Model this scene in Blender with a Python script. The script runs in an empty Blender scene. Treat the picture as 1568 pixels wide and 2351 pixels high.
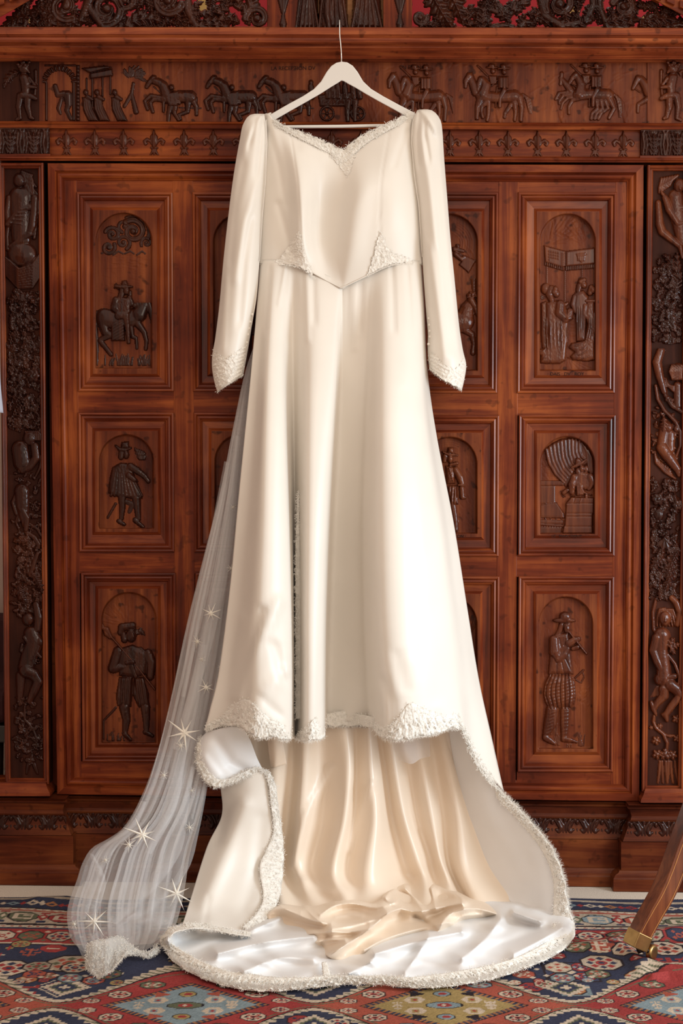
import bpy, bmesh, math, random
import numpy as np
from mathutils import Vector, Matrix

random.seed(7); RNG = np.random.default_rng(7)
SC = bpy.context.scene
COL = SC.collection

# ------------------------------------------------------------------ camera
IW, IH, FPX = 1568.0, 2351.0, 3300.0
PITCH = math.radians(2.53)
CAM = np.array([0.0, -3.9, 1.196])
cam_d = bpy.data.cameras.new('camera')
cam_d.sensor_fit = 'VERTICAL'; cam_d.sensor_height = 36.0; cam_d.sensor_width = 24.0
cam_d.lens = FPX / IH * 36.0
cam_d.clip_start = 0.05; cam_d.clip_end = 60
cam = bpy.data.objects.new('camera', cam_d); COL.objects.link(cam)
cam.location = CAM; cam.rotation_euler = (math.pi / 2 - PITCH, 0, 0)
SC.camera = cam

# ------------------------------------------------------------------ light
wd = bpy.data.worlds.new('room_ambient'); SC.world = wd; wd.use_nodes = True
bg = wd.node_tree.nodes['Background']
bg.inputs['Color'].default_value = (1.0, 0.865, 0.735, 1); bg.inputs['Strength'].default_value = 0.84

def area_light(name, loc, target, sx, sy, power, col):
    d = bpy.data.lights.new(name, 'AREA'); d.shape = 'RECTANGLE'; d.size = sx; d.size_y = sy
    d.energy = power; d.color = col
    o = bpy.data.objects.new(name, d); COL.objects.link(o)
    o.location = loc
    o.rotation_euler = (Vector(target) - Vector(loc)).to_track_quat('-Z', 'Y').to_euler()
    return o
# tall sash window in the side wall, nearer the camera than the wardrobe
wl = area_light('window_daylight', (2.6, -1.75, 1.15), (0.05, -0.3, 0.38), 0.8, 1.2, 15, (0.74, 0.885, 1.0))
wl.data.spread = math.radians(95)
# added warm fill, high behind the camera; stands for no known window
area_light('warm_fill', (1.9, -4.3, 2.5), (0.1, 0.0, 1.1), 1.8, 1.4, 30, (1.0, 0.88, 0.74))

SC.view_settings.view_transform = 'Standard'; SC.view_settings.look = 'None'
SC.view_settings.gamma = 1.0; SC.view_settings.use_curve_mapping = False
SC.view_settings.exposure = 0.26

SC.cycles.max_bounces = 6; SC.cycles.diffuse_bounces = 3; SC.cycles.glossy_bounces = 2
SC.cycles.transmission_bounces = 3; SC.cycles.transparent_max_bounces = 14

# ------------------------------------------------------------------ projection helpers
_cs, _sn = math.cos(PITCH), math.sin(PITCH)
def _ray(px, py):
    a = (np.asarray(px, float) - IW / 2) / FPX; b = (IH / 2 - np.asarray(py, float)) / FPX
    return a, _cs + _sn * b, _cs * b - _sn
def P(px, py, Y):
    """a point of the photograph at world depth Y"""
    dx, dy, dz = _ray(px, py); t = (np.asarray(Y, float) - CAM[1]) / dy
    return np.stack(np.broadcast_arrays(CAM[0] + dx * t, CAM[1] + dy * t, CAM[2] + dz * t), -1)
KY = 0.035
def CB(px, py, d=0.0):
    """a point on the wardrobe front (its plane stands a little askew), d metres proud of it"""
    dx, dy, dz = _ray(px, py)
    t = (-CAM[1] - np.asarray(d, float) - KY * CAM[0]) / (dy + KY * dx)
    return np.stack(np.broadcast_arrays(CAM[0] + dx * t, CAM[1] + dy * t, CAM[2] + dz * t), -1)
def FL(px, py, z=0.0):
    """a point on the floor (height z)"""
    dx, dy, dz = _ray(px, py); t = (np.asarray(z, float) - CAM[2]) / dz
    return np.stack(np.broadcast_arrays(CAM[0] + dx * t, CAM[1] + dy * t, CAM[2] + dz * t), -1)
MPX = 3.9 / FPX            # metres per photo pixel on the wardrobe

# ------------------------------------------------------------------ object helpers
def mesh_np(name, V, F, smooth=False):
    me = bpy.data.meshes.new(name)
    V = np.ascontiguousarray(V, dtype=np.float32).reshape(-1, 3)
    if isinstance(F, np.ndarray):
        F = np.ascontiguousarray(F, dtype=np.int32); n, k = F.shape
        me.vertices.add(len(V)); me.vertices.foreach_set('co', V.ravel())
        me.loops.add(n * k); me.loops.foreach_set('vertex_index', F.ravel())
        me.polygons.add(n)
        me.polygons.foreach_set('loop_start', np.arange(0, n * k, k, dtype=np.int32))
        me.update(calc_edges=True)
    else:
        me.from_pydata([tuple(v) for v in V], [], F)
        me.update()
    if smooth:
        me.polygons.foreach_set('use_smooth', np.ones(len(me.polygons), dtype=bool))
    me.validate()
    return me
def link(name, me, mat, parent=None, label=None):
    o = bpy.data.objects.new(name, me); COL.objects.link(o)
    if mat is not None:
        if len(me.materials) == 0: me.materials.append(mat)
    if parent is not None:
        o.parent = parent; o.matrix_parent_inverse = PINV[parent.name]
    if label: o['label'] = label
    return o
PINV = {}
def reg(o):
    """remember where a parent stands so that its children may be built in room coordinates"""
    m = Matrix.Translation(o.location)
    PINV[o.name] = m.inverted()
    return o
def thing(name, label, cat, loc=(0, 0, 0), group=None):
    o = bpy.data.objects.new(name, None); COL.objects.link(o); o.location = loc
    o.empty_display_size = 0.05
    o['label'] = label; o['category'] = cat
    if group: o['group'] = group
    return reg(o)
def part(name, V, F, mat, parent, smooth=False, label=None):
    o = link(name, mesh_np(name, V, F, smooth), mat, parent, label)
    PINV[o.name] = Matrix.Identity(4)
    return o
def recalc(o):
    bm = bmesh.new(); bm.from_mesh(o.data)
    bmesh.ops.remove_doubles(bm, verts=bm.verts, dist=1e-6)
    bmesh.ops.recalc_face_normals(bm, faces=bm.faces); bm.to_mesh(o.data); bm.free(); return o
def bevel(o, w, seg=2):
    m = o.modifiers.new('bevel', 'BEVEL'); m.width = w; m.segments = seg; m.limit_method = 'ANGLE'; m.angle_limit = math.radians(40)
    return o
def solid(o, t, offset=0.0):
    m = o.modifiers.new('cloth_thickness', 'SOLIDIFY'); m.thickness = t; m.offset = offset
    return o

# ------------------------------------------------------------------ materials
def mat_new(name):
    m = bpy.data.materials.new(name); m.use_nodes = True
    nt = m.node_tree; nt.nodes.clear()
    out = nt.nodes.new('ShaderNodeOutputMaterial'); b = nt.nodes.new('ShaderNodeBsdfPrincipled')
    nt.links.new(b.outputs[0], out.inputs[0])
    return m, nt, b, out
def ramp(nt, stops):
    r = nt.nodes.new('ShaderNodeValToRGB'); e = r.color_ramp.elements
    while len(e) < len(stops): e.new(0.5)
    for i, (p, c) in enumerate(stops):
        e[i].position = p; e[i].color = (*c, 1)
    return r
def wood(name, dark, mid, light, axis='Z', rough=0.34, scale=1.0, spots=0.0, spec=0.14, coat=0.0, bump=0.15):
    m, nt, b, out = mat_new(name); N = nt.nodes.new; L = nt.links.new
    tc = N('ShaderNodeTexCoord'); mp = N('ShaderNodeMapping')
    s = [34.0 * scale] * 3; s['XYZ'.index(axis)] = 1.7 * scale
    mp.inputs['Scale'].default_value = s
    L(tc.outputs['Object'], mp.inputs[0])
    n1 = N('ShaderNodeTexNoise'); n1.inputs['Scale'].default_value = 1.3; n1.inputs['Detail'].default_value = 7; n1.inputs['Roughness'].default_value = 0.62; n1.inputs['Distortion'].default_value = 0.6
    L(mp.outputs[0], n1.inputs[0])
    n2 = N('ShaderNodeTexNoise'); n2.inputs['Scale'].default_value = 5.0; n2.inputs['Detail'].default_value = 4
    L(tc.outputs['Object'], n2.inputs[0])
    mx = N('ShaderNodeMath'); mx.operation = 'MULTIPLY_ADD'; mx.inputs[1].default_value = 0.45
    mm = N('ShaderNodeMath'); mm.operation = 'MULTIPLY'; mm.inputs[1].default_value = 0.62
    L(n1.outputs[0], mm.inputs[0]); L(n2.outputs[0], mx.inputs[0]); L(mm.outputs[0], mx.inputs[2])
    r = ramp(nt, [(0.36, dark), (0.52, mid), (0.70, light)]); L(mx.outputs[0], r.inputs[0])
    col = r.outputs[0]
    if spots > 0:
        v = N('ShaderNodeTexNoise'); v.inputs['Scale'].default_value = 38; v.inputs['Detail'].default_value = 1.5; L(tc.outputs['Object'], v.inputs[0])
        vr = ramp(nt, [(0.63, (0, 0, 0)), (0.71, (1, 1, 1))]); L(v.outputs[0], vr.inputs[0])
        mk = N('ShaderNodeMath'); mk.operation = 'MULTIPLY'; mk.inputs[1].default_value = spots; L(vr.outputs[0], mk.inputs[0])
        mix = N('ShaderNodeMix'); mix.data_type = 'RGBA'; L(mk.outputs[0], mix.inputs['Factor']); L(col, mix.inputs['A']); mix.inputs['B'].default_value = (*[c * 0.3 for c in dark], 1)
        col = mix.outputs['Result']
    L(col, b.inputs['Base Color'])
    b.inputs['Roughness'].default_value = rough; b.inputs['Specular IOR Level'].default_value = spec
    b.inputs['Coat Weight'].default_value = coat; b.inputs['Coat Roughness'].default_value = 0.22
    if bump > 0:
        bp = N('ShaderNodeBump'); bp.inputs['Strength'].default_value = bump; bp.inputs['Distance'].default_value = 0.002
        L(n1.outputs[0], bp.inputs['Height']); L(bp.outputs[0], b.inputs['Normal'])
    return m
RED_D, RED_M, RED_L = (0.040, 0.0060, 0.0032), (0.140, 0.0238, 0.0078), (0.335, 0.082, 0.0190)
M_WV = wood('mahogany_upright_grain', RED_D, RED_M, RED_L, 'Z', spots=0.35)
M_WH = wood('mahogany_level_grain', RED_D, RED_M, RED_L, 'X', spots=0.35)
M_GLOSS = wood('mahogany_polished_moulding', RED_D, RED_M, RED_L, 'Z', rough=0.27, spec=0.26, coat=0.05)
M_GLOSSH = wood('mahogany_polished_level_moulding', RED_D, RED_M, RED_L, 'X', rough=0.27, spec=0.26, coat=0.05)
M_CORN = wood('cornice_mahogany', (0.07, 0.012, 0.006), (0.215, 0.044, 0.015), (0.42, 0.115, 0.034), 'X', spots=0.5, rough=0.3, spec=0.2)  # orange wood, lightened further to offset the weak light at the top
M_BASE = wood('plinth_mahogany', (0.030, 0.0055, 0.003), (0.092, 0.0185, 0.0070), (0.19, 0.050, 0.0145), 'X', spots=0.4)
M_PANEL = wood('mahogany_panel', (0.048, 0.009, 0.005), (0.125, 0.027, 0.010), (0.25, 0.068, 0.021), 'Z', rough=0.40, spots=0.7)
M_CARVE = wood('carved_dark_and_shaded', (0.014, 0.0040, 0.0028), (0.034, 0.0085, 0.0050), (0.070, 0.0185, 0.0085), 'Z', rough=0.18, scale=2.0, spec=0.27, coat=0.0, bump=0.08)  # dark carving wood; on left-hand figures also shade put into the colour
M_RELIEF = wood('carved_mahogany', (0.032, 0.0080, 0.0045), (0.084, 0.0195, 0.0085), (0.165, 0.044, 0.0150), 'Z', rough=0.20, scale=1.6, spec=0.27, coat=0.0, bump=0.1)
M_BACK = wood('carving_ground', (0.016, 0.0045, 0.003), (0.034, 0.0088, 0.005), (0.06, 0.016, 0.008), 'Z', rough=0.55, spec=0.1)
M_LETTER = wood('incised_lettering', (0.016, 0.006, 0.004), (0.03, 0.010, 0.006), (0.05, 0.016, 0.008), 'Z', rough=0.6, coat=0)

def plain(name, col, rough=0.6, metal=0.0, spec=0.5, noise=0.0, nscale=60, bump=0.0):
    m, nt, b, out = mat_new(name)
    b.inputs['Base Color'].default_value = (*col, 1); b.inputs['Roughness'].default_value = rough
    b.inputs['Metallic'].default_value = metal; b.inputs['Specular IOR Level'].default_value = spec
    tc = nt.nodes.new('ShaderNodeTexCoord'); n = nt.nodes.new('ShaderNodeTexNoise')
    n.inputs['Scale'].default_value = nscale; n.inputs['Detail'].default_value = 3
    nt.links.new(tc.outputs['Object'], n.inputs[0])
    if noise > 0:
        r = ramp(nt, [(0.3, tuple(c * (1 - noise) for c in col)), (0.7, tuple(min(1, c * (1 + noise)) for c in col))])
        nt.links.new(n.outputs[0], r.inputs[0]); nt.links.new(r.outputs[0], b.inputs['Base Color'])
    if bump > 0:
        bp = nt.nodes.new('ShaderNodeBump'); bp.inputs['Strength'].default_value = bump; bp.inputs['Distance'].default_value = 0.002
        nt.links.new(n.outputs[0], bp.inputs['Height']); nt.links.new(bp.outputs[0], b.inputs['Normal'])
    return m

# ------------------------------------------------------------------ wardrobe-front shape helpers (all take photo pixels on the front plane)
def cbox(name, x0, y0, x1, y1, d0, d1, mat, parent, bev=0.0015):
    q = [(x0, y0), (x1, y0), (x1, y1), (x0, y1)]
    V = [CB(x, y, d1) for x, y in q] + [CB(x, y, d1) + np.array([0, d1 - d0, 0]) for x, y in q]
    F = [(3, 2, 1, 0), (4, 5, 6, 7), (0, 1, 5, 4), (1, 2, 6, 5), (2, 3, 7, 6), (3, 0, 4, 7)]
    o = recalc(part(name, V, F, mat, parent))
    if bev: bevel(o, bev)
    return o
def frame(name, rect, prof, mat, parent, close=False, smooth=False):
    """mitred frame: rect (x0,y0,x1,y1); prof [(inset px, depth m)...] from outside in"""
    x0, y0, x1, y1 = rect; V = []; F = []
    for ins, d in prof:
        for x, y in ((x0 + ins, y0 + ins), (x1 - ins, y0 + ins), (x1 - ins, y1 - ins), (x0 + ins, y1 - ins)):
            V.append(CB(x, y, d))
    for k in range(len(prof) - 1):
        for c in range(4):
            a, b = 4 * k + c, 4 * k + (c + 1) % 4
            F.append((a, a + 4, b + 4, b))
    if close: n = 4 * (len(prof) - 1); F.append((n, n + 3, n + 2, n + 1))
    return part(name, V, F, mat, parent, smooth)
def hrun(name, pts, prof, mat, parent, smooth=False, caps=True):
    """level moulding: pts [(x px, dy px, extra depth)...]; prof [(y px, depth m)...]; its path may break forward over a pilaster"""
    V = []; F = []; n = len(prof)
    for x, dy, ex in pts:
        for y, d in prof: V.append(CB(x, y + dy, d + ex))
    for i in range(len(pts) - 1):
        for j in range(n - 1):
            a = i * n + j; F.append((a, a + 1, a + n + 1, a + n))
    # back wall so that the moulding is a solid thing
    base = len(V)
    for x, dy, ex in pts:
        for y, d in (prof[0], prof[-1]): V.append(CB(x, y + dy, d + ex) + np.array([0, 0.06 + ex, 0]))
    for i in range(len(pts) - 1):
        a = base + 2 * i; F.append((a, i * n, (i + 1) * n, a + 2)); F.append((a + 1, a + 3, (i + 1) * n + n - 1, i * n + n - 1)); F.append((a, a + 2, a + 3, a + 1))
    if caps:
        F.append([base, base + 1] + [n - 1 - j for j in range(n)])
        e = (len(pts) - 1) * n; eb = base + 2 * (len(pts) - 1)
        F.append([eb + 1, eb] + [e + j for j in range(n)])
    return recalc(part(name, V, F, mat, parent, smooth))

# ------------------------------------------------------------------ carving: height fields drawn in photo pixels
class Relief:
    def __init__(s, x0, y0, x1, y1, res=1.3):
        s.res = res
        s.nx = max(2, int(round((x1 - x0) / res)) + 1); s.ny = max(2, int(round((y1 - y0) / res)) + 1)
        s.x0, s.y0, s.x1, s.y1 = x0, y0, x1, y1
        s.gx = np.linspace(x0, x1, s.nx); s.gy = np.linspace(y0, y1, s.ny)
        s.H = np.zeros((s.ny, s.nx))
    def bb(s, xa, ya, xb, yb):
        i0 = max(0, int((xa - s.x0) / (s.x1 - s.x0) * (s.nx - 1)) - 1); i1 = min(s.nx, int((xb - s.x0) / (s.x1 - s.x0) * (s.nx - 1)) + 3)
        j0 = max(0, int((ya - s.y0) / (s.y1 - s.y0) * (s.ny - 1)) - 1); j1 = min(s.ny, int((yb - s.y0) / (s.y1 - s.y0) * (s.ny - 1)) + 3)
        if i1 <= i0 or j1 <= j0: return None
        X, Y = np.meshgrid(s.gx[i0:i1], s.gy[j0:j1]); return (slice(j0, j1), slice(i0, i1)), X, Y
    def _d(s, pts, rad, X, Y):
        """for every cell the depth into a tapering tube: max over segments of r^2-d^2"""
        best = np.full(X.shape, -1e9)
        for (a, b, ra, rb) in zip(pts[:-1], pts[1:], rad[:-1], rad[1:]):
            vx, vy = b[0] - a[0], b[1] - a[1]; L2 = vx * vx + vy * vy + 1e-9
            t = np.clip(((X - a[0]) * vx + (Y - a[1]) * vy) / L2, 0, 1)
            d2 = (X - a[0] - t * vx) ** 2 + (Y - a[1] - t * vy) ** 2
            best = np.maximum(best, (ra + (rb - ra) * t) ** 2 - d2)
        return best
    def limb(s, pts, r, k=0.8, z=0.0):
        """rounded tapering tube; k flattens it, z is the step it stands on"""
        if not hasattr(r, '__len__'): r = [r] * len(pts)
        if len(r) < len(pts): r = list(np.interp(np.linspace(0, 1, len(pts)), np.linspace(0, 1, len(r)), r))
        if len(pts) == 1: pts = list(pts) * 2; r = list(r) * 2
        m = max(r); xs = [p[0] for p in pts]; ys = [p[1] for p in pts]
        g = s.bb(min(xs) - m, min(ys) - m, max(xs) + m, max(ys) + m)
        if g is None: return s
        sl, X, Y = g; q = s._d(pts, r, X, Y)
        h = np.where(q > 0, k * np.sqrt(np.maximum(q, 0)) + z * np.clip(q / 3.0, 0, 1), 0)
        s.H[sl] = np.maximum(s.H[sl], h); return s
    def blob(s, cx, cy, rx, ry, rot=0, h=6, z=0.0):
        m = max(rx, ry); g = s.bb(cx - m, cy - m, cx + m, cy + m)
        if g is None: return s
        sl, X, Y = g; c, n = math.cos(math.radians(rot)), math.sin(math.radians(rot))
        u = ((X - cx) * c + (Y - cy) * n) / rx; v = (-(X - cx) * n + (Y - cy) * c) / ry
        q = 1 - u * u - v * v
        s.H[sl] = np.maximum(s.H[sl], np.where(q > 0, h * np.sqrt(np.maximum(q, 0)) + z * np.clip(q * 5, 0, 1), 0)); return s
    def poly(s, pts, h=6, edge=5, z=0.0, flute=None):
        """raised polygon with rounded edge; flute (wavelength px, amplitude px, angle deg) ripples it"""
        xs = [p[0] for p in pts]; ys = [p[1] for p in pts]; g = s.bb(min(xs), min(ys), max(xs), max(ys))
        if g is None: return s
        sl, X, Y = g; ins = np.zeros(X.shape, bool); dist = np.full(X.shape, 1e9); n = len(pts)
        for i in range(n):
            a, b = pts[i], pts[(i + 1) % n]
            cond = ((a[1] > Y) != (b[1] > Y)); xi = (b[0] - a[0]) * (Y - a[1]) / ((b[1] - a[1]) or 1e-9) + a[0]
            ins ^= cond & (X < xi)
            vx, vy = b[0] - a[0], b[1] - a[1]; L2 = vx * vx + vy * vy + 1e-9
            t = np.clip(((X - a[0]) * vx + (Y - a[1]) * vy) / L2, 0, 1)
            dist = np.minimum(dist, np.hypot(X - a[0] - t * vx, Y - a[1] - t * vy))
        p = np.clip(dist / edge, 0, 1); p = np.sqrt(np.maximum(0, 1 - (1 - p) ** 2))
        v = h * p
        if flute:
            w, am, an = flute; c, q = math.cos(math.radians(an)), math.sin(math.radians(an))
            v = v + am * p * np.sin((X * c + Y * q) * 2 * math.pi / w)
        v = np.where(ins, np.maximum(v, 0) + z * np.clip(dist / 1.5, 0, 1), 0)
        s.H[sl] = np.maximum(s.H[sl], v); return s
    def stroke(s, pts, w, h, only=False):
        """ridge (h>0) or gouged line (h<0) added to what is there"""
        xs = [p[0] for p in pts]; ys = [p[1] for p in pts]; m = 2.6 * w
        g = s.bb(min(xs) - m, min(ys) - m, max(xs) + m, max(ys) + m)
        if g is None: return s
        sl, X, Y = g
        d2 = -s._d(pts, [0.0] * len(pts), X, Y); a = h * np.exp(-d2 / (w * w))
        if only: a = np.where(s.H[sl] > 0.5, a, 0)
        s.H[sl] = s.H[sl] + a; return s
    def leaf(s, p0, p1, p2, w, lobes=4, h=6, z=0.0, curl=0.25):
        """acanthus leaf along a quadratic spine: lobed edge, midrib, veins"""
        T = np.linspace(0, 1, 16)[:, None]
        sp = (1 - T) ** 2 * np.array(p0) + 2 * T * (1 - T) * np.array(p1) + T * T * np.array(p2)
        m = w * 1.3; g = s.bb(sp[:, 0].min() - m, sp[:, 1].min() - m, sp[:, 0].max() + m, sp[:, 1].max() + m)
        if g is None: return s
        sl, X, Y = g; bd = np.full(X.shape, 1e9); bt = np.zeros(X.shape)
        for i in range(15):
            a, b = sp[i], sp[i + 1]; v = b - a; L2 = v @ v + 1e-9
            t = np.clip(((X - a[0]) * v[0] + (Y - a[1]) * v[1]) / L2, 0, 1)
            d = np.hypot(X - a[0] - t * v[0], Y - a[1] - t * v[1]); u = d < bd
            bd = np.where(u, d, bd); bt = np.where(u, (i + t) / 15, bt)
        ww = w * np.maximum(0.02, np.sin(math.pi * np.clip(bt * 0.86 + 0.14, 0, 1)) ** 0.7) * (1 + 0.26 * np.sin(2 * math.pi * lobes * bt - bd / w * 2.0))
        q = 1 - (bd / np.maximum(ww, 0.1)) ** 2
        v = h * np.sqrt(np.maximum(q, 0)) * (0.75 + curl * np.cos(2 * math.pi * (lobes * bt - bd / w * 0.9))) + 0.35 * h * np.exp(-(bd / (0.10 * w + 0.6)) ** 2)
        s.H[sl] = np.maximum(s.H[sl], np.where(q > 0, v + z * np.clip(q * 4, 0, 1), 0)); return s
    def scroll(s, cx, cy, r, turns=1.6, start=0, dirn=1, w=None, h=0.9, z=0.0):
        w = w or r * 0.26; n = 40; pts = []; rad = []
        for i in range(n):
            t = i / (n - 1); a = math.radians(start) + dirn * t * turns * 2 * math.pi; rr = r * (1 - t) ** 0.85
            pts.append((cx + rr * math.cos(a), cy + rr * math.sin(a))); rad.append(w * (1 - 0.55 * t) + 0.4)
        s.limb(pts, rad, h, z); s.stroke(pts, w * 0.28 + 0.4, -0.30 * w, True)
        s.blob(cx, cy, w * 1.1, w * 1.1, 0, w * 1.1, z); return s
    def noise(s, amp, sx=3, sy=3, only=True):
        n = RNG.standard_normal((int(s.ny / (sy / s.res)) + 3, int(s.nx / (sx / s.res)) + 3))
        yy = np.linspace(0, n.shape[0] - 1.01, s.ny); xx = np.linspace(0, n.shape[1] - 1.01, s.nx)
        j = yy.astype(int)[:, None]; i = xx.astype(int)[None, :]; fy = (yy % 1)[:, None]; fx = (xx % 1)[None, :]
        v = n[j, i] * (1 - fx) * (1 - fy) + n[j, i + 1] * fx * (1 - fy) + n[j + 1, i] * (1 - fx) * fy + n[j + 1, i + 1] * fx * fy
        s.H += amp * v * ((s.H > 0.8) if only else 1); return s
    def build(s, name, d, mat, parent, full=False, scale=1.0, thresh=0.35, label=None):
        X, Y = np.meshgrid(s.gx, s.gy)
        V = CB(X, Y, d + s.H * MPX * scale).reshape(-1, 3)
        idx = np.arange(s.nx * s.ny).reshape(s.ny, s.nx)
        a, b, c, e = idx[:-1, :-1], idx[1:, :-1], idx[1:, 1:], idx[:-1, 1:]
        F = np.stack([a, b, c, e], -1).reshape(-1, 4)
        if not full:
            up = s.H > thresh; m = up[:-1, :-1] | up[1:, :-1] | up[1:, 1:] | up[:-1, 1:]
            F = F[m.ravel()]
            if len(F) == 0: return None
            used = np.unique(F); mp = np.zeros(len(V), int); mp[used] = np.arange(len(used)); V = V[used]; F = mp[F]
        return part(name, V, F, mat, parent, True, label)
# =================================================================== the setting
M_WALL = plain('painted_wall', (0.50, 0.37, 0.31), 0.85, noise=0.06, nscale=8)
M_CARPET = plain('beige_carpet', (0.66, 0.57, 0.475), 0.95, noise=0.22, nscale=420, bump=0.8)
def slab(name, lo, hi, mat, kind='structure'):
    x0, y0, z0 = lo; x1, y1, z1 = hi
    V = [(x0, y0, z0), (x1, y0, z0), (x1, y1, z0), (x0, y1, z0), (x0, y0, z1), (x1, y0, z1), (x1, y1, z1), (x0, y1, z1)]
    F = [(0, 3, 2, 1), (4, 5, 6, 7), (0, 1, 5, 4), (1, 2, 6, 5), (2, 3, 7, 6), (3, 0, 4, 7)]
    o = link(name, mesh_np(name, V, F), mat); o['kind'] = kind; return o
fl = slab('floor', (-2.1, -7.5, -0.08), (3.4, 0.72, 0.0), M_CARPET); fl['label'] = 'beige wool carpet laid wall to wall under the rug'
wb = slab('wall_back', (-2.22, 0.72, -0.08), (3.4, 0.84, 3.4), M_WALL); wb['label'] = 'plain pinkish plaster wall behind the carved wardrobe'
wl_ = slab('wall_left', (-2.22, -7.5, -0.08), (-2.1, 0.72, 3.4), M_WALL); wl_['label'] = 'plain pinkish plaster side wall added out of view to shade the left'  # unseen wall, put in to block ambient light from the left
sk = slab('baseboard_back', (-2.1, 0.695, 0.0), (3.4, 0.72, 0.16), plain('skirting_paint', (0.42, 0.36, 0.31), 0.5)); sk['label'] = 'painted skirting board along the wall behind the wardrobe'

# =================================================================== the wardrobe
wardrobe = thing('carved_wardrobe', 'huge dark carved mahogany wardrobe with relief panels behind the wedding dress', 'wardrobe', (0, 0.25, 0))
W = wardrobe
LEAN = 1.34e-5
def ln(x, y, ym): return x - (x - 784) * LEAN * (y - ym)
def dfloor(px, py):
    p = FL(px, py); return float(-p[1] - KY * p[0])

# carcass
def carcass():
    a, b = CB(14, 1500, -0.045), CB(1572, 1500, -0.045); zt = float(CB(784, 72, 0)[2])
    V = []
    for z in (0.0, zt):
        V += [(a[0], a[1], z), (b[0], b[1], z), (b[0], 0.62, z), (a[0], 0.62, z)]
    F = [(0, 3, 2, 1), (4, 5, 6, 7), (0, 1, 5, 4), (1, 2, 6, 5), (2, 3, 7, 6), (3, 0, 4, 7)]
    return part('carcass', V, F, M_WV, W)
carcass()

def quadbox(name, q, d0, d1, mat, bev=0.0012):
    V = [CB(x, y, d1) for x, y in q] + [CB(x, y, d1) + np.array([0, d1 - d0, 0]) for x, y in q]
    F = [(3, 2, 1, 0), (4, 5, 6, 7), (0, 1, 5, 4), (1, 2, 6, 5), (2, 3, 7, 6), (3, 0, 4, 7)]
    o = recalc(part(name, V, F, mat, W))
    if bev: bevel(o, bev)
    return o
def stile(x0, x1, y0, y1, ym=670, d=0.0): return quadbox('stile', [(ln(x0, y0, ym), y0), (ln(x1, y0, ym), y0), (ln(x1, y1, ym), y1), (ln(x0, y1, ym), y1)], -0.04, d, M_WV)
def rail(x0, x1, yl0, yl1, yr0=None, yr1=None, d=-0.0006):
    yr0 = yl0 if yr0 is None else yr0; yr1 = yl1 if yr1 is None else yr1
    return quadbox('rail', [(x0, yl0), (x1, yr0), (x1, yr1), (x0, yl1)], -0.04, d, M_WH)

# cornice and level mouldings (the whole front sags a touch to one side, as old furniture does)
ALL = [(-70, -1.0, 0), (1640, 1.0, 0)]
hrun('cornice', ALL, [(60, -0.02), (64, 0.086), (79, 0.088), (81.5, 0.082), (84, 0.080), (87, 0.084), (92, 0.086), (97, 0.083), (101, 0.074), (103.5, 0.066), (106, 0.064), (107, 0.068), (109, 0.068), (112, 0.064), (120, 0.054), (128, 0.041), (131, 0.038), (133, 0.040), (135, 0.038), (136, 0.012), (141, 0.012)], M_CORN, W)
SK = [(-70, -2.6, 0), (1640, 2.6, 0)]
quadbox('frieze_board', [(-70, 134), (1640, 136), (1640, 288), (-70, 284)], -0.045, -0.004, M_RELIEF, 0)
hrun('rail_moulding', SK, [(279, -0.01), (281, 0.012), (284, 0.016), (286.5, 0.013), (288, 0.009), (296, 0.006), (298, -0.012)], M_WH, W)
quadbox('ornament_board', [(-70, 294), (1640, 299), (1640, 363), (-70, 358)], -0.045, -0.011, M_WH, 0)
hrun('rail_moulding', SK, [(357.5, -0.012), (359, 0.010), (362, 0.018), (365, 0.019), (367, 0.015), (371, 0.012), (372, -0.02)], M_WH, W)

# the great frame round the two doors
def qframe(name, q, prof, mat):
    (ax, ay), (bx, by), (cx, cy), (dx, dy) = q; V = []; F = []
    for i, d in prof:
        for x, y in ((ax + i, ay + i), (bx - i, by + i), (cx - i, cy - i), (dx + i, dy - i)): V.append(CB(x, y, d))
    for k in range(len(prof) - 1):
        for c in range(4):
            a, b = 4 * k + c, 4 * k + (c + 1) % 4; F.append((a, a + 4, b + 4, b))
    return part(name, V, F, mat, W)
DQ = [(109, 374.5), (1478, 378.5), (1468, 1840), (131, 1824)]
# four mitred pieces, so the grain runs along each
def frame_sides(q, prof):
    (ax, ay), (bx, by), (cx, cy), (dx, dy) = q
    ins = [[(ax + i, ay + i, d), (bx - i, by + i, d), (cx - i, cy - i, d), (dx + i, dy - i, d)] for i, d in prof]
    for c, nm in enumerate(('door_frame_rail', 'door_frame_stile', 'door_frame_rail', 'door_frame_stile')):
        V = []; F = []
        for r in ins:
            V += [CB(*r[c]), CB(*r[(c + 1) % 4])]
        for k in range(len(ins) - 1): F.append((2 * k, 2 * k + 2, 2 * k + 3, 2 * k + 1))
        part(nm, V, F, M_WH if c % 2 == 0 else M_WV, W)
frame_sides(DQ, [(0, -0.04), (0, 0.010), (1, 0.0125), (17, 0.0135), (19, 0.009), (21, 0.0065), (24, 0.0115), (28, 0.0125), (32, 0.009), (36, 0.003), (38, 0.004), (40, -0.0005), (46, -0.002)])
cbox('middle_stile', 662, 400, 922, 1815, -0.04, 0.004, M_WV, W)
stile(142, 178, 400, 1806); stile(397, 444, 400, 1806); stile(640, 664, 400, 1806)
stile(920, 944, 404, 1822); stile(1143, 1190, 404, 1822); stile(1411, 1450, 404, 1822)
YL = [(408, 442), (897, 949), (1265, 1317), (1748, 1806)]; YR = [(412, 443), (901, 955), (1274, 1325), (1771, 1822)]
for a, b in YL: rail(174, 402, a, b); rail(440, 660, a, b)
for a, b in YR: rail(920, 1148, a, b); rail(1186, 1416, a, b)

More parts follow.
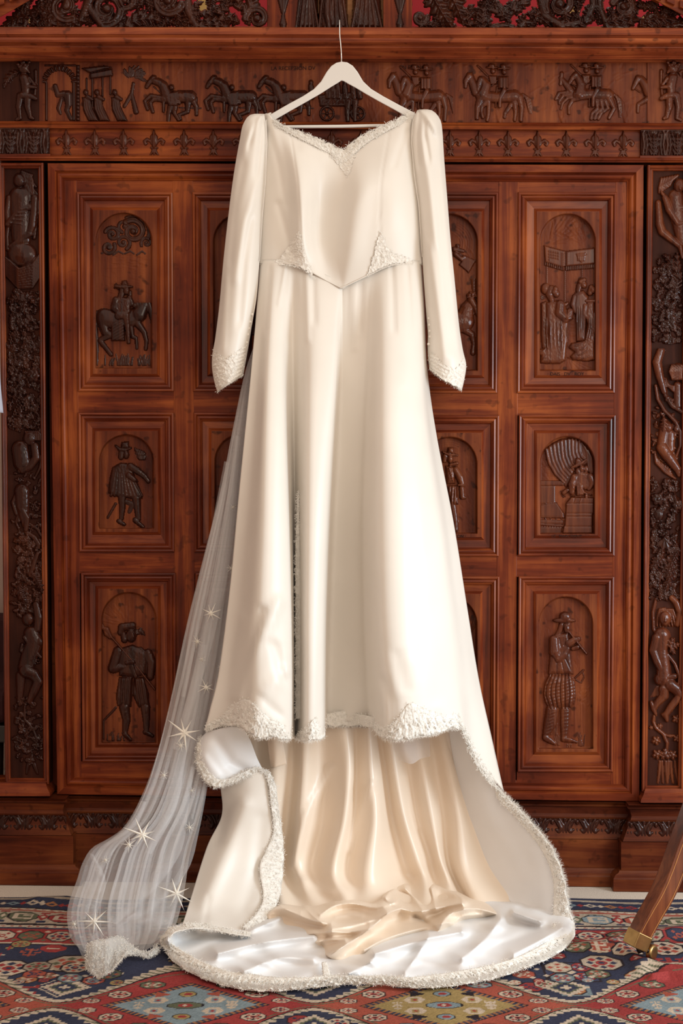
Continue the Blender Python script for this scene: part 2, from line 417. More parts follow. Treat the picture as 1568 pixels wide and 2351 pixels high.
# ------------------------------------------------------------------ carved door panels
MOULD = [(0, -0.004), (0, 0.0045), (1.2, 0.0085), (3.5, 0.0095), (6, 0.008), (7.5, 0.004), (9, 0.006), (12, 0.0075), (14.5, 0.005), (16.5, 0.0005), (18, 0.0015), (19.5, -0.004), (21, -0.007)]
def niche_field(rect, niche, par, depth=0.019, tool=None, res=1.5):
    """raised field with a round-headed sunk niche; tool(R) chases its floor"""
    x0, y0, x1, y1 = rect; nx0, ny0, nx1, ny1 = niche
    R = Relief(x0, y0, x1, y1, res); X, Y = np.meshgrid(R.gx, R.gy)
    r = (nx1 - nx0) / 2; cx = (nx0 + nx1) / 2; cy = ny0 + r
    up = r - np.hypot(X - cx, Y - cy)
    lo = np.minimum(np.minimum(X - nx0, nx1 - X), ny1 - Y)
    sd = np.where(Y < cy, up, lo)
    T = Relief(x0, y0, x1, y1, res)
    if tool: tool(T)
    T.noise(0.10, 2.2, 5, False)
    m = np.clip((sd + 0.6) / 3.2, 0, 1); m = m * m * (3 - 2 * m)
    R.H = -m * depth / MPX + T.H * (m > 0.97)
    return R.build('panel_field', 0.002, M_PANEL, par, full=True)
def panel(rect, field, niche, label, tool=None):
    x0, y0, x1, y1 = rect; ym = (y0 + y1) / 2
    q = [(ln(x0, y0, ym), y0), (ln(x1, y0, ym), y0), (ln(x1, y1, ym), y1), (ln(x0, y1, ym), y1)]
    (ax, ay), (bx, by), (cx, cy), (dx, dy) = q; V = []; F = []
    for i, d in MOULD:
        for x, y in ((ax + i, ay + i), (bx - i, by + i), (cx - i, cy - i), (dx + i, dy - i)): V.append(CB(x, y, d))
    f0, f1, f2, f3 = field
    for i, d in ((0, -0.008), (1.5, -0.005), (6.5, 0.0012), (9.5, 0.0012), (10, -0.02)):
        for x, y in ((f0 + i, f1 + i), (f2 - i, f1 + i), (f2 - i, f3 - i), (f0 + i, f3 - i)): V.append(CB(x, y, d))
    n = len(V) // 4
    for k in range(n - 1):
        for c in range(4):
            a, b = 4 * k + c, 4 * k + (c + 1) % 4; F.append((a, a + 4, b + 4, b))
    o = part('carved_panel', V, F, M_GLOSS, W, label=label)
    o.data.materials.append(M_GLOSSH); o.data.polygons.foreach_set('material_index', np.array([1 - (i % 4) % 2 for i in range(len(F))], dtype=np.int32))
    niche_field((f0 + 7, f1 + 7, f2 - 7, f3 - 7), niche, o, tool=tool)
    return o
def fan(cx, cy, n, r0, r1, a0, a1, h=0.5):
    def f(R):
        for i in range(n):
            a = math.radians(a0 + (a1 - a0) * random.random()); ra = r0 + (r1 - r0) * random.random() * 0.6; rb = ra + (r1 - r0) * 0.35
            b = a + random.uniform(-.1, .1)
            R.stroke([(cx + ra * math.cos(a), cy + ra * math.sin(a)), (cx + rb * math.cos(b), cy + rb * math.sin(b))], 1.2, random.choice((-h, h)))
    return f
def hatch(x0, y0, x1, y1, n, ang, ln_, h=0.5):
    def f(R):
        for i in range(n):
            x = random.uniform(x0, x1); y = random.uniform(y0, y1); a = math.radians(ang + random.uniform(-8, 8)); l = ln_ * random.uniform(.5, 1.2)
            R.stroke([(x, y), (x + l * math.cos(a), y + l * math.sin(a))], 1.0, random.choice((-h, h)))
    return f
def grass(R, x0, x1, y, n, hh, h=0.9):
    for i in range(n):
        x = random.uniform(x0, x1); l = hh * random.uniform(.5, 1.1); dx = random.uniform(-.4, .4) * l
        R.limb([(x, y), (x + dx * .4, y - l * .6), (x + dx, y - l)], [1.4, 1.1, .6], h)
def both(*fs):
    def f(R):
        for g in fs: g(R)
    return f
def arcs(cx, cy, rs, a0, a1, w=1.2, h=0.5):
    def f(R):
        for r in rs: R.stroke([(cx + r * math.cos(math.radians(a)), cy + r * math.sin(math.radians(a))) for a in np.linspace(a0, a1, 14)], w, h)
    return f
FD = -0.017   # depth of niche floors
def letters(txt, x, y, hpx, par, d=0.0028, wpx=None):
    c = bpy.data.curves.new('lettering', 'FONT'); c.body = txt; c.size = hpx * MPX * 1.35; c.align_x = 'CENTER'; c.align_y = 'CENTER'; c.extrude = 0.0003
    tmp = bpy.data.objects.new('lettering', c); COL.objects.link(tmp)
    bpy.context.view_layer.update()
    me = bpy.data.meshes.new_from_object(tmp.evaluated_get(bpy.context.evaluated_depsgraph_get()))
    bpy.data.objects.remove(tmp); bpy.data.curves.remove(c)
    p = CB(x, y, d); me.transform(Matrix.Translation(Vector(p)) @ Matrix.Rotation(-KY, 4, 'Z') @ Matrix.Rotation(math.pi / 2, 4, 'X'))
    me.materials.clear(); me.name = 'lettering'
    return link('lettering', me, M_LETTER, par)

# --- canopy carried over the robed men
def t_d1(R):
    fan(1257, 560, 70, 8, 110, -80, -4)(R); fan(1345, 565, 30, 10, 90, -170, -95)(R); hatch(1290, 720, 1320, 790, 24, 0, 14)(R)
    for a in range(8): R.stroke([(1303, 822), (1245 + 17 * a, 850)], 0.8, -0.7)
pd1 = panel((1188, 441, 1414, 903), (1226, 479, 1382, 868), (1238, 491, 1367, 851), 'relief panel of robed men carrying a fringed canopy', t_d1)
def z1(pts): return [(1210 + x / 5.88, 480 + y / 5.88) for x, y in pts]
R = Relief(1236, 560, 1368, 625)
R.poly(z1([(228, 490), (520, 565), (520, 770), (480, 790), (240, 715)]), 6, 3); R.poly(z1([(520, 568), (918, 520), (920, 740), (520, 775)]), 7, 3)
for i in range(10): R.limb(z1([(250 + i * 26, 715 + i * 8), (247 + i * 26, 755 + i * 8)]), 1.8, 0.9, 4)
for i in range(17): R.limb(z1([(530 + i * 24, 775 - i * 2), (530 + i * 24, 825 - i * 2)]), 1.7, 0.9, 4)
for i in range(8): R.stroke(z1([(470, 600 + i * 22), (500, 612 + i * 22), (555, 590 + i * 22)]), 1.0, 1.0)
R.poly(z1([(655, 600), (800, 585), (785, 680), (735, 730), (690, 690)]), 8.6, 2); R.stroke(z1([(660, 625), (795, 612)]), 1, -1)
for i in range(12): x, y = 690 + (i % 4) * 24, 640 + (i // 4) * 24; R.blob(*z1([(x, y)])[0], 1.6, 1.6, 0, 1.5, 8)
for i in range(16): x, y = 300 + (i % 5) * 30, 570 + (i // 5) * 38 + (i % 5) * 6; R.blob(*z1([(x, y)])[0], 2.2, 1.8, 30, 1.5, 6)
R.build('canopy', FD, M_RELIEF, pd1)
R = Relief(1236, 590, 1368, 850)
for x, y0, y1 in ((265, 745, 1010), (510, 830, 1260), (742, 815, 950), (905, 790, 1040)):
    R.limb(z1([(x, y0), (x, y1)]), 2.0, 1.0)
    k = int((y1 - y0) / 26)
    for i in range(k): R.stroke(z1([(x - 12, y0 + 14 + i * 26), (x + 12, y0 + 26 + i * 26)]), 0.8, -0.8)
R.limb(z1([(508, 1500), (510, 2040)]), 2.2, 1.0)
R.build('canopy_pole', FD, M_RELIEF, pd1)
def robed(R, head, hr, body, folds, z=2.0, hair=None):
    R.poly(body, 8, 9, z)
    for f in folds: R.limb(f, [1.2, 2.0, 1.4], 0.9, 8.5 + z)
    if hair: R.limb(hair[0], hair[1], 0.8, z + 1)
    R.blob(head[0], head[1], hr, hr * 1.2, 0, 7, z + 3)
R = Relief(1222, 640, 1320, 848)
R.poly(z1([(185, 1270), (260, 1240), (290, 1700), (270, 1900), (200, 1880), (185, 1700)]), 5, 6)
R.blob(*z1([(255, 1080)])[0], 12, 14, 0, 7); R.scroll(*z1([(205, 1190)])[0], 5, 1.3, 0, 1)
robed(R, z1([(395, 1140)])[0], 8, z1([(255, 1260), (400, 1230), (520, 1300), (560, 1420), (560, 1700), (540, 1850), (520, 2040), (440, 2090), (260, 2090), (170, 2080), (180, 1980), (110, 1950), (160, 1890), (250, 1880), (275, 1700), (250, 1450)]),
      [z1([(270 + i * 44, 1310), (262 + i * 50, 1650), (285 + i * 48, 2060)]) for i in range(5)] + [z1([(120, 1955), (210, 1920), (270, 1860)]), z1([(180, 2070), (230, 2010), (280, 1960)]), z1([(455, 1500), (470, 1700), (400, 1850)]), z1([(545, 1500), (550, 1650), (540, 1800)])],
      hair=(z1([(330, 1080), (300, 1150), (330, 1220)]), [9, 9, 7]))
R.limb(z1([(385, 1075), (360, 1120)]), [6, 5], .8, 9); R.limb(z1([(425, 1130), (438, 1150)]), [2, 1.6], 0.8, 10)
R.limb(z1([(450, 1290), (440, 1400), (520, 1480)]), [11, 12, 10], .8, 7); R.limb(z1([(580, 1380), (570, 1450), (520, 1490)]), [8, 9, 8], .8, 6)
for i in range(5): R.stroke(z1([(530, 1480), (560 + i * 10, 1360 + i * 30)]), 1.0, 1.4)
R.limb(z1([(520, 1290), (548, 1270)]), [4, 3], .9, 6)
R.noise(0.16, 2, 4); R.build('robed_man', FD, M_RELIEF, pd1)
R = Relief(1300, 632, 1369, 848)
robed(R, z1([(765, 1020)])[0], 7.5, z1([(640, 1130), (760, 1090), (830, 1180), (800, 1500), (790, 1780), (660, 1790), (665, 1500), (640, 1400), (610, 1300)]),
      [z1([(670 + i * 30, 1160), (672 + i * 26, 1480), (675 + i * 24, 1780)]) for i in range(5)], 1.0, (z1([(730, 970), (705, 1040), (690, 1100)]), [7, 7, 6]))
R.limb(z1([(770, 955), (720, 980)]), [5, 5], .8, 8); R.limb(z1([(640, 1180), (615, 1290), (650, 1390)]), [5, 6, 4], .8, 5)
R.build('robed_man', FD, M_RELIEF, pd1)
R = Relief(1300, 645, 1369, 850)
robed(R, z1([(890, 1090)])[0], 7, z1([(800, 1250), (920, 1230), (922, 2040), (800, 2060), (620, 2040), (580, 1990), (640, 1930), (560, 1870), (600, 1810), (770, 1770), (810, 1550), (770, 1420)]),
      [z1([(830 + i * 28, 1300), (835 + i * 26, 1600), (760 + i * 42, 1900)]) for i in range(4)] + [z1([(570, 1860), (680, 1840), (780, 1790)]), z1([(600, 1990), (740, 1960), (890, 1850)]), z1([(640, 1920), (760, 1890), (840, 1790)]), z1([(640, 2035), (780, 2010), (915, 1960)])], 2.5, (z1([(870, 1060), (850, 1130)]), [7, 7]))
R.limb(z1([(800, 1240), (910, 1240)]), [4, 4], .9, 8); R.limb(z1([(780, 1300), (775, 1420), (830, 1480)]), [6, 6, 5], .8, 6)
R.noise(0.16, 2, 4); R.build('kneeling_robed_man', FD, M_RELIEF, pd1)
letters('· DAIS · DV · ROY ·', 1302, 859, 8, pd1)

# --- the merchant at his counter
def z2(pts): return [(1210 + x / 8.253, 980 + y / 8.253) for x, y in pts]
def t_d2(R):
    for i in range(60):
        x, y = z2([(random.uniform(260, 560), random.uniform(600, 980))])[0]; a = math.radians(random.choice((70, 15))); R.stroke([(x, y), (x + 5 * math.cos(a), y + 5 * math.sin(a))], .8, -0.5)
pd2 = panel((1190, 952, 1413, 1277), (1226, 988, 1379, 1236), (1239, 1002, 1365, 1226), 'relief panel of a merchant in a hat behind his counter', t_d2)
R = Relief(1236, 1000, 1368, 1140)
top = z2([(345, 470), (330, 440), (480, 310), (640, 230), (830, 215), (1010, 260), (1120, 360), (1210, 500), (1260, 640), (1270, 900), (1180, 900), (1130, 700), (900, 800), (840, 1000), (740, 1160), (650, 1030), (480, 780), (390, 620)])
R.poly(top, 4, 4)
for i in range(10):
    t = i / 9; a = (360 + 640 * t, 420 - 190 * math.sin(t * 1.9)); c = (700 + 420 * t ** 1.3, 1060 - 420 * t); m = (430 + 560 * t, 700 - 240 * t)
    R.limb(z2([a, ((a[0] + m[0]) / 2 - 5, (a[1] + m[1]) / 2 + 15), m, ((m[0] + c[0]) / 2 - 18, (m[1] + c[1]) / 2 + 22), c]), [3.0, 3.6, 3.8, 3.4, 2.4], 0.9, 3.0)
for i in range(3): R.limb(z2([(1040 + i * 60, 300 + i * 70), (1130 + i * 45, 470 + i * 60), (1170 + i * 35, 840)]), [2.4, 3, 2.5], .9, 2.5)
R.build('draped_curtain', FD, M_RELIEF, pd2)
R = Relief(1236, 1095, 1368, 1228)
R.poly(z2([(240, 1020), (700, 1020), (700, 1110), (240, 1120)]), 3, 2); R.poly(z2([(245, 1120), (530, 1120), (530, 1450), (250, 1460)]), 1.6, 3)
R.poly(z2([(245, 1480), (560, 1430), (700, 1640), (700, 1720), (245, 1710)]), 4, 3)
for i in range(4): R.limb(z2([(250 + i * 100, 1440 + (i == 0) * 80), (350 + i * 100, 1750)]), 1.1, 1.0, 4)
R.limb(z2([(245, 1710), (700, 1715)]), 1.6, .9, 3); R.limb(z2([(245, 1850), (690, 1880)]), 1.8, .9, 2)
for i in range(9): R.limb(z2([(250 + i * 50, 1840 + i * 4), (275 + i * 50, 1880 + i * 4)]), 1.0, 1, 3)
R.poly(z2([(240, 1760), (690, 1770), (690, 1850), (240, 1840)]), 2, 3); R.poly(z2([(240, 1900), (660, 1900), (650, 2030), (240, 2030)]), 1.5, 3)
R.build('cloth_bale', FD, M_RELIEF, pd2)
R = Relief(1280, 1130, 1368, 1228)
R.poly(z2([(740, 1440), (830, 1330), (1270, 1340), (1265, 1650), (1245, 1660), (1240, 1880), (1245, 2025), (665, 2025), (690, 1890), (710, 1870), (725, 1650)]), 8, 3)
for y in (1450, 1640, 1700, 1890): R.stroke(z2([(730, y), (1260, y)]), 1.2, -1.6)
for i in range(5): R.limb(z2([(745, 1470), (800 + i * 60, 1640 - i * 30)]), [1.8, .6], .8, 8)
for i in range(14): R.limb(z2([(760 + i * 34, 1660), (760 + i * 34, 1690)]), 1.2, .8, 7)
R.stroke(z2([(1040, 1330), (1000, 1440)]), 1, 1.5); R.stroke(z2([(905, 1350), (880, 1440)]), 1, -1.5)
R.build('shop_counter', FD, M_RELIEF, pd2)
R = Relief(1280, 1040, 1368, 1160)
R.poly(z2([(900, 900), (980, 830), (1130, 850), (1230, 900), (1270, 1020), (1250, 1150), (1100, 1200), (940, 1150), (820, 1130), (850, 1020)]), 8, 8, 2)
R.limb(z2([(900, 960), (850, 1090), (850, 1230)]), [9, 9, 7], .8, 5); R.limb(z2([(1200, 950), (1240, 1060), (1170, 1170)]), [9, 8, 5], .8, 6)
for i in range(4): R.stroke(z2([(830 + i * 18, 1060), (880 + i * 18, 1180)]), 1, 1.3, True)
R.limb(z2([(760, 1200), (690, 1250)]), [5, 4.5], .9, 4)
for a in ((640, 1225), (650, 1270), (665, 1310), (690, 1335), (725, 1320)): R.limb(z2([(710, 1250), a]), [2, 1.2], 1, 4)
for i in range(4): R.limb(z2([(840 + i * 20, 1230), (830 + i * 26, 1310)]), [2.4, 1.6], .9, 4)
R.blob(*z2([(1035, 790)])[0], 7, 8.5, 0, 8, 5); R.blob(*z2([(965, 840)])[0], 7, 9, 0, 7, 4); R.blob(*z2([(1120, 800)])[0], 6, 9, 0, 5, 3)
R.limb(z2([(840, 770), (920, 740), (1030, 690), (1130, 610)]), [2.6, 4, 4, 2], .8, 9)
R.poly(z2([(900, 620), (950, 570), (1010, 590), (1040, 660), (950, 730), (905, 720)]), 10, 6, 3)
R.poly(z2([(920, 1110), (1050, 1090), (1080, 1290), (940, 1310)]), 5, 2, 7)
for i in range(5): R.limb(z2([(1060, 1200 + i * 12), (1110 + i * 30, 1260 + i * 8)]), [2, 1.2], .9, 10)
R.limb(z2([(1120, 1300), (1130, 1420)]), [4, 3], .9, 4)
R.noise(0.2, 2, 3); R.build('merchant', FD, M_RELIEF, pd2)
letters('LE · MARCHANT ·', 1304, 1231.5, 7, pd2)

# --- the piper
def z3(pts): return [(1210 + x / 5.88, 1350 + y / 5.88) for x, y in pts]
def t_d3(R):
    hatch(*z3([(650, 1330)])[0], *z3([(820, 1600)])[0], 60, -45, 9)(R); hatch(*z3([(600, 450)])[0], *z3([(860, 1050)])[0], 50, 80, 8, .35)(R)
    hatch(*z3([(200, 400)])[0], *z3([(300, 1500)])[0], 40, 85, 10, .35)(R)
    for x in (640, 730, 765): R.stroke(z3([(x, 1560), (x + 6, 1950)]), .9, .8)
pd3 = panel((1189, 1323, 1409, 1773), (1224, 1357, 1377, 1733), (1236, 1370, 1361, 1719), 'relief panel of a piper in a broad hat and full breeches', t_d3)
R = Relief(1232, 1395, 1364, 1722, 1.2)
R.poly(z3([(255, 1650), (430, 1640), (400, 1850), (300, 2000), (210, 2010)]), 7, 8); R.limb(z3([(340, 1650), (290, 1850), (250, 2010)]), [15, 12, 8], .7)
R.limb(z3([(250, 2020), (310, 2060), (370, 2100)]), [8, 7, 4], .8, 1); R.limb(z3([(515, 1650), (510, 1850), (500, 2030)]), [12, 11, 7], .7)
R.limb(z3([(495, 2040), (570, 2050), (665, 2080)]), [7, 6, 3], .8, 1)
for i in range(7): R.stroke(z3([(300 - i * 6, 1700 + i * 45), (380 - i * 10, 1670 + i * 45)]), 1.3, 0.9, True); R.stroke(z3([(460, 1690 + i * 48), (560, 1670 + i * 48)]), 1.3, .8, True)
R.poly(z3([(300, 1165), (600, 1165), (640, 1280), (660, 1450), (640, 1560), (600, 1620), (300, 1630), (240, 1540), (215, 1420), (240, 1280)]), 11, 22, 1)
for i in range(7):
    t = i / 6; x0, x1, xm = 330 + 270 * t, 310 + 300 * t, 250 + 390 * t
    R.stroke(z3([(x0, 1170), (xm + 20 * (0.5 - t), 1330), (xm, 1450), (x1, 1625)]), 1.3, -3.6, True)
for i in range(8): R.stroke(z3([(250, 1300 + i * 48), (450, 1270 + i * 44), (640, 1210 + i * 44)]), 2.0, 0.8, True)
R.poly(z3([(310, 700), (400, 620), (560, 600), (580, 800), (600, 950), (630, 1165), (280, 1165), (300, 950)]), 8, 9, 1)
for x0, y0, x1, y1 in ((400, 1000, 400, 1165), (470, 1000, 500, 1165), (520, 960, 610, 1150), (430, 680, 460, 800), (520, 690, 500, 780)): R.stroke(z3([(x0, y0), (x1, y1)]), 1.2, -2.0, True)
R.limb(z3([(365, 700), (370, 860), (420, 960)]), [11, 13, 9], .8, 5); R.limb(z3([(420, 960), (510, 900), (550, 820)]), [9, 8, 5], .8, 6)
R.limb(z3([(560, 750), (640, 700), (690, 690)]), [9, 8, 6], .8, 5)
for i in range(4): R.limb(z3([(650 + i * 12, 690 - i * 8), (690 + i * 10, 725 - i * 14)]), [2.2, 1.6], .9, 8)
R.limb(z3([(620, 820), (680, 800)]), [5, 6], .8, 3)
R.limb(z3([(545, 565), (800, 885)]), [2.2, 2.8], 1.0, 7)
R.poly(z3([(480, 480), (590, 450), (590, 560), (560, 620), (500, 600)]), 8, 7, 3); R.limb(z3([(530, 500), (545, 550)]), [2, 2.4], .8, 10)
R.limb(z3([(465, 500), (440, 580), (400, 640)]), [6, 6, 5], .8, 3)
R.blob(*z3([(515, 395)])[0], 14, 13, 0, 10, 4); R.blob(*z3([(500, 438)])[0], 27, 6, 0, 6, 6)
R.limb(z3([(650, 1215), (760, 1110)]), [2, 2.4], .9, 1); R.limb(z3([(660, 1240), (730, 1280), (770, 1200), (750, 1130)]), [1.4] * 4, 1, 1)
grass(R, *[z3([(x, 0)])[0][0] for x in (380, 440)], z3([(0, 2120)])[0][1], 8, 26); grass(R, *[z3([(x, 0)])[0][0] for x in (690, 770)], z3([(0, 2130)])[0][1], 8, 30); grass(R, *[z3([(x, 0)])[0][0] for x in (300, 420)], z3([(0, 1980)])[0][1], 7, 34)
R.limb([(1301, 1717), (1301.5, 1709), (1304.5, 1711)], 1, 1); R.limb([(1306, 1717), (1306, 1711), (1308.5, 1709)], 1, 1); R.limb([(1311, 1716), (1311, 1709)], 1.1, 1)
R.noise(0.14, 2, 4); R.build('piper', FD, M_RELIEF, pd3)

# --- the king on horseback (left door)
def z4(pts): return [(190 + x / 5.88, 480 + y / 5.88) for x, y in pts]
def t_a1(R):
    hatch(*z4([(250, 620)])[0], *z4([(900, 800)])[0], 50, 3, 16)(R); hatch(*z4([(250, 820)])[0], *z4([(850, 1300)])[0], 60, 12, 12, .35)(R)
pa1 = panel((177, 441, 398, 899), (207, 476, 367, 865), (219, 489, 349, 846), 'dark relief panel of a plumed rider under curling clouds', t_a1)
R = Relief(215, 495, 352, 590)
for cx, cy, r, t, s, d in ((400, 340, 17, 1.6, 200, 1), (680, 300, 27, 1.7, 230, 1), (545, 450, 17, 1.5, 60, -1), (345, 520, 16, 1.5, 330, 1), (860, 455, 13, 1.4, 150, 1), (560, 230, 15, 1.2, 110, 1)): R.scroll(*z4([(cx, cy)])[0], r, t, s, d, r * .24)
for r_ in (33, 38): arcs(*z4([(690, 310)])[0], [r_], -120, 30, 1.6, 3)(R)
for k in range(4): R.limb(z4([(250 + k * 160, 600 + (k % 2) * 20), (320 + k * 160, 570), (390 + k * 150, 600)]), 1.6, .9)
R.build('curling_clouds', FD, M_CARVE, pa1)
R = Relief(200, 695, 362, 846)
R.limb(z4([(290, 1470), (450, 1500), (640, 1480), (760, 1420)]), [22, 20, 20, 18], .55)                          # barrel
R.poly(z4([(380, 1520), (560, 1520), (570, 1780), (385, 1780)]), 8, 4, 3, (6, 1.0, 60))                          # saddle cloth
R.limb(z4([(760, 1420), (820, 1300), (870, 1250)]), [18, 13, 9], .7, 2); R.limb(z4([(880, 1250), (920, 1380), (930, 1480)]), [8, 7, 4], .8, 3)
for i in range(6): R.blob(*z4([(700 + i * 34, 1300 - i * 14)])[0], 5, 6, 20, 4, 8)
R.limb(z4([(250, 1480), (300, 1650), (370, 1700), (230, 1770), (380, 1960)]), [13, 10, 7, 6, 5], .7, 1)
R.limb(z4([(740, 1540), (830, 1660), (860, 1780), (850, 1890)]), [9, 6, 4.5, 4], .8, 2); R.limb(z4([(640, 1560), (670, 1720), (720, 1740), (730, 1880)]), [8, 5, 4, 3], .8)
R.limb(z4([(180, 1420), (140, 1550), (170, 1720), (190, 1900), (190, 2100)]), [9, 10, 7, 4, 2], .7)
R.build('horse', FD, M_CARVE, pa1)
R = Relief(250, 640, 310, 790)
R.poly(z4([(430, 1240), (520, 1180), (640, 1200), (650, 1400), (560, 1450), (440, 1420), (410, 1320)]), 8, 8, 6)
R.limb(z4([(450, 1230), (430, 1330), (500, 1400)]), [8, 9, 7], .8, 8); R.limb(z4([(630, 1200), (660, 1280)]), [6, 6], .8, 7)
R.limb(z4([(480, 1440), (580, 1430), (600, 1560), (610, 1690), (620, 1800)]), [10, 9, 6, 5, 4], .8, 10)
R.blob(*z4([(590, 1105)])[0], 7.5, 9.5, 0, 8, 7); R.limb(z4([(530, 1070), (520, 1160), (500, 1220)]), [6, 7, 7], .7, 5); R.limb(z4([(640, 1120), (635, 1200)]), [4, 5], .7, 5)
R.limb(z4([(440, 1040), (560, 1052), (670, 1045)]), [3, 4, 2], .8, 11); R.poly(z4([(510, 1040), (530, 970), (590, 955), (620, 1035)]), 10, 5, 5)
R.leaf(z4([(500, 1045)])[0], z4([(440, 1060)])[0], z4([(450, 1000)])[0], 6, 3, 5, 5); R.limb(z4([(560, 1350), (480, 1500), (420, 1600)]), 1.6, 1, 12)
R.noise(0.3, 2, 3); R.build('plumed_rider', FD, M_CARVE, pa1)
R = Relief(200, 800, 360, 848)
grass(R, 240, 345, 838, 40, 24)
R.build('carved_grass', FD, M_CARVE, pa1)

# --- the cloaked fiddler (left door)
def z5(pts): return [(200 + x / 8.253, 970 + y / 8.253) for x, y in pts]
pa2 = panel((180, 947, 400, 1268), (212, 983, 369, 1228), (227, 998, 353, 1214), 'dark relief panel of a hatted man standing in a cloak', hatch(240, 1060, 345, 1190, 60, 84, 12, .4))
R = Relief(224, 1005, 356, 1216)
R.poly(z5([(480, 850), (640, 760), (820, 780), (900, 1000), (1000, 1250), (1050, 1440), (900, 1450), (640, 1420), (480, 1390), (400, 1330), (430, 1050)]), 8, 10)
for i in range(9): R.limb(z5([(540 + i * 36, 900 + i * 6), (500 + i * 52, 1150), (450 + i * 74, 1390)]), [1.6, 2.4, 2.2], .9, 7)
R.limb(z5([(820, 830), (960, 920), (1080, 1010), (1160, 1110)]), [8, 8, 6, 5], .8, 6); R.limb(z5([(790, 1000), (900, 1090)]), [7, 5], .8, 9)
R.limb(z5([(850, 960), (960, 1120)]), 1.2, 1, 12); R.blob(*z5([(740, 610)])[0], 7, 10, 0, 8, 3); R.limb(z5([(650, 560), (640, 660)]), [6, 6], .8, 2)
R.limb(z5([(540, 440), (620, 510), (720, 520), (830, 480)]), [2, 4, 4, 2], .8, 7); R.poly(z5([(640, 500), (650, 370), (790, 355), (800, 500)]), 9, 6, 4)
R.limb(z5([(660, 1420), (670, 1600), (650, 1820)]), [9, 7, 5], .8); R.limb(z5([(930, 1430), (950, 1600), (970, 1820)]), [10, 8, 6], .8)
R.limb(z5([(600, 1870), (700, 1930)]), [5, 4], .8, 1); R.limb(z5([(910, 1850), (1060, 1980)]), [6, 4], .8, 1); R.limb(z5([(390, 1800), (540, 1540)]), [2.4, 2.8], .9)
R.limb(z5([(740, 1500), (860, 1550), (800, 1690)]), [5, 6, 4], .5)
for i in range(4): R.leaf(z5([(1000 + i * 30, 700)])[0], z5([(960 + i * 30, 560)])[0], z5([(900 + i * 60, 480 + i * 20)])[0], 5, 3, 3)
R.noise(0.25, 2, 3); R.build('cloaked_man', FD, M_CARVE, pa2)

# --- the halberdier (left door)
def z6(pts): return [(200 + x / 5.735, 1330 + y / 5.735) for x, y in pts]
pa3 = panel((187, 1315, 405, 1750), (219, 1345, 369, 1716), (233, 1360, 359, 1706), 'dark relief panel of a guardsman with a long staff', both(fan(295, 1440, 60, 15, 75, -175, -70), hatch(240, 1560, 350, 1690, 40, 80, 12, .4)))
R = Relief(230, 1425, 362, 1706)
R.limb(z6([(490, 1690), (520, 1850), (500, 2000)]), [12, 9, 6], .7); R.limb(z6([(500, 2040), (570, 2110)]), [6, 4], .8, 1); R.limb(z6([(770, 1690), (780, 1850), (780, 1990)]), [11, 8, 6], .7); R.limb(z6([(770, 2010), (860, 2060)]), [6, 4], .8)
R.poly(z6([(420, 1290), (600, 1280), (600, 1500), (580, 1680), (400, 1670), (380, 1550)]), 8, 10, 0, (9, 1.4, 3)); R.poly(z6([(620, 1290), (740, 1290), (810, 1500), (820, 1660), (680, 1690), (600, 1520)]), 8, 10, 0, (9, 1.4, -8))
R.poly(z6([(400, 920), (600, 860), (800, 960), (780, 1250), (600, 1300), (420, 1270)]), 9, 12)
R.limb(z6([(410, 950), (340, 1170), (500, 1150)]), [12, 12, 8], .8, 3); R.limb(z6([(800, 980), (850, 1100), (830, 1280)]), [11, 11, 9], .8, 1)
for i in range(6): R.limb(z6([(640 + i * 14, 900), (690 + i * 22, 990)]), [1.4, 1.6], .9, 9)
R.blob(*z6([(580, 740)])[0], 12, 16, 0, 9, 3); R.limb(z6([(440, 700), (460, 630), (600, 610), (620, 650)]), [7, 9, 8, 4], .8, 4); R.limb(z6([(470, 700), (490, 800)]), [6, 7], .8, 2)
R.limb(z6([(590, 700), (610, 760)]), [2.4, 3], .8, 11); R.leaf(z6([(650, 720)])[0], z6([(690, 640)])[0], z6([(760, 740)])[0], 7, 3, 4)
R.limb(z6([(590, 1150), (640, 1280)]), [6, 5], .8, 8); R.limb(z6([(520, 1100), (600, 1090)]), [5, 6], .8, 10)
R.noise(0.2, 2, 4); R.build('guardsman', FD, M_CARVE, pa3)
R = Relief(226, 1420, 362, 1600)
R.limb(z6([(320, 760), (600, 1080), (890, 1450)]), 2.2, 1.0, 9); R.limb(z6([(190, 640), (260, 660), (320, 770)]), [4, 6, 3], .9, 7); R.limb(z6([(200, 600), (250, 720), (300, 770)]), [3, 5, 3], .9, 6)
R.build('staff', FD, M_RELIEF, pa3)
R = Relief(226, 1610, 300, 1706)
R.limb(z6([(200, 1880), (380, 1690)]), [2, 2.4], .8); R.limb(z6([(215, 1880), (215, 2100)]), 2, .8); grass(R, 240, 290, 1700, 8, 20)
R.build('carved_sword', FD, M_CARVE, pa3)

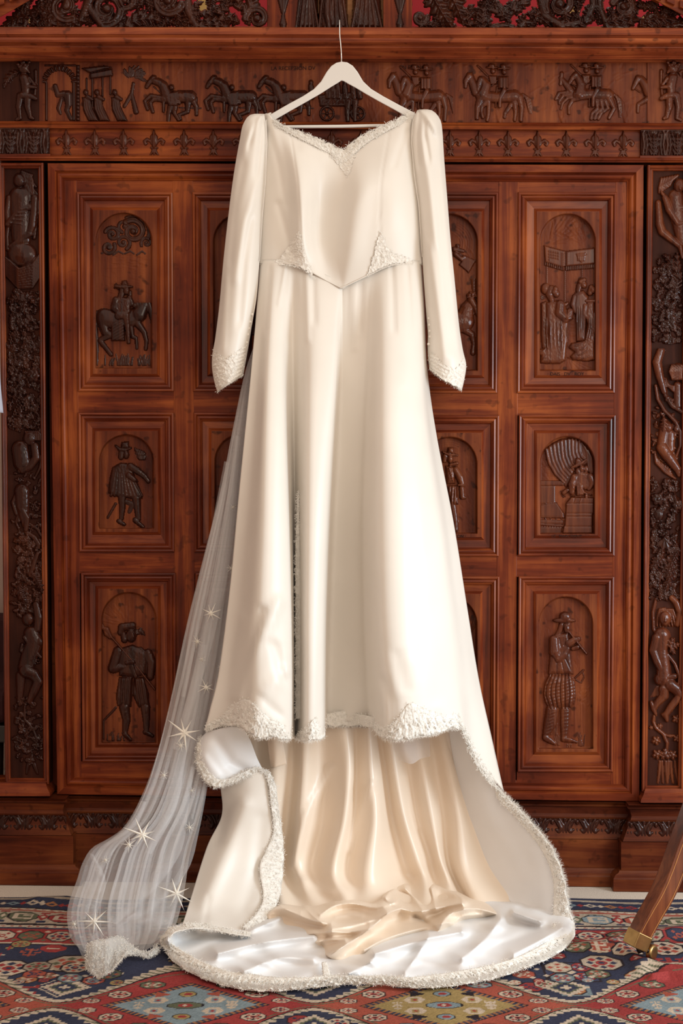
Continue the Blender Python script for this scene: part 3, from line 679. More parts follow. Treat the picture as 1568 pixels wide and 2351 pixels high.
# --- partly hidden panels
def z7(pts): return [(990 + x / 5.34, 460 + y / 5.34) for x, y in pts]
pc1 = panel((918, 441, 1143, 903), (954, 479, 1112, 868), (966, 491, 1096, 851), 'relief panel of a mounted herald, half hidden by the sleeve', both(arcs(1033, 560, [25, 30, 36, 42, 47, 52], -70, 20), arcs(1050, 600, [30, 40], -60, 10)))
R = Relief(1010, 560, 1100, 640)
R.poly(z7([(340, 790), (420, 690), (545, 750), (455, 885)]), 4, 2); R.limb(z7([(310, 640), (420, 690), (545, 745)]), 1.6, 1, 2); R.limb(z7([(455, 885), (545, 730)]), 1.4, 1, 2)
R.limb(z7([(300, 660), (370, 720), (410, 690)]), [6, 5, 3], .8, 3); R.blob(*z7([(325, 560)])[0], 5, 6, 0, 5); R.limb(z7([(280, 600), (390, 620)]), [6, 4], .8)
R.build('herald_banner', FD, M_RELIEF, pc1)
R = Relief(1010, 640, 1112, 830)
R.limb(z7([(300, 1500), (400, 1480), (440, 1330), (480, 1240)]), [26, 24, 16, 10], .6); R.limb(z7([(490, 1220), (540, 1300), (570, 1400)]), [9, 8, 5], .85, 3)
R.limb(z7([(520, 970), (525, 1140)]), [7, 4], .7)
for i in range(3): R.leaf(z7([(505, 1150)])[0], z7([(470 + i * 40, 1140)])[0], z7([(440 + i * 60, 1200 + (i == 1) * 25)])[0], 6, 2, 5, 5)
R.limb(z7([(400, 1580), (500, 1640), (520, 1760), (510, 1870)]), [9, 7, 5, 6], .85, 1); R.limb(z7([(380, 1450), (480, 1450), (470, 1540)]), [4, 5, 4], .6, 6)
R.limb(z7([(540, 1360), (500, 1430)]), 1.5, 1, 6)
R.noise(0.2, 2, 3); R.build('horse', FD, M_RELIEF, pc1)
def z8(pts): return [(1000 + x / 7.347, 960 + y / 7.347) for x, y in pts]
pc2 = panel((920, 953, 1146, 1278), (956, 987, 1112, 1240), (969, 1003, 1095, 1225), 'relief panel of a hatted man standing, half hidden by the skirt', both(arcs(1030, 1066, [42, 47, 52, 57], -150, -60), hatch(1050, 1070, 1090, 1200, 30, 60, 10, .3)))
R = Relief(985, 1015, 1096, 1228)
R.poly(z8([(190, 590), (210, 490), (300, 490), (315, 600)]), 9, 6, 3); R.limb(z8([(120, 570), (220, 615), (370, 625)]), [2, 3.4, 2.4], .8, 7)
R.blob(*z8([(245, 690)])[0], 7, 10, 0, 8, 3); R.limb(z8([(160, 640), (150, 720)]), [6, 5], .8, 3); R.limb(z8([(240, 790), (360, 760)]), [3, 4], .9, 8)
R.poly(z8([(160, 800), (320, 820), (330, 1100), (180, 1120)]), 8, 8); R.limb(z8([(340, 870), (410, 1000), (450, 1130)]), [8, 9, 7], .85, 3); R.limb(z8([(380, 1130), (480, 1130)]), 2.4, .9, 8)
R.limb(z8([(440, 1180), (450, 1330), (490, 1340)]), [6, 6, 4], .85, 3)
R.poly(z8([(180, 1130), (350, 1130), (390, 1450), (260, 1480)]), 8, 7, 0, (7, 1.4, 4)); R.limb(z8([(280, 1450), (320, 1700), (340, 1880)]), [9, 8, 6], .7)
for i in range(6): R.blob(*z8([(230 + i * 12, 850 + i * 40)])[0], 2, 2, 0, 2, 8)
R.noise(0.2, 2, 3); R.build('hatted_man', FD, M_RELIEF, pc2)
letters('ON ·', 1060, 1231.5, 7, pc2)
pc3 = panel((922, 1323, 1146, 1773), (956, 1357, 1109, 1733), (969, 1370, 1095, 1719), 'relief panel at the skirt edge with a spear point showing', hatch(1060, 1400, 1090, 1690, 30, 80, 12, .4))
R = Relief(1000, 1372, 1100, 1710)
R.poly([(1080, 1462), (1097, 1402), (1090, 1440), (1084, 1452)], 5, 4); R.limb([(1096, 1402), (1060, 1500), (1030, 1600)], [1.5, 2, 2], 1, 1); R.limb([(1040, 1420), (1046, 1500), (1040, 1600), (1045, 1690)], [14, 20, 18, 10], .5)
R.build('spearman', FD, M_RELIEF, pc3)
for rc, nm in (((442, 441, 664, 899), 'shadowed relief panel behind the sleeve, beside the plumed rider'), ((445, 947, 664, 1268), 'shadowed relief panel beside the cloaked man, mostly behind the veil'), ((449, 1315, 664, 1750), 'shadowed relief panel behind the starry veil')):
    x0, y0, x1, y1 = rc; h = y1 - y0
    pb = panel(rc, (x0 + 34, y0 + 36, x1 - 34, y1 - 35), (x0 + 48, y0 + 50, x1 - 46, y1 - 52), nm, arcs((x0 + x1) / 2, y0 + 115, [35, 40, 46, 52], -170, -100))
    R = Relief(x0 + 50, y0 + 70, x1 - 48, y1 - 55, 1.8); cx = (x0 + x1) / 2
    R.blob(cx, y0 + 100, 10, 13, 0, 8); R.limb([(cx - 20, y0 + 88), (cx + 20, y0 + 88)], 4, .8, 5); R.poly([(cx - 26, y0 + 118), (cx + 26, y0 + 118), (cx + 34, y1 - 130), (cx - 34, y1 - 130)], 8, 10, 0, (11, 1.6, 0))
    R.limb([(cx - 14, y1 - 135), (cx - 16, y1 - 62)], [10, 7], .7); R.limb([(cx + 14, y1 - 135), (cx + 18, y1 - 62)], [10, 7], .7)
    R.build('carved_man', FD, M_CARVE, pb)
# =================================================================== wardrobe: frieze
def mp(ox, oy, sc):
    return lambda pts: [(ox + x / sc, oy + y / sc) for x, y in pts]
FZ = -0.001
fr = Relief(90, 139, 1486, 284, 2.0)
def hill(pts, h=0.9): fr.stroke(pts, 1.3, h)
for _ in range(420):
    x = random.uniform(95, 1480); y = random.uniform(145, 280); a = math.radians(random.choice((-75, -65, -105, 5, -20, -30))); l = random.uniform(5, 16)
    fr.stroke([(x, y), (x + l * math.cos(a), y + l * math.sin(a))], 1.1, random.choice((-.7, .7)))
for k in range(9):
    x = 200 + k * 145
    hill([(x, 215), (x + 25, 200), (x + 55, 210), (x + 75, 235), (x + 85, 280)]); hill([(x + 30, 205), (x + 60, 175), (x + 90, 165)], .7)
    for j in range(6): hill([(x + 75, 280), (x + 60 + 8 * j, 245 - 4 * abs(j - 3))], .8)
frf = fr.build('frieze_field', FZ, M_PANEL, W, full=True, label='long carved frieze with a procession of horses and riders')
def frz(name, R, mat=None, parent=None):
    return R.build(name, FZ, mat or M_RELIEF, parent or W)
letters('LA RECEPTION DV', 673, 157, 9, frf, FZ + 0.001); letters('EN FRANCE', 950, 155, 9, frf, FZ + 0.001)

def rearing_horse(R, m, two=True):
    R.limb(m([(620, 430), (760, 420), (960, 430)]), [13, 12, 14], .7, 1)
    R.limb(m([(640, 420), (660, 310), (620, 230)]), [13, 10, 8], .8, 2); R.limb(m([(600, 200), (560, 240), (525, 300)]), [7, 6, 4], .85, 3)
    R.limb(m([(590, 190), (600, 170)]), [2.4, 1.2], .9, 6)
    R.limb(m([(660, 450), (560, 490), (520, 560), (520, 635)]), [8, 5, 4, 4], .85, 2)
    for i in range(3): R.limb(m([(600 - i * 20, 440 - i * 25), (500 - i * 45, 470 - i * 30), (450 - i * 40, 520 - i * 20), (430 - i * 18, 590 - i * 60)]), [4.5, 4, 3.4, 3], .85, 1.5 - i * .4)
    for i in range(3): R.limb(m([(930 - i * 50, 500), (960 - i * 60, 580), (880 - i * 50, 640), (850 - i * 40, 700)]), [7, 4.5, 4, 4], .85, 1.6 - i * .4)
    R.limb(m([(980, 480), (1030, 580), (970, 690)]), [9, 5, 4], .85, 2)
    for i in range(4): R.limb(m([(1020, 410), (1060 + i * 14, 480), (1080 + i * 12, 580), (1085 + i * 6, 680)]), [2, 2.2, 2.2, 1], .9, 2)
    if two: R.limb(m([(540, 380), (480, 300), (430, 240)]), [8, 7, 5], .7); R.limb(m([(440, 190), (425, 310)]), [5, 4], .8)
def rider(R, m, dx=0):
    S = lambda p: m([(x + dx, y) for x, y in p])
    R.poly(S([(770, 210), (890, 210), (890, 350), (770, 350)]), 7, 5, 5, (7, 1.2, 0)); R.blob(*S([(840, 160)])[0], 6, 7, 0, 7, 6)
    R.limb(S([(770, 125), (840, 118), (905, 120)]), [2, 3, 2], .8, 10); R.blob(*S([(830, 95)])[0], 7, 5, 0, 7, 7)
    R.limb(S([(840, 370), (795, 450), (790, 550)]), [6, 4.5, 4], .85, 8); R.limb(S([(780, 240), (700, 320), (600, 340), (540, 300)]), 1.4, 1, 9)
    R.limb(S([(760, 330), (745, 560)]), 2, .9, 6)
    # companion behind
    R.blob(*S([(715, 150)])[0], 6, 7, 0, 6, 2); R.limb(S([(640, 110), (700, 108), (760, 112)]), [1.6, 3, 2], .8, 5); R.blob(*S([(700, 88)])[0], 7, 4, 0, 5, 4)
    R.poly(S([(660, 200), (760, 200), (760, 300), (680, 310)]), 5, 4, 1); R.limb(S([(545, 95), (650, 200)]), 2.4, .9, 1)
def walking_horse(R, m):
    R.limb(m([(1000, 440), (1180, 460), (1380, 440)]), [13, 13, 14], .75, 1); R.limb(m([(1020, 420), (1060, 320), (1020, 260)]), [13, 11, 8], .85, 2); R.limb(m([(1000, 250), (975, 310), (965, 380)]), [7, 6, 4], .9, 4)
    R.limb(m([(940, 400), (900, 280), (880, 210)]), [10, 9, 7], .7); R.limb(m([(870, 210), (830, 270), (825, 340)]), [7, 6, 4], .85, 2); R.limb(m([(885, 200), (905, 175)]), [2, 1], .9, 4)
    R.limb(m([(1000, 460), (960, 560), (955, 690)]), [10, 6, 5], .85, 2); R.limb(m([(1080, 500), (1010, 560), (1005, 620), (1020, 680)]), [7, 5, 4, 4], .85, 3); R.limb(m([(1090, 530), (1085, 640), (1070, 715)]), [6, 5, 4], .85, 2)
    R.limb(m([(1430, 460), (1460, 570), (1450, 715)]), [10, 6, 4.5], .85, 2); R.limb(m([(1380, 520), (1390, 620), (1380, 715)]), [8, 5, 4], .85, 1); R.limb(m([(1340, 540), (1270, 640), (1265, 680)]), [6, 4, 4], .85, 1)
    for i in range(4): R.limb(m([(1470, 420), (1510 + i * 16, 480), (1530 + i * 14, 560), (1545 + i * 8, 640)]), [2, 2.4, 2.4, 1], .9, 1)
for ox, two in ((1200, True),):
    R = Relief(1270, 160, 1440, 282); rearing_horse(R, mp(1200, 130, 4.9)); R.noise(.15, 2, 3); frz('carved_horse', R)
    R = Relief(1300, 140, 1400, 250); rider(R, mp(1200, 130, 4.9)); R.noise(.15, 2, 3); frz('carved_rider', R)
R = Relief(1060, 158, 1222, 284); walking_horse(R, mp(900, 130, 4.9)); R.noise(.15, 2, 3); frz('carved_horse', R)
R = Relief(1090, 140, 1200, 260); rider(R, mp(900 + 86, 132, 4.9)); frz('carved_rider', R)
R = Relief(880, 158, 1040, 284); walking_horse(R, mp(725, 130, 4.9)); frz('carved_horse', R)
R = Relief(900, 140, 1000, 270); rider(R, mp(808, 134, 4.9)); frz('carved_rider', R)
R = Relief(1445, 170, 1487, 270); m = mp(1200, 130, 4.9)
R.limb(m([(1420, 400), (1380, 320), (1330, 250)]), [13, 11, 8], .8, 2); R.limb(m([(1300, 240), (1270, 300), (1240, 360)]), [7, 6, 4], .9, 4); R.limb(m([(1400, 480), (1300, 540), (1295, 620)]), [7, 5, 4], .85); R.limb(m([(1260, 360), (1320, 400), (1400, 395)]), 1.3, 1, 5)
frz('carved_horse', R)
# grooms leading the cart horses
def cart_horse(R, m):
    R.limb(m([(330, 470), (450, 450), (620, 450)]), [12, 14, 15], .75, 1); R.limb(m([(360, 430), (320, 330), (270, 280)]), [12, 11, 8], .85, 2); R.limb(m([(210, 240), (160, 290), (130, 340)]), [7, 6, 4.5], .85, 2); R.limb(m([(270, 290), (220, 270)]), [9, 8], .85, 3)
    for i in range(2): R.limb(m([(280, 460 + i * 20), (180 + i * 30, 440 + i * 40), (110 + i * 60, 500 + i * 20), (140 + i * 60, 590 + i * 30)]), [6, 5, 4, 4], .85, 2)
    R.limb(m([(600, 500), (590, 620), (490, 660), (510, 700)]), [9, 5, 4, 4], .85, 1); R.limb(m([(640, 480), (690, 560), (690, 650)]), [8, 5, 4], .85, 1)
    for i in range(3): R.limb(m([(640, 400), (690, 470 + 20 * i), (700, 560 + 20 * i)]), [3, 2.6, 1], .9, 1)
    R.stroke(m([(210, 340), (300, 420)]), 1, 2); R.limb(m([(500, 575), (740, 580)]), 1.8, .9)
def groom(R, m):
    R.poly(m([(350, 400), (460, 390), (500, 520), (470, 560), (380, 560), (330, 470)]), 8, 6, 4); R.blob(*m([(410, 345)])[0], 6, 7, 0, 8, 5)
    R.limb(m([(340, 410), (320, 520), (320, 620)]), [4, 3.6, 2.6], .9, 5); R.limb(m([(470, 410), (500, 520)]), [5, 4], .85, 6)
    R.limb(m([(400, 560), (380, 640), (375, 730)]), [7, 5, 4], .85, 3); R.limb(m([(450, 560), (440, 630), (490, 710)]), [7, 5, 4], .85, 3)
for ox in (310, 449, 568):
    R = Relief(ox + 10, 165, ox + 165, 284); cart_horse(R, mp(ox, 130, 4.9)); R.noise(.2, 2, 3); frz('carved_horse', R, M_CARVE)
    R = Relief(ox + 55, 190, ox + 120, 284); groom(R, mp(ox, 130, 4.9)); R.noise(.2, 2, 3); frz('carved_groom', R, M_CARVE)
m = mp(620, 130, 4.9)
R = Relief(690, 180, 850, 284)
R.poly(m([(540, 430), (900, 400), (1000, 520), (900, 560), (560, 560)]), 5, 4)
for cx, cy in ((640, 640), (985, 640)):
    R.limb([(a, b) for a, b in m([(cx + 75 * math.cos(t), cy + 75 * math.sin(t)) for t in np.linspace(0, 2 * math.pi, 25)])], 2.2, .9, 4)
    for t in range(6): R.limb(m([(cx, cy), (cx + 72 * math.cos(t * 1.047), cy + 72 * math.sin(t * 1.047))]), 1.2, 1, 3)
    R.blob(*m([(cx, cy)])[0], 3.4, 3.4, 0, 4, 4)
for i, x in enumerate((460, 640, 700, 760, 840, 930, 1000)):
    R.limb(m([(x, 330), (x + 10, 450)]), [6, 7], .85, 3); R.blob(*m([(x, 290)])[0], 5, 6, 0, 6, 3)
for x in (880, 960): R.limb(m([(x, 500), (x - 10, 620), (x - 5, 720)]), [7, 6, 4], .85, 4)
R.noise(.25, 2, 3); frz('carved_cart', R, M_CARVE)
# city gate, canopy, waiting people
m = mp(0, 130, 4.9)
R = Relief(98, 145, 186, 284)
for i in range(13):
    a0 = math.pi * (1 + i / 13) + .04; a1 = math.pi * (1 + (i + 1) / 13) - .04
    R.poly(m([(665 + 140 * math.cos(a0), 300 + 140 * math.sin(a0)), (665 + 200 * math.cos(a0), 300 + 200 * math.sin(a0)), (665 + 200 * math.cos(a1), 300 + 200 * math.sin(a1)), (665 + 140 * math.cos(a1), 300 + 140 * math.sin(a1))]), 6, 2)
for i in range(15): R.poly(m([(858, 95 + i * 42), (897, 95 + i * 42), (897, 132 + i * 42), (858, 132 + i * 42)]), 7, 2)
R.poly(m([(510, 290), (535, 290), (535, 720), (510, 720)]), 5, 2); R.poly(m([(815, 290), (845, 290), (845, 720), (815, 720)]), 4, 2); R.poly(m([(505, 92), (850, 92), (850, 108), (505, 108)]), 3, 1)
R.limb(m([(760, 430), (770, 540), (750, 600), (795, 700)]), [10, 7, 5, 4], .7); R.limb(m([(690, 480), (660, 580), (680, 640)]), [4, 5, 3], .8); R.limb(m([(620, 330), (650, 430), (720, 420)]), [5, 6, 8], .6)
frz('carved_gateway', R, M_CARVE)
R = Relief(186, 148, 300, 284)
R.poly(m([(915, 130), (1170, 100), (1265, 118), (1010, 185)]), 11, 3); R.poly(m([(1010, 185), (1262, 135), (1270, 215), (1015, 250)]), 9, 3)
for x, y0, y1 in ((975, 250, 450), (1038, 250, 610), (1155, 240, 440), (1240, 225, 420)): R.limb(m([(x, y0), (x, y1)]), 2, .9, 2)
frz('carved_canopy', R, M_CARVE)
for bx, fl_ in ((1090, 1), (1290, 1), (965, 0.6)):
    R = Relief(bx / 4.9 - 12, 190, bx / 4.9 + 38, 284)
    R.poly(m([(bx - 40, 460), (bx + 50, 440), (bx + 70, 560), (bx + 150, 730), (bx + 30, 725), (bx - 30, 600)]), 7, 6)
    for i in range(4): R.limb(m([(bx - 25 + i * 22, 470), (bx - 15 + i * 26, 590), (bx + 40 + i * 30, 720)]), [1.6, 2, 1.6], .9, 6)
    R.blob(*m([(bx, 400)])[0], 6, 7, 0, 7, 3); R.limb(m([(bx + 20, 450), (bx + 70, 480)]), [5, 4], .85, 6)
    frz('carved_onlooker', R, M_CARVE)
R = Relief(262, 150, 345, 284)
R.limb(m([(1400, 560), (1480, 420), (1500, 300)]), [4, 4, 3], .8); R.limb(m([(1480, 420), (1530, 620)]), [4, 6], .8)
for i in range(70):
    a = random.uniform(-2.9, .1); rr = random.uniform(5, 26); R.limb([(305 + rr * math.cos(a), 180 + rr * .9 * math.sin(a)), (305 + (rr + 8) * math.cos(a + .2), 180 + (rr + 8) * .9 * math.sin(a + .2))], 1.4, .9)
frz('carved_tree', R, M_CARVE)
# cherubs on the end blocks
def cherub(R, m):
    R.limb(m([(270, 230), (290, 300), (290, 400)]), [11, 12, 10], .9, 4); R.blob(*m([(270, 130)])[0], 14, 14, 0, 14, 3); R.limb(m([(305, 150), (330, 180)]), [5, 3], .9, 10)
    for i in range(9): R.blob(*m([(200 + i * 16, 85 + 28 * math.sin(i * 1.3))])[0], 4.5, 4.5, 0, 6, 10)
    R.limb(m([(270, 240), (290, 330), (400, 345)]), [6, 6, 4], .9, 9); R.limb(m([(330, 240), (390, 320)]), [5, 4], .9, 6); R.limb(m([(400, 160), (405, 300), (385, 470)]), [4, 3, 4], .9, 4)
    R.limb(m([(250, 430), (340, 440), (400, 470)]), [8, 7, 5], .8, 8); R.limb(m([(230, 440), (210, 560), (225, 690), (185, 710)]), [9, 7, 5, 4], .9, 3); R.limb(m([(310, 460), (310, 560), (340, 680), (370, 695)]), [10, 8, 5, 4], .9, 3)
    R.leaf(m([(200, 180)])[0], m([(90, 190)])[0], m([(40, 360)])[0], 9, 5, 5)
quadbox('frieze_end_block', [(-70, 137), (89, 137), (89, 283), (-70, 282)], -0.04, 0.003, M_BACK, 0.001)  # darker than its right twin: left-hand shade put into the colour
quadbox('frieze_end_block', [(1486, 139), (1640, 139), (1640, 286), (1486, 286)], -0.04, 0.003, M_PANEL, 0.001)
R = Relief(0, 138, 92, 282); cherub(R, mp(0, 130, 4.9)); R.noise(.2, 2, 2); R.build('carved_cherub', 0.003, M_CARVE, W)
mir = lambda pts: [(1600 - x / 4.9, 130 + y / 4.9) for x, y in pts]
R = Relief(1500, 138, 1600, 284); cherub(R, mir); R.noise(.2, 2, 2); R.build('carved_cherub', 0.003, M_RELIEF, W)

# ------------------------------------------------------------------ fleur-de-lis row
R = Relief(755, 295, 813, 362, 1.1); c = 784
R.leaf((c, 340), (c - 1, 320), (c, 299), 8, 1, 6, 1, .05); R.stroke([(c, 338), (c, 302)], 1.4, 1.8, True)
for s in (-1, 1):
    R.limb([(c, 340), (c + s * 8, 326), (c + s * 16, 321), (c + s * 22, 326), (c + s * 20, 332), (c + s * 16, 330)], [2.4, 3.4, 4, 4, 3.4, 2], .9, 1)
R.limb([(c - 7, 341), (c + 7, 341)], 2.6, .9, 2)
for s in (-1, 0, 1): R.limb([(c + s * 2, 341), (c + s * 4, 350), (c + s * 9, 357)], [2.6, 3.4, 2], .9, 1)
fleur0 = R.build('fleur_de_lis', -0.0115, M_RELIEF, W)
xs = [153, 218, 284, 354, 423, 490] + [490 + 67.9 * k for k in range(1, 8)] + [1033, 1100, 1166, 1234, 1300, 1366, 1430.5]
base = CB(784, 330, -0.0115)
for i, x in enumerate(xs):
    o = fleur0 if i == 0 else fleur0.copy()
    if i: COL.objects.link(o)
    o.location = CB(x, 330 + (x - 784) * 0.003, -0.0115) - base
def console(x0, x1, ym):
    quadbox('console_block', [(x0, 296 + ym), (x1, 296 + ym), (x1, 358 + ym), (x0, 358 + ym)], -0.04, 0.004, M_BACK, .001)
    quadbox('console_fillet', [(x0 - 3, 355 + ym), (x1 + 3, 355 + ym), (x1 + 3, 361 + ym), (x0 - 3, 361 + ym)], -0.02, 0.014, M_WH, .001)
    R = Relief(x0 - 2, 294 + ym, x1 + 2, 356 + ym)
    w = 54; k = 0; x = x0 + 2
    while x < x1:
        for s in (-1, 1):
            cx = x + 27
            R.limb([(cx + s * 25, 354 + ym), (cx + s * 22, 330 + ym), (cx + s * 25, 305 + ym), (cx + s * 22, 299 + ym)], [2.6, 3, 3.4, 3], .9, 1); R.limb([(cx + s * 18, 354 + ym), (cx + s * 15, 330 + ym), (cx + s * 18, 306 + ym)], [2.2, 2.6, 2.4], .9, 1)
            R.leaf((cx + s * 6, 354 + ym), (cx + s * 4, 320 + ym), (cx + s * 14, 300 + ym), 6, 4, 5)
        R.leaf((x + 27, 355 + ym), (x + 27, 330 + ym), (x + 27, 303 + ym), 6, 6, 6, 2); R.scroll(x + 27, 301 + ym, 6, 1.3, 0, 1)
        x += w
    R.limb([(x0, 297 + ym), (x1, 297 + ym)], 2.2, .9, 2)
    R.build('acanthus_carving', 0.004, M_CARVE, W)
console(-60, 112, -2); console(1472, 1632, 2)

# ------------------------------------------------------------------ carved pilasters
def pilaster(x0, x1, ytop, ybot, ym):
    lx = lambda x, y: ln(x, y, 1000)
    quadbox('pilaster_board', [(lx(x0, ytop), ytop), (lx(x1, ytop), ytop), (lx(x1, ybot), ybot), (lx(x0, ybot), ybot)], -0.05, 0.006, M_BACK, 0.001)
    prof = [(0, -0.02), (0, 0.018), (1.5, 0.024), (4, 0.027), (6.5, 0.024), (8, 0.016), (9.5, 0.019), (12, 0.017), (14, 0.006)]
    for side, (a, s) in enumerate(((x0, 1), (x1, -1))):
        V = []; F = []
        for i, d in prof:
            V += [CB(lx(a + s * i, ytop), ytop, d), CB(lx(a + s * i, ybot), ybot, d)]
        for k in range(len(prof) - 1): F.append((2 * k, 2 * k + 1, 2 * k + 3, 2 * k + 2) if s > 0 else (2 * k, 2 * k + 2, 2 * k + 3, 2 * k + 1))
        part('pilaster_bead', V, F, M_GLOSS, W, True)
    for y, s in ((ytop, 1), (ybot, -1)):
        V = []; F = []
        for i, d in prof:
            V += [CB(lx(x0 + i * .8, y), y + s * i, d), CB(lx(x1 - i * .8, y), y + s * i, d)]
        for k in range(len(prof) - 1): F.append((2 * k, 2 * k + 1, 2 * k + 3, 2 * k + 2) if s < 0 else (2 * k, 2 * k + 2, 2 * k + 3, 2 * k + 1))
        part('pilaster_bead', V, F, M_WH, W, True)
pilaster(1480, 1578, 379, 1817, 0); pilaster(3, 106, 374, 1800, 0)
def rose(R, x, y, r, z=3):
    for k in range(6):
        a = k * 1.047; R.blob(x + r * .55 * math.cos(a), y + r * .55 * math.sin(a), r * .5, r * .42, math.degrees(a), r * .5, z)
    R.scroll(x, y, r * .55, 1.5, 0, 1, r * .16, 1, z + r * .4)
def berries(R, x, y, n=7, r=2.6, z=2):
    for k in range(n):
        a = k * 2.4; q = r * 1.15 * math.sqrt(k); R.blob(x + q * math.cos(a), y + q * math.sin(a), r, r, 0, r * 1.1, z)
def foliage(R, x0, y0, x1, y1, n, size=13):
    for _ in range(n):
        x = random.uniform(x0, x1); y = random.uniform(y0, y1); a = random.uniform(0, 6.28); l = size * random.uniform(.8, 1.5); b = a + random.uniform(-.7, .7)
        q = random.random()
        if q < .66: R.leaf((x, y), (x + l * .5 * math.cos(a), y + l * .5 * math.sin(a)), (x + l * math.cos(b), y + l * math.sin(b)), size * .42, random.choice((2, 3, 3)), size * .35, random.uniform(0, 5))
        elif q < .8: berries(R, x, y, random.choice((4, 6, 8)), 2.4, random.uniform(0, 4))
        elif q < .92: rose(R, x, y, size * random.uniform(.5, .75), random.uniform(0, 4))
        else: R.blob(x, y, size * .42, size * .32, random.uniform(0, 180), size * .4, 3)
PD = 0.006
# right pilaster
R = Relief(1494, 580, 1566, 790); foliage(R, 1500, 600, 1560, 785, 170); R.leaf((1560, 640), (1540, 590), (1520, 585), 10, 5, 8, 4); R.leaf((1562, 640), (1550, 600), (1556, 570), 8, 5, 8, 4); R.leaf((1560, 620), (1530, 605), (1515, 612), 7, 4, 8, 4)
for i in range(4): R.limb([(1554, 635 + i * 9), (1568, 625 + i * 9)], 3, .9, 6)
R.build('foliage_carving', PD, M_CARVE, W)
m = mp(1470, 380, 6.53)
R = Relief(1494, 392, 1568, 602)
R.blob(*m([(585, 300)])[0], 13, 17, 10, 13, 4); R.limb(m([(590, 310), (600, 350)]), [3, 3.4], .9, 16)
for i in range(7): R.limb(m([(560 - i * 40, 150 + i * 8), (470 - i * 30, 220 + i * 20), (440 - i * 26, 300 + i * 18)]), [3.5, 4.4, 3], .85, 4 - i * .3)
R.limb(m([(540, 470), (560, 700), (600, 900), (640, 1150)]), [18, 20, 18, 14], .6, 0)
R.limb(m([(370, 480), (430, 650), (560, 860), (640, 860)]), [7, 9, 8, 6], .95, 6); R.limb(m([(400, 510), (330, 420), (310, 370)]), [5, 4, 2], .9, 6)
R.limb(m([(270, 560), (290, 880), (330, 990), (600, 1210)]), [7, 10, 10, 7], .95, 3); R.limb(m([(600, 1210), (630, 1380)]), [6, 4], .95, 5); R.limb(m([(590, 620), (660, 640)]), [8, 8], .9, 4)
R.noise(.12, 2, 3); R.build('carved_caryatid', PD, M_RELIEF, W)
m = mp(1470, 740, 6.53)
R = Relief(1494, 800, 1568, 1110)
R.limb(m([(310, 420), (250, 600), (290, 800), (360, 1040)]), [9, 11, 10, 7], .95, 4); R.blob(*m([(570, 720)])[0], 15, 17, 0, 13, 3)
for i in range(9): R.limb(m([(470 + i * 20, 640), (440 + i * 22, 740), (480 + i * 18, 860)]), [2, 2.6, 2], .9, 14)
for i in range(5): R.limb(m([(380, 840 + i * 30), (420 + i * 20, 960), (500, 1040)]), [2.6, 2.6, 2], .9, 6)
R.limb(m([(560, 940), (560, 1250)]), [9, 10], .7, 3); R.limb(m([(380, 1100), (480, 1250), (640, 1350)]), [5, 6, 5], .9, 4); R.leaf(m([(390, 1120)])[0], m([(440, 1200)])[0], m([(500, 1150)])[0], 8, 3, 5, 5)
R.limb(m([(230, 950), (260, 1150), (360, 1320), (530, 1490), (600, 1640), (600, 1850), (540, 2010)]), [4, 4.4, 4.6, 5, 4.6, 4, 3], .95, 6)
R.limb(m([(380, 1560), (350, 1700), (330, 1850)]), [14, 13, 13], .85, 2); R.blob(*m([(420, 1580)])[0], 11, 12, 0, 10, 6); R.blob(*m([(540, 1600)])[0], 7, 8, 0, 7, 5)
R.leaf(m([(350, 1440)])[0], m([(370, 1550)])[0], m([(340, 1640)])[0], 9, 4, 6, 11); R.limb(m([(440, 1680), (440, 1900)]), [13, 12], .6, 3)
R.limb(m([(330, 1880), (420, 2010), (560, 2200), (580, 2290)]), [14, 13, 9, 5], .95, 5); R.limb(m([(215, 1950), (240, 2100), (380, 2250), (520, 2340)]), [3, 4, 4, 3], .9, 3); R.poly(m([(220, 1960), (300, 2080), (440, 2190), (520, 2330), (380, 2240), (250, 2110)]), 5, 4, 0)
for i in range(26): x = random.uniform(260, 470); R.blob(*m([(x, 1980 + (x - 220) * .95 + random.uniform(-20, 50))])[0], 1.3, 1.3, 0, 1.4, 5)
foliage(R, 1496, 930, 1556, 1060, 40, 9); R.noise(.12, 2, 3); R.build('carved_satyr', PD, M_RELIEF, W)
R = Relief(1490, 1090, 1566, 1385); foliage(R, 1496, 1100, 1558, 1375, 210); m = mp(1470, 1100, 6.53)
rose(R, *m([(265, 300)])[0], 15, 5); rose(R, *m([(570, 390)])[0], 14, 5); R.blob(*m([(280, 530)])[0], 12, 15, 0, 10, 4)
for i in range(7): R.stroke(m([(220 + i * 22, 450), (230 + i * 18, 620)]), .9, -1.4, True)
for a in (-60, -15, 25, 60): R.leaf(m([(365, 870)])[0], (1526 + 12 * math.sin(math.radians(a)), 1252), (1526 + 26 * math.sin(math.radians(a)), 1233 + 40 * math.cos(math.radians(a))), 5.5, 1, 5, 6, .05)
R.leaf(m([(560, 1090)])[0], m([(480, 1200)])[0], m([(400, 1480)])[0], 13, 5, 7, 4); R.leaf(m([(320, 1160)])[0], m([(230, 1260)])[0], m([(160, 1400)])[0], 12, 5, 6, 3); R.leaf(m([(480, 1350)])[0], m([(430, 1520)])[0], m([(360, 1700)])[0], 11, 4, 7, 5)
R.noise(.15, 2, 3); R.build('foliage_carving', PD, M_CARVE, W)
m = mp(1470, 1100, 6.53); m2 = mp(1470, 1460, 6.03)
R = Relief(1488, 1360, 1568, 1660)
R.blob(*m([(370, 2090)])[0], 14, 18, 0, 13, 4); R.limb(m([(375, 2080), (378, 2130)]), [2.4, 3.2], .9, 16)
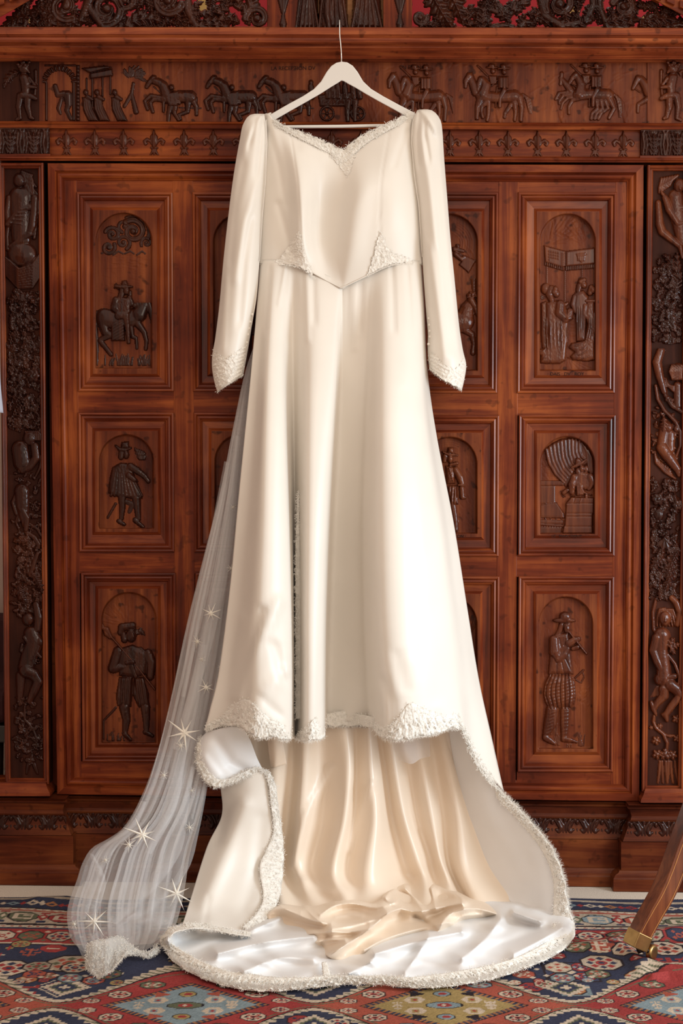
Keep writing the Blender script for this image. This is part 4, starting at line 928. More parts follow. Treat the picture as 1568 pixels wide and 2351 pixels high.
for s in (-1, 1): R.blob(*m([(370 + s * 40, 2075)])[0], 2.6, 1.8, 0, 1.5, 14)
for i in range(8): R.limb(m([(370, 1940 + i * 6), (290 + i * 28, 1960), (255 + i * 40, 2090), (250 + i * 46, 2200)]), [2.6, 3.4, 3, 2.4], .85, 3)
R.limb(m([(470, 1780), (540, 1850), (600, 2000), (560, 2180)]), [7, 8, 8, 6], .95, 4); R.limb(m([(230, 1800), (190, 2000), (200, 2250), (250, 2340)]), [3, 4, 4, 4], .9, 2)
R.limb(m2([(300, 0), (280, 200), (320, 420), (330, 600)]), [20, 18, 17, 18], .75, 2); R.limb(m2([(230, 30), (180, 200), (240, 360), (350, 570)]), [12, 10, 10, 7], .95, 7)
R.leaf(m2([(420, 160)])[0], m2([(400, 80)])[0], m2([(480, 30)])[0], 9, 3, 6, 8); R.leaf(m2([(420, 170)])[0], m2([(480, 130)])[0], m2([(550, 110)])[0], 9, 3, 6, 8); R.leaf(m2([(420, 180)])[0], m2([(440, 220)])[0], m2([(490, 250)])[0], 7, 2, 6, 8)
R.limb(m2([(290, 160), (380, 260), (480, 390), (545, 560), (530, 680)]), [3.4, 4, 4.4, 4.4, 3.4], .95, 6); R.limb(m2([(370, 580), (470, 560)]), [7, 7], .9, 8)
for i in range(6): R.limb(m2([(340 + i * 24, 560), (345 + i * 22, 660)]), 2, .9, 10)
R.blob(*m2([(265, 600)])[0], 12, 14, 0, 11, 2); R.limb(m2([(420, 680), (500, 740), (560, 820)]), [14, 13, 10], .95, 6); R.limb(m2([(550, 830), (440, 960), (350, 1090), (370, 1170)]), [10, 9, 7, 4], .95, 5); R.limb(m2([(320, 1090), (370, 1160)]), [5, 4], .9, 4)
R.limb(m2([(330, 740), (330, 830), (230, 930), (190, 1000)]), [13, 11, 8, 6], .85, 2); R.limb(m2([(150, 920), (180, 1010), (215, 1090)]), [4, 5, 3], .9, 3)
for i in range(8): R.stroke(m2([(150 + i * 18, 840 - i * 4), (230 + i * 12, 700)]), 1, 1.2)
R.noise(.12, 2, 3); R.build('carved_nymph', PD, M_RELIEF, W)
R = Relief(1488, 1630, 1566, 1802)
R.limb(m2([(190, 1110), (180, 1190), (220, 1280), (320, 1360), (370, 1480), (360, 1600)]), [3, 3.4, 4, 4, 4, 3], .95, 2); R.limb(m2([(340, 1370), (400, 1390), (470, 1380)]), [3, 3, 2.4], .9, 2)
for x, y, r_ in ((500, 1150, 11), (510, 1420, 10), (220, 1450, 11), (270, 1250, 7), (150, 1270, 5), (340, 1640, 14), (230, 1640, 12), (450, 1650, 12)):
    p = m2([(x, y)])[0]
    for k in range(5): a = k * 1.257 + x; R.leaf(p, (p[0] + r_ * .5 * math.cos(a), p[1] + r_ * .5 * math.sin(a)), (p[0] + r_ * math.cos(a + .3), p[1] + r_ * math.sin(a + .3)), r_ * .4, 2, r_ * .35, 2)
for x0, x1 in ((270, 240), (300, 310), (390, 370), (420, 450), (350, 370), (480, 530)): R.limb(m2([(x0, 1740), (x0 + (x1 - x0) * .3, 1880), (x1, 2030)]), [3, 3.4, 2.4], .85)
R.build('foliage_carving', PD, M_RELIEF, W)
# left pilaster
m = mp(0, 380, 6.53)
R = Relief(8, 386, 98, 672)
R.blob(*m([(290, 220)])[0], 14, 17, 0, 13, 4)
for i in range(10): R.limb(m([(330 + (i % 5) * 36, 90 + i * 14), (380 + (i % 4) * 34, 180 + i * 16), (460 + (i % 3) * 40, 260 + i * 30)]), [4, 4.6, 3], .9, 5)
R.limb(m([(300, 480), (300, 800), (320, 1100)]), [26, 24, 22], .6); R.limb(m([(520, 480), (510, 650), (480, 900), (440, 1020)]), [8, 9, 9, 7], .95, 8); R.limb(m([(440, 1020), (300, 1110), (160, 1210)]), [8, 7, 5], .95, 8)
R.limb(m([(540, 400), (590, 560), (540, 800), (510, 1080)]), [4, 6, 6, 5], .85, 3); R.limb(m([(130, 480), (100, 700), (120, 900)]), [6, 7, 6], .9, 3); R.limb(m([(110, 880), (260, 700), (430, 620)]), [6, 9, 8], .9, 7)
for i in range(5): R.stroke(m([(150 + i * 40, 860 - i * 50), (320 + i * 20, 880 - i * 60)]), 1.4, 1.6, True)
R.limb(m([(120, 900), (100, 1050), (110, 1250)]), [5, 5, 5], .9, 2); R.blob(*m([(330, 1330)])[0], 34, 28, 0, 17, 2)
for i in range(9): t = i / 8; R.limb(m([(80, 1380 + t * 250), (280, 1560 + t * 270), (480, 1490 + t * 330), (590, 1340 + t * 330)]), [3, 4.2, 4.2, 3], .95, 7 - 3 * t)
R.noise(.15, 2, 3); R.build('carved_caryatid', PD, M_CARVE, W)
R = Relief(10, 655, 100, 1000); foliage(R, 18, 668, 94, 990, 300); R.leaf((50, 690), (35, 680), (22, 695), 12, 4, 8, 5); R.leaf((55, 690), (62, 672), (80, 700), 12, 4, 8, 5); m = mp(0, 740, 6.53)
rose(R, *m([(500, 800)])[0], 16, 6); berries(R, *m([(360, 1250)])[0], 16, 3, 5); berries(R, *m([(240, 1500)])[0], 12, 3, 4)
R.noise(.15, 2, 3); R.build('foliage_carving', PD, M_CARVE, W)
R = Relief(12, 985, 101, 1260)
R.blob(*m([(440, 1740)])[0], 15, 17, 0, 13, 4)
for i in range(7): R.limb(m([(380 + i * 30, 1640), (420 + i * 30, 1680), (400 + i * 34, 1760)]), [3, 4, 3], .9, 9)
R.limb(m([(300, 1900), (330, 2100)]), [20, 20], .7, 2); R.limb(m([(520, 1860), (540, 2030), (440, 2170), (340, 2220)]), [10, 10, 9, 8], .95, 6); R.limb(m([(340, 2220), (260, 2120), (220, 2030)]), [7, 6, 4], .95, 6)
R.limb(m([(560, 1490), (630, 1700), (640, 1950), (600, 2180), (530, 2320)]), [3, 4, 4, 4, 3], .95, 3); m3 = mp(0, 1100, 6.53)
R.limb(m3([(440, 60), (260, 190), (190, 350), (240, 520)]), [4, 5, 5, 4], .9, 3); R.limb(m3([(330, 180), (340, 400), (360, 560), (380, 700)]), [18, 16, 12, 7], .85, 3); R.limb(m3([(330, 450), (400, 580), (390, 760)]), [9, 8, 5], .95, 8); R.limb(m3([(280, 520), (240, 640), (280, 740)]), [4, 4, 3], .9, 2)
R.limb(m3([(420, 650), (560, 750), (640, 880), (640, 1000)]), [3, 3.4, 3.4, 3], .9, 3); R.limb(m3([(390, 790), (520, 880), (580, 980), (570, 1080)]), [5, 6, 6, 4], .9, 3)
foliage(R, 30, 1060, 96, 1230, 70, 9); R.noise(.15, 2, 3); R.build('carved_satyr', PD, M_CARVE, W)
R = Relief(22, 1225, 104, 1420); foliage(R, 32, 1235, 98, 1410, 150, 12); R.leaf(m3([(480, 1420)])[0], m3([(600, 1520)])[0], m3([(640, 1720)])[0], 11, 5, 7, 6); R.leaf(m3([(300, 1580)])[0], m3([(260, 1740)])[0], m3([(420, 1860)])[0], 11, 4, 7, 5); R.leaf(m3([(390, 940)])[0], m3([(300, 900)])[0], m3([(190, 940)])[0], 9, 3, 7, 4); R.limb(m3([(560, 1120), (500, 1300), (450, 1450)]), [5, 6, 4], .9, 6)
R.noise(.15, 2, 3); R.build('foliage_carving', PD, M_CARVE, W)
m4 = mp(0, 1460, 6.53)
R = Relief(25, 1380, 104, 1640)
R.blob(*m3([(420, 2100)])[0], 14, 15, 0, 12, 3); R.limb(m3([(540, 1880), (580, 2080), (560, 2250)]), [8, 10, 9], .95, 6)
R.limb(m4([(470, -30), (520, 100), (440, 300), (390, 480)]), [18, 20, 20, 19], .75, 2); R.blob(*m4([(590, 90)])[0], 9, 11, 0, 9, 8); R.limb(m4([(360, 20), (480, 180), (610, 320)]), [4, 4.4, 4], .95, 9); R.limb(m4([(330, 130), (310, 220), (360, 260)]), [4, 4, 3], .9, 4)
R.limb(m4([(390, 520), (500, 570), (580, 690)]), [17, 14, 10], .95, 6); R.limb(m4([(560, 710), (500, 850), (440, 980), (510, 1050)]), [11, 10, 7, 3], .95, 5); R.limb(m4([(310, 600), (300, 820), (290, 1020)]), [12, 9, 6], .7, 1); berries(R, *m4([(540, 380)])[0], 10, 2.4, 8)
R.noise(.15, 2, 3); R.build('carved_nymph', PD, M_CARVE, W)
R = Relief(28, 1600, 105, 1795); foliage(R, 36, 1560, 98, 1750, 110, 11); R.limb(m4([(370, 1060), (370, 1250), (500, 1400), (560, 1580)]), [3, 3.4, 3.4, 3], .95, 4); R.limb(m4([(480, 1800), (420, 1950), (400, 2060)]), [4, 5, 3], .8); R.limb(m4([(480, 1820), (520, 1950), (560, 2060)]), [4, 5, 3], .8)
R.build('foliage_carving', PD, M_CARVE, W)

# ------------------------------------------------------------------ base
dC = dfloor(1350, 2037); dP = dfloor(1500, 2049)
def base_run(name, xa, xb, dya, dyb, rows, mat, ret=None):
    """rows (y, depth, return px): ret side grows outward by the row's return"""
    V = []; F = []; n = len(rows)
    for e, (x, dy) in enumerate(((xa, dya), (xb, dyb))):
        for y, d, g in rows:
            xx = x + (g if (ret == 'R' and e == 1) else (-g if (ret == 'L' and e == 0) else 0)); V.append(CB(xx, y + dy, d))
    for e, (x, dy) in enumerate(((xa, dya), (xb, dyb))):
        for y, d, g in rows:
            xx = x + (g if (ret == 'R' and e == 1) else (-g if (ret == 'L' and e == 0) else 0)); V.append(CB(xx, y + dy, d) + np.array([0, d + 0.06, 0]))
    for j in range(n - 1):
        F.append((j, j + 1, n + j + 1, n + j)); F.append((2 * n + j, 3 * n + j, 3 * n + j + 1, 2 * n + j + 1))
        F.append((j, 2 * n + j, 2 * n + j + 1, j + 1)); F.append((n + j, n + j + 1, 3 * n + j + 1, 3 * n + j))
    F.append((0, n, 3 * n, 2 * n)); F.append((n - 1, 3 * n - 1, 4 * n - 1, 2 * n - 1))
    return recalc(part(name, V, F, mat, W))
ex = dP - dC
rowsC = [(1843, 0.012, 0), (1844, dC - .012, 0), (1848, dC - .008, 0), (1851, dC - .010, 0), (1853, dC - .020, 0), (1868, dC - .026, 0), (1876, dC - .024, 0), (1880, dC - .028, 0)]
rowsA = [(1880, dC - .034, 0), (1926, dC - .022, 0)]
rowsB = [(1926, dC - .026, 0), (1928, dC - .014, 0), (1991, dC - .014, 0), (1993, dC - .008, 0), (1998, dC - .006, 0), (2004, dC - .002, 0), (2010, dC - .001, 0), (2012, dC, 0)]
Lc, Rc = 60, 1500; dl = lambda x: (x - 1350) * 0.0112
for rows, nm in ((rowsC, 'base_moulding'), (rowsA, 'base_carving_band'), (rowsB, 'plinth')):
    base_run(nm, Lc, Rc, dl(Lc), dl(Rc), rows, M_BASE)
def foot(name, xa, xb, ytop_a, ytop_b, d):
    a, b = CB(xa, ytop_a, d), CB(xb, ytop_b, d); V = []
    for p in (a, b): V += [p, (p[0], p[1], 0.001), (p[0], p[1] + d + .06, p[2]), (p[0], p[1] + d + .06, 0.001)]
    F = [(0, 1, 5, 4), (2, 6, 7, 3), (0, 4, 6, 2), (1, 3, 7, 5), (0, 2, 3, 1), (4, 5, 7, 6)]
    return bevel(recalc(part(name, V, F, M_BASE, W)), .0015)
foot('plinth_foot', Lc, Rc, 2012 + dl(Lc), 2012 + dl(Rc), dC)
def shift(rows, dy, gs): return [(y + dy, d + ex, g) for (y, d, _), g in zip(rows, gs)]
for side in ('R', 'L'):
    if side == 'R': xa, xb, dya, dyb, ret = 1448, 1640, 3, 4, 'L'
    else: xa, xb, dya, dyb, ret = -60, 146, -12, -11, 'R'
    base_run('base_moulding', xa, xb, dya, dyb, shift(rowsC, 3, (4, 6, 8, 6, 2, -2, 0, 4)), M_BASE, ret)
    base_run('base_carving_band', xa, xb, dya, dyb, shift(rowsA, 3, (2, 18)), M_BASE, ret)
    base_run('plinth', xa, xb, dya, dyb, shift(rowsB, 3, (18, 22, 22, 26, 28, 36, 38, 40)), M_BASE, ret)
    if side == 'R': foot('plinth_foot', xa - 40, xb, 2018, 2019, dP)
    else: foot('plinth_foot', xa, xb + 40, 2003, 2004, dP)
# pilaster bases (above the ledge)
for (xa, xb, dya, ret) in ((1482, 1640, 0, 'L'), (-60, 104, -15, 'R')):
    base_run('pilaster_base', xa, xb, dya, dya, [(1810, 0.0, 0), (1811, .030, 0), (1816, .032, 2), (1820, .034, 3), (1828, .040, 6), (1836, .048, 10), (1843, .050, 11), (1845, .0, 11)], M_WH, ret)
def acanthus_strip(x0, x1, y0, d, dy0, dy1, mat):
    R = Relief(x0, y0 - 3, x1, y0 + 49, 1.2); per = 57; x = x0 + 8
    while x < x1 + per:
        for s in (-1, 1):
            R.limb([(x + s * 5, y0 + 2), (x + s * 13, y0 + 8), (x + s * 19, y0 + 22), (x + s * 15, y0 + 30), (x + s * 9, y0 + 26)], [2.4, 5, 6, 6, 4], .9, 1); R.limb([(x + s * 16, y0), (x + s * 25, y0 + 16), (x + s * 25, y0 + 40), (x + s * 20, y0 + 46)], [2, 3.6, 4.2, 3], .9, 1)
            R.limb([(x + s * 4, y0 + 28), (x + s * 10, y0 + 42), (x + s * 13, y0 + 47)], [3, 3.6, 2.4], .9); R.limb([(x + s * 27.5, y0), (x + s * 28.5, y0 + 44)], [2.2, 1.4], .9, 1)
            R.stroke([(x + s * 8, y0 + 4), (x + s * 15, y0 + 14), (x + s * 14, y0 + 26)], 1.1, -1.8, True)
        R.limb([(x, y0 + 24), (x, y0 + 46)], [2.6, 4], .9, 1); R.blob(x, y0 + 8, 4, 6, 0, 4); x += per
    X, Y = np.meshgrid(R.gx, R.gy); up = R.H > .35
    V = CB(X, Y + dy0 + (dy1 - dy0) * (X - x0) / (x1 - x0), d + R.H * MPX * .9).reshape(-1, 3)
    idx = np.arange(R.nx * R.ny).reshape(R.ny, R.nx); a, b, c, e = idx[:-1, :-1], idx[1:, :-1], idx[1:, 1:], idx[:-1, 1:]
    mk = up[:-1, :-1] | up[1:, :-1] | up[1:, 1:] | up[:-1, 1:]; F = np.stack([a, b, c, e], -1).reshape(-1, 4)[mk.ravel()]
    us = np.unique(F); q = np.zeros(len(V), int); q[us] = np.arange(len(us))
    return part('acanthus_carving', V[us], q[F], mat, W, True)
acanthus_strip(120, 1440, 1880, dC - .030, dl(120), dl(1440), M_CARVE)
acanthus_strip(1441, 1600, 1883, dC + ex - .030, 3, 4, M_CARVE); acanthus_strip(-40, 152, 1883, dC + ex - .030, -12, -11, M_CARVE)

# ------------------------------------------------------------------ openwork cresting on the cornice
KD = 0.035
M_HONEY = wood('honey_wood', (0.16, 0.06, 0.02), (0.30, 0.12, 0.04), (0.42, 0.19, 0.07), 'X', rough=0.45, coat=.1)
quadbox('crest_backboard', [(683, -90), (882, -90), (882, 67), (683, 67)], -0.02, 0.012, M_HONEY, 0)
for xa, xb in ((613, 686), (880, 946)): quadbox('crest_pier', [(xa, -90), (xb, -90), (xb, 69), (xa, 69)], -0.03, 0.034, M_WV, .001)
for cx in (650, 918):
    R = Relief(cx - 22, -60, cx + 22, 68); 
    for s in (-1, 1): R.limb([(cx + s * 16, -60), (cx + s * 10, -10), (cx + s * 2, 28)], [4, 5, 3], .95)
    R.limb([(cx, -40), (cx, 32)], [5, 3], .9, 1); R.blob(cx, 36, 4, 4, 0, 4); R.limb([(cx, 40), (cx, 55), (cx, 66)], [4, 8, 6], .95, 1)
    R.build('drop_ornament', KD - .001, M_CARVE, W)
for cx, wt, wb_ in ((705, 20, 27), (765, 30, 34), (842, 26, 36)):
    R = Relief(cx - 50, -90, cx + 50, 69); R.poly([(cx - wt, -90), (cx + wt, -90), (cx + wb_, 68), (cx - wb_, 68)], 16, 14)
    for i in range(6): t = i / 5 - .5; R.limb([(cx + t * wt * 1.6, -90), (cx + t * wt * 1.7 + 3 * math.sin(i), 0), (cx + t * wb_ * 1.9, 66)], [3, 4.2, 3.4], 1.0, 14)
    if cx == 765: R.limb([(752, -20), (750, 30), (756, 66)], [7, 8, 6], 1, 16)
    R.noise(.2, 2, 6); R.build('carved_robed_statue', 0.012, M_CARVE, W, scale=1.5)
def crest(x0, x1, items, name='crest_scroll'):
    R = Relief(x0, -70, x1, 69, 1.3)
    rg_ = random.Random(int(x0 * 3 + x1))
    for _ in range(int((x1 - x0) / 7)):
        x = rg_.uniform(x0 + 14, x1 - 14); y = rg_.uniform(-60, 66); a_ = rg_.uniform(0, 6.28); l_ = rg_.uniform(22, 44)
        if y > 20 or rg_.random() < .75: R.leaf((x, y), (x + l_ * .5 * math.cos(a_), y + l_ * .5 * math.sin(a_)), (x + l_ * math.cos(a_ + .8), min(66, y + l_ * math.sin(a_ + .8))), rg_.uniform(8, 13), 4, 6, rg_.uniform(0, 2))
    for it in items: it(R)
    R.noise(.2, 3, 2); return R.build(name, KD, M_CARVE, W, scale=1.5, thresh=.6)
def Lf(a, b, c, w, n=4, h=7, z=2): return lambda R: R.leaf(a, b, c, w, n, h, z)
def Sc(x, y, r, t=1.5, s=0, d=1, w=None): return lambda R: R.scroll(x, y, r, t, s, d, w or r * .3, .9, 3)
def Lb(p, r, z=2): return lambda R: R.limb(p, r, .9, z)
crest(100, 250, [Lb([(105, 66), (130, 40), (150, 20), (160, -10), (150, -60)], [6, 9, 12, 12, 10]), Sc(150, 15, 32, 1.4, 60, 1, 10), Lf((185, 45), (160, 64), (120, 55), 14), Lf((150, 50), (190, 60), (205, 20), 14), Lf((130, 10), (110, 40), (95, 66), 12), Lb([(200, -60), (205, 0), (185, 45)], [12, 12, 8])])
crest(0, 125, [Lf((115, 28), (90, 20), (60, 35), 14), Lf((95, 30), (110, 45), (85, 60), 12), Lf((60, 40), (30, 40), (5, 66), 14), Sc(45, 50, 15, 1.4, 0, 1), Lb([(0, 64), (30, 60), (60, 64)], [5, 6, 4]), Lf((88, 66), (95, 52), (110, 60), 8)])
crest(195, 380, [Lb([(200, -60), (205, 20), (235, 60), (290, 66)], [10, 10, 9, 5]), Sc(245, 20, 38, 1.6, 100, -1, 11), Sc(285, 0, 22, 1.4, 0, 1, 8), Lf((230, 40), (262, 60), (290, 30), 16), Lf((290, 60), (330, 30), (375, 52), 18, 5), Lf((270, 66), (310, 50), (330, 20), 13), Lb([(300, -60), (310, -10), (300, 20)], [9, 10, 5])])
crest(330, 480, [Sc(385, 0, 34, 1.5, 20, 1, 11), Lf((360, 5), (390, 40), (430, 10), 16), Lb([(440, -60), (432, 0), (440, 50), (465, 66)], [8, 8, 8, 6]), Lf((400, 20), (415, 45), (405, 62), 10), Lb([(330, -40), (360, -20), (400, -40)], [8, 12, 10])])
crest(425, 620, [Lb([(430, -60), (428, 20), (450, 60), (480, 62)], [9, 9, 9, 6]), Lf((455, 60), (490, 50), (530, 66), 12), Lf((460, 30), (490, 35), (495, 20), 9, 3), Lf((500, 30), (520, 20), (520, 5), 12, 3), Lf((545, 50), (520, 40), (500, 50), 14), Sc(590, 42, 26, 1.3, 180, 1, 9), Lf((560, 30), (590, 0), (590, -40), 16), Lf((550, 20), (540, -10), (560, -50), 14), Lf((470, 45), (500, 52), (540, 30), 10), Lb([(480, -60), (520, -30), (570, -50)], [6, 8, 8])])
crest(945, 1145, [Sc(965, 40, 16, 1.3, 0, 1, 7), Lf((965, 62), (985, 50), (1000, 66), 9), Lf((975, -50), (1000, 10), (1040, 66), 24, 6, 9), Lf((1000, -60), (1050, 0), (1065, 60), 22, 6, 9), Lf((1110, 66), (1100, 40), (1115, 12), 15), Lf((1080, 60), (1060, 30), (1090, 10), 12), Lb([(1120, 20), (1150, 30), (1160, 38)], [6, 7, 5]), Lb([(1010, -60), (1060, -20), (1110, -10)], [10, 12, 9])])
crest(1120, 1330, [Lf((1160, 28), (1190, 20), (1240, -30), 14), Sc(1150, 22, 12, 1.3, 0, 1, 6), Lb([(1130, 62), (1160, 58), (1178, 62)], [7, 7, 5]), Lb([(1195, 60), (1205, 50), (1225, 52)], [7, 7, 4]), Lf((1215, 32), (1240, 35), (1265, 62), 14), Sc(1285, 8, 36, 1.6, 150, 1, 11), Lb([(1240, -10), (1250, 35), (1290, 60), (1340, 50)], [10, 10, 10, 8]), Lf((1290, 20), (1310, 45), (1290, 66), 14), Lf((1265, 50), (1300, 62), (1330, 62), 12)])
crest(1290, 1470, [Lf((1310, 56), (1350, 60), (1358, 20), 14), Lb([(1360, -60), (1362, 10), (1345, 50)], [9, 9, 8]), Lb([(1372, -60), (1378, 20), (1395, 62), (1440, 62)], [8, 8, 8, 6]), Sc(1432, 15, 26, 1.5, 200, 1, 9), Lf((1390, 50), (1420, 50), (1460, 30), 14), Lf((1410, 62), (1440, 55), (1475, 40), 10)])
crest(1455, 1620, [Lf((1470, 60), (1500, 30), (1560, 50), 16, 5), Lf((1500, 66), (1520, 52), (1560, 66), 10), Sc(1500, 45, 15, 1.4, 100, 1), Lb([(1530, 62), (1560, 56), (1600, 64)], [7, 8, 6])])
# raking pediment beams
for q, qq in (([(-90, 62), (-90, 20), (128, -62), (140, -40), (0, 40), (-20, 52)], 1), ([(1660, 62), (1660, 10), (1440, -62), (1430, -40), (1568, 36), (1600, 52)], -1)):
    V = [CB(x, y, .075) for x, y in q] + [CB(x, y, .0) for x, y in q]; n = len(q)
    F = [list(range(n)), list(range(2 * n - 1, n - 1, -1))] + [(i, (i + 1) % n, (i + 1) % n + n, i + n) for i in range(n)]
    bevel(recalc(part('raking_cornice', V, F, M_WH, W)), .003)
    for k in range(5):
        t = k / 5; cx, cy = (-30 + 150 * t, 22 - 62 * t) if qq > 0 else (1600 - 150 * t, 22 - 62 * t)
        quadbox('dentil', [(cx - 9, cy - 10), (cx + 9, cy - 10 - qq * 8), (cx + 9, cy + 6 - qq * 8), (cx - 9, cy + 6)], .05, .088, M_WH, .001)

# =================================================================== red cloth on the wall above
def red_cloth():
    m_, nt, b, out = mat_new('red_damask'); N = nt.nodes.new; L = nt.links.new
    tc = N('ShaderNodeTexCoord'); mpn = N('ShaderNodeMapping'); mpn.inputs['Scale'].default_value = (1, 0.0, 0.72); L(tc.outputs['Object'], mpn.inputs[0])
    v = N('ShaderNodeTexVoronoi'); v.inputs['Scale'].default_value = 13; v.inputs['Randomness'].default_value = 0.75; L(mpn.outputs[0], v.inputs['Vector'])
    n = N('ShaderNodeTexNoise'); n.inputs['Scale'].default_value = 30; L(mpn.outputs[0], n.inputs[0])
    a = N('ShaderNodeMath'); a.operation = 'MULTIPLY_ADD'; a.inputs[1].default_value = .12; L(n.outputs[0], a.inputs[0]); L(v.outputs['Distance'], a.inputs[2])
    r = ramp(nt, [(0.0, (0.42, 0.27, 0.085)), (0.385, (0.42, 0.27, 0.085)), (0.39, (0.02, 0.008, 0.006)), (0.41, (0.02, 0.008, 0.006)), (0.42, (0.30, 0.004, 0.012)), (1.0, (0.36, 0.006, 0.016))])
    r.color_ramp.interpolation = 'CONSTANT'; L(a.outputs[0], r.inputs[0]); L(r.outputs[0], b.inputs['Base Color']); b.inputs['Roughness'].default_value = .8
    nx, nz = 90, 4; V = []; F = []
    for j in range(nz):
        for i in range(nx): x = -1.5 + 3.0 * i / (nx - 1); V.append((x, 0.665 + 0.012 * math.sin(x * 21), 2.05 + 1.25 * j / (nz - 1)))
    F = np.array([(j * nx + i, j * nx + i + 1, (j + 1) * nx + i + 1, (j + 1) * nx + i) for j in range(nz - 1) for i in range(nx - 1)])
    o = link('wall_hanging', mesh_np('wall_hanging', V, F, True), m_); solid(o, .004)
    o['label'] = 'crimson cloth with gold spots behind the carved cresting'; o['category'] = 'wall hanging'
red_cloth()
# =================================================================== cloth helpers
def satin(name, col, rough=0.40, sheen=0.25, wv=0.02, spec=0.45, trans=0.0):
    m, nt, b, out = mat_new(name); N = nt.nodes.new; L = nt.links.new
    tc = N('ShaderNodeTexCoord'); n = N('ShaderNodeTexNoise'); n.inputs['Scale'].default_value = 9; n.inputs['Detail'].default_value = 2; L(tc.outputs['Object'], n.inputs[0])
    r = ramp(nt, [(0.3, tuple(c * (1 - wv) for c in col)), (0.7, tuple(min(1, c * (1 + wv)) for c in col))]); L(n.outputs[0], r.inputs[0]); L(r.outputs[0], b.inputs['Base Color'])
    b.inputs['Roughness'].default_value = rough; b.inputs['Specular IOR Level'].default_value = spec
    b.inputs['Sheen Weight'].default_value = sheen; b.inputs['Sheen Roughness'].default_value = 0.4; b.inputs['Sheen Tint'].default_value = (*col, 1)
    w = N('ShaderNodeTexNoise'); w.inputs['Scale'].default_value = 900; w.inputs['Detail'].default_value = 1; L(tc.outputs['Object'], w.inputs[0])
    bp = N('ShaderNodeBump'); bp.inputs['Strength'].default_value = 0.05; bp.inputs['Distance'].default_value = 0.001; L(w.outputs[0], bp.inputs['Height']); L(bp.outputs[0], b.inputs['Normal'])
    if trans > 0:
        t = N('ShaderNodeBsdfTranslucent'); t.inputs['Color'].default_value = (*col, 1); mx = N('ShaderNodeMixShader'); mx.inputs[0].default_value = trans
        L(b.outputs[0], mx.inputs[1]); L(t.outputs[0], mx.inputs[2]); L(mx.outputs[0], out.inputs[0])
    return m
M_SATIN = satin('ivory_satin', (0.80, 0.752, 0.685))
M_LINING = satin('champagne_lining_satin', (0.86, 0.73, 0.595), rough=0.34, spec=0.55)
M_FACING = satin('white_facing_satin', (0.81, 0.80, 0.795), rough=0.42)
M_LACE = satin('ivory_lace', (0.85, 0.815, 0.755), rough=0.8, sheen=0.1, spec=0.2)

def cat(Pn, t):
    """Catmull-Rom through rows of Pn at parameters t"""
    Pn = np.asarray(Pn, float); n = len(Pn); t = np.asarray(t, float)
    if n == 2: return Pn[0] + (Pn[1] - Pn[0]) * t.reshape(-1, *([1] * (Pn.ndim - 1)))
    i = np.clip(t.astype(int), 0, n - 2); f = (t - i).reshape(-1, *([1] * (Pn.ndim - 1)))
    p0 = Pn[np.maximum(i - 1, 0)]; p1 = Pn[i]; p2 = Pn[i + 1]; p3 = Pn[np.minimum(i + 2, n - 1)]
    return 0.5 * (2 * p1 + (p2 - p0) * f + (2 * p0 - 5 * p1 + 4 * p2 - p3) * f * f + (3 * p1 - p0 - 3 * p2 + p3) * f ** 3)
def resample(g, n, dense=200):
    g = np.asarray(g, float); q = cat(g, np.linspace(0, len(g) - 1, dense))
    s = np.concatenate([[0], np.cumsum(np.hypot(np.diff(q[:, 0]), np.diff(q[:, 1])))]); u = np.linspace(0, s[-1], n)
    return np.stack([np.interp(u, s, q[:, k]) for k in range(q.shape[1])], -1)
SURF = {}
def grid_faces(nu, nv):
    idx = np.arange(nu * nv).reshape(nu, nv)
    return np.stack([idx[:-1, :-1], idx[1:, :-1], idx[1:, 1:], idx[:-1, 1:]], -1).reshape(-1, 4)
def loft(name, guides, nv, nu, mat, parent, detail=None, thick=0.0015, label=None, key=None, closed=False):
    G = np.stack([resample(g, nv) for g in guides]); k = len(guides)
    S = cat(G, np.linspace(0, k - 1, (k - 1) * nu + 1))
    if detail is not None:
        U, Vv = np.meshgrid(np.linspace(0, 1, S.shape[0]), np.linspace(0, 1, nv), indexing='ij'); S[..., 2] += detail(S[..., 0], S[..., 1], U, Vv)
    if key: SURF[key] = S.reshape(-1, 3)
    V = P(S[..., 0], S[..., 1], S[..., 2]); F = grid_faces(S.shape[0], nv)
    o = part(name, V.reshape(-1, 3), F, mat, parent, True, label)
    if thick: solid(o, thick)
    return o
def surfY(key, px, py):
    S = SURF[key]; px = np.asarray(px, float); py = np.asarray(py, float); sh = px.shape; q = np.stack([px.ravel(), py.ravel()], -1); out = np.empty(len(q))
    for i in range(0, len(q), 400):
        d = (q[i:i + 400, None, 0] - S[None, :, 0]) ** 2 + (q[i:i + 400, None, 1] - S[None, :, 1]) ** 2
        k = np.argpartition(d, 3, axis=1)[:, :3]; w = 1 / (np.take_along_axis(d, k, 1) + 1); out[i:i + 400] = (S[k, 2] * w).sum(1) / w.sum(1)
    return out.reshape(sh)
def seg_d2(pts, X, Y):
    b = np.full(np.shape(X), 1e9)
    for a, c in zip(pts[:-1], pts[1:]):
        vx, vy = c[0] - a[0], c[1] - a[1]; L2 = vx * vx + vy * vy + 1e-9; t = np.clip(((X - a[0]) * vx + (Y - a[1]) * vy) / L2, 0, 1)
        b = np.minimum(b, (X - a[0] - t * vx) ** 2 + (Y - a[1] - t * vy) ** 2)
    return b
def strokes(lst):
    """soft creases: (points, width px, depth m); positive depth comes forward"""
    def f(X, Y, U, V):
        d = np.zeros(np.shape(X))
        for pts, w, h in lst: d -= h * np.exp(-seg_d2(pts, X, Y) / (w * w))
        return d
    return f
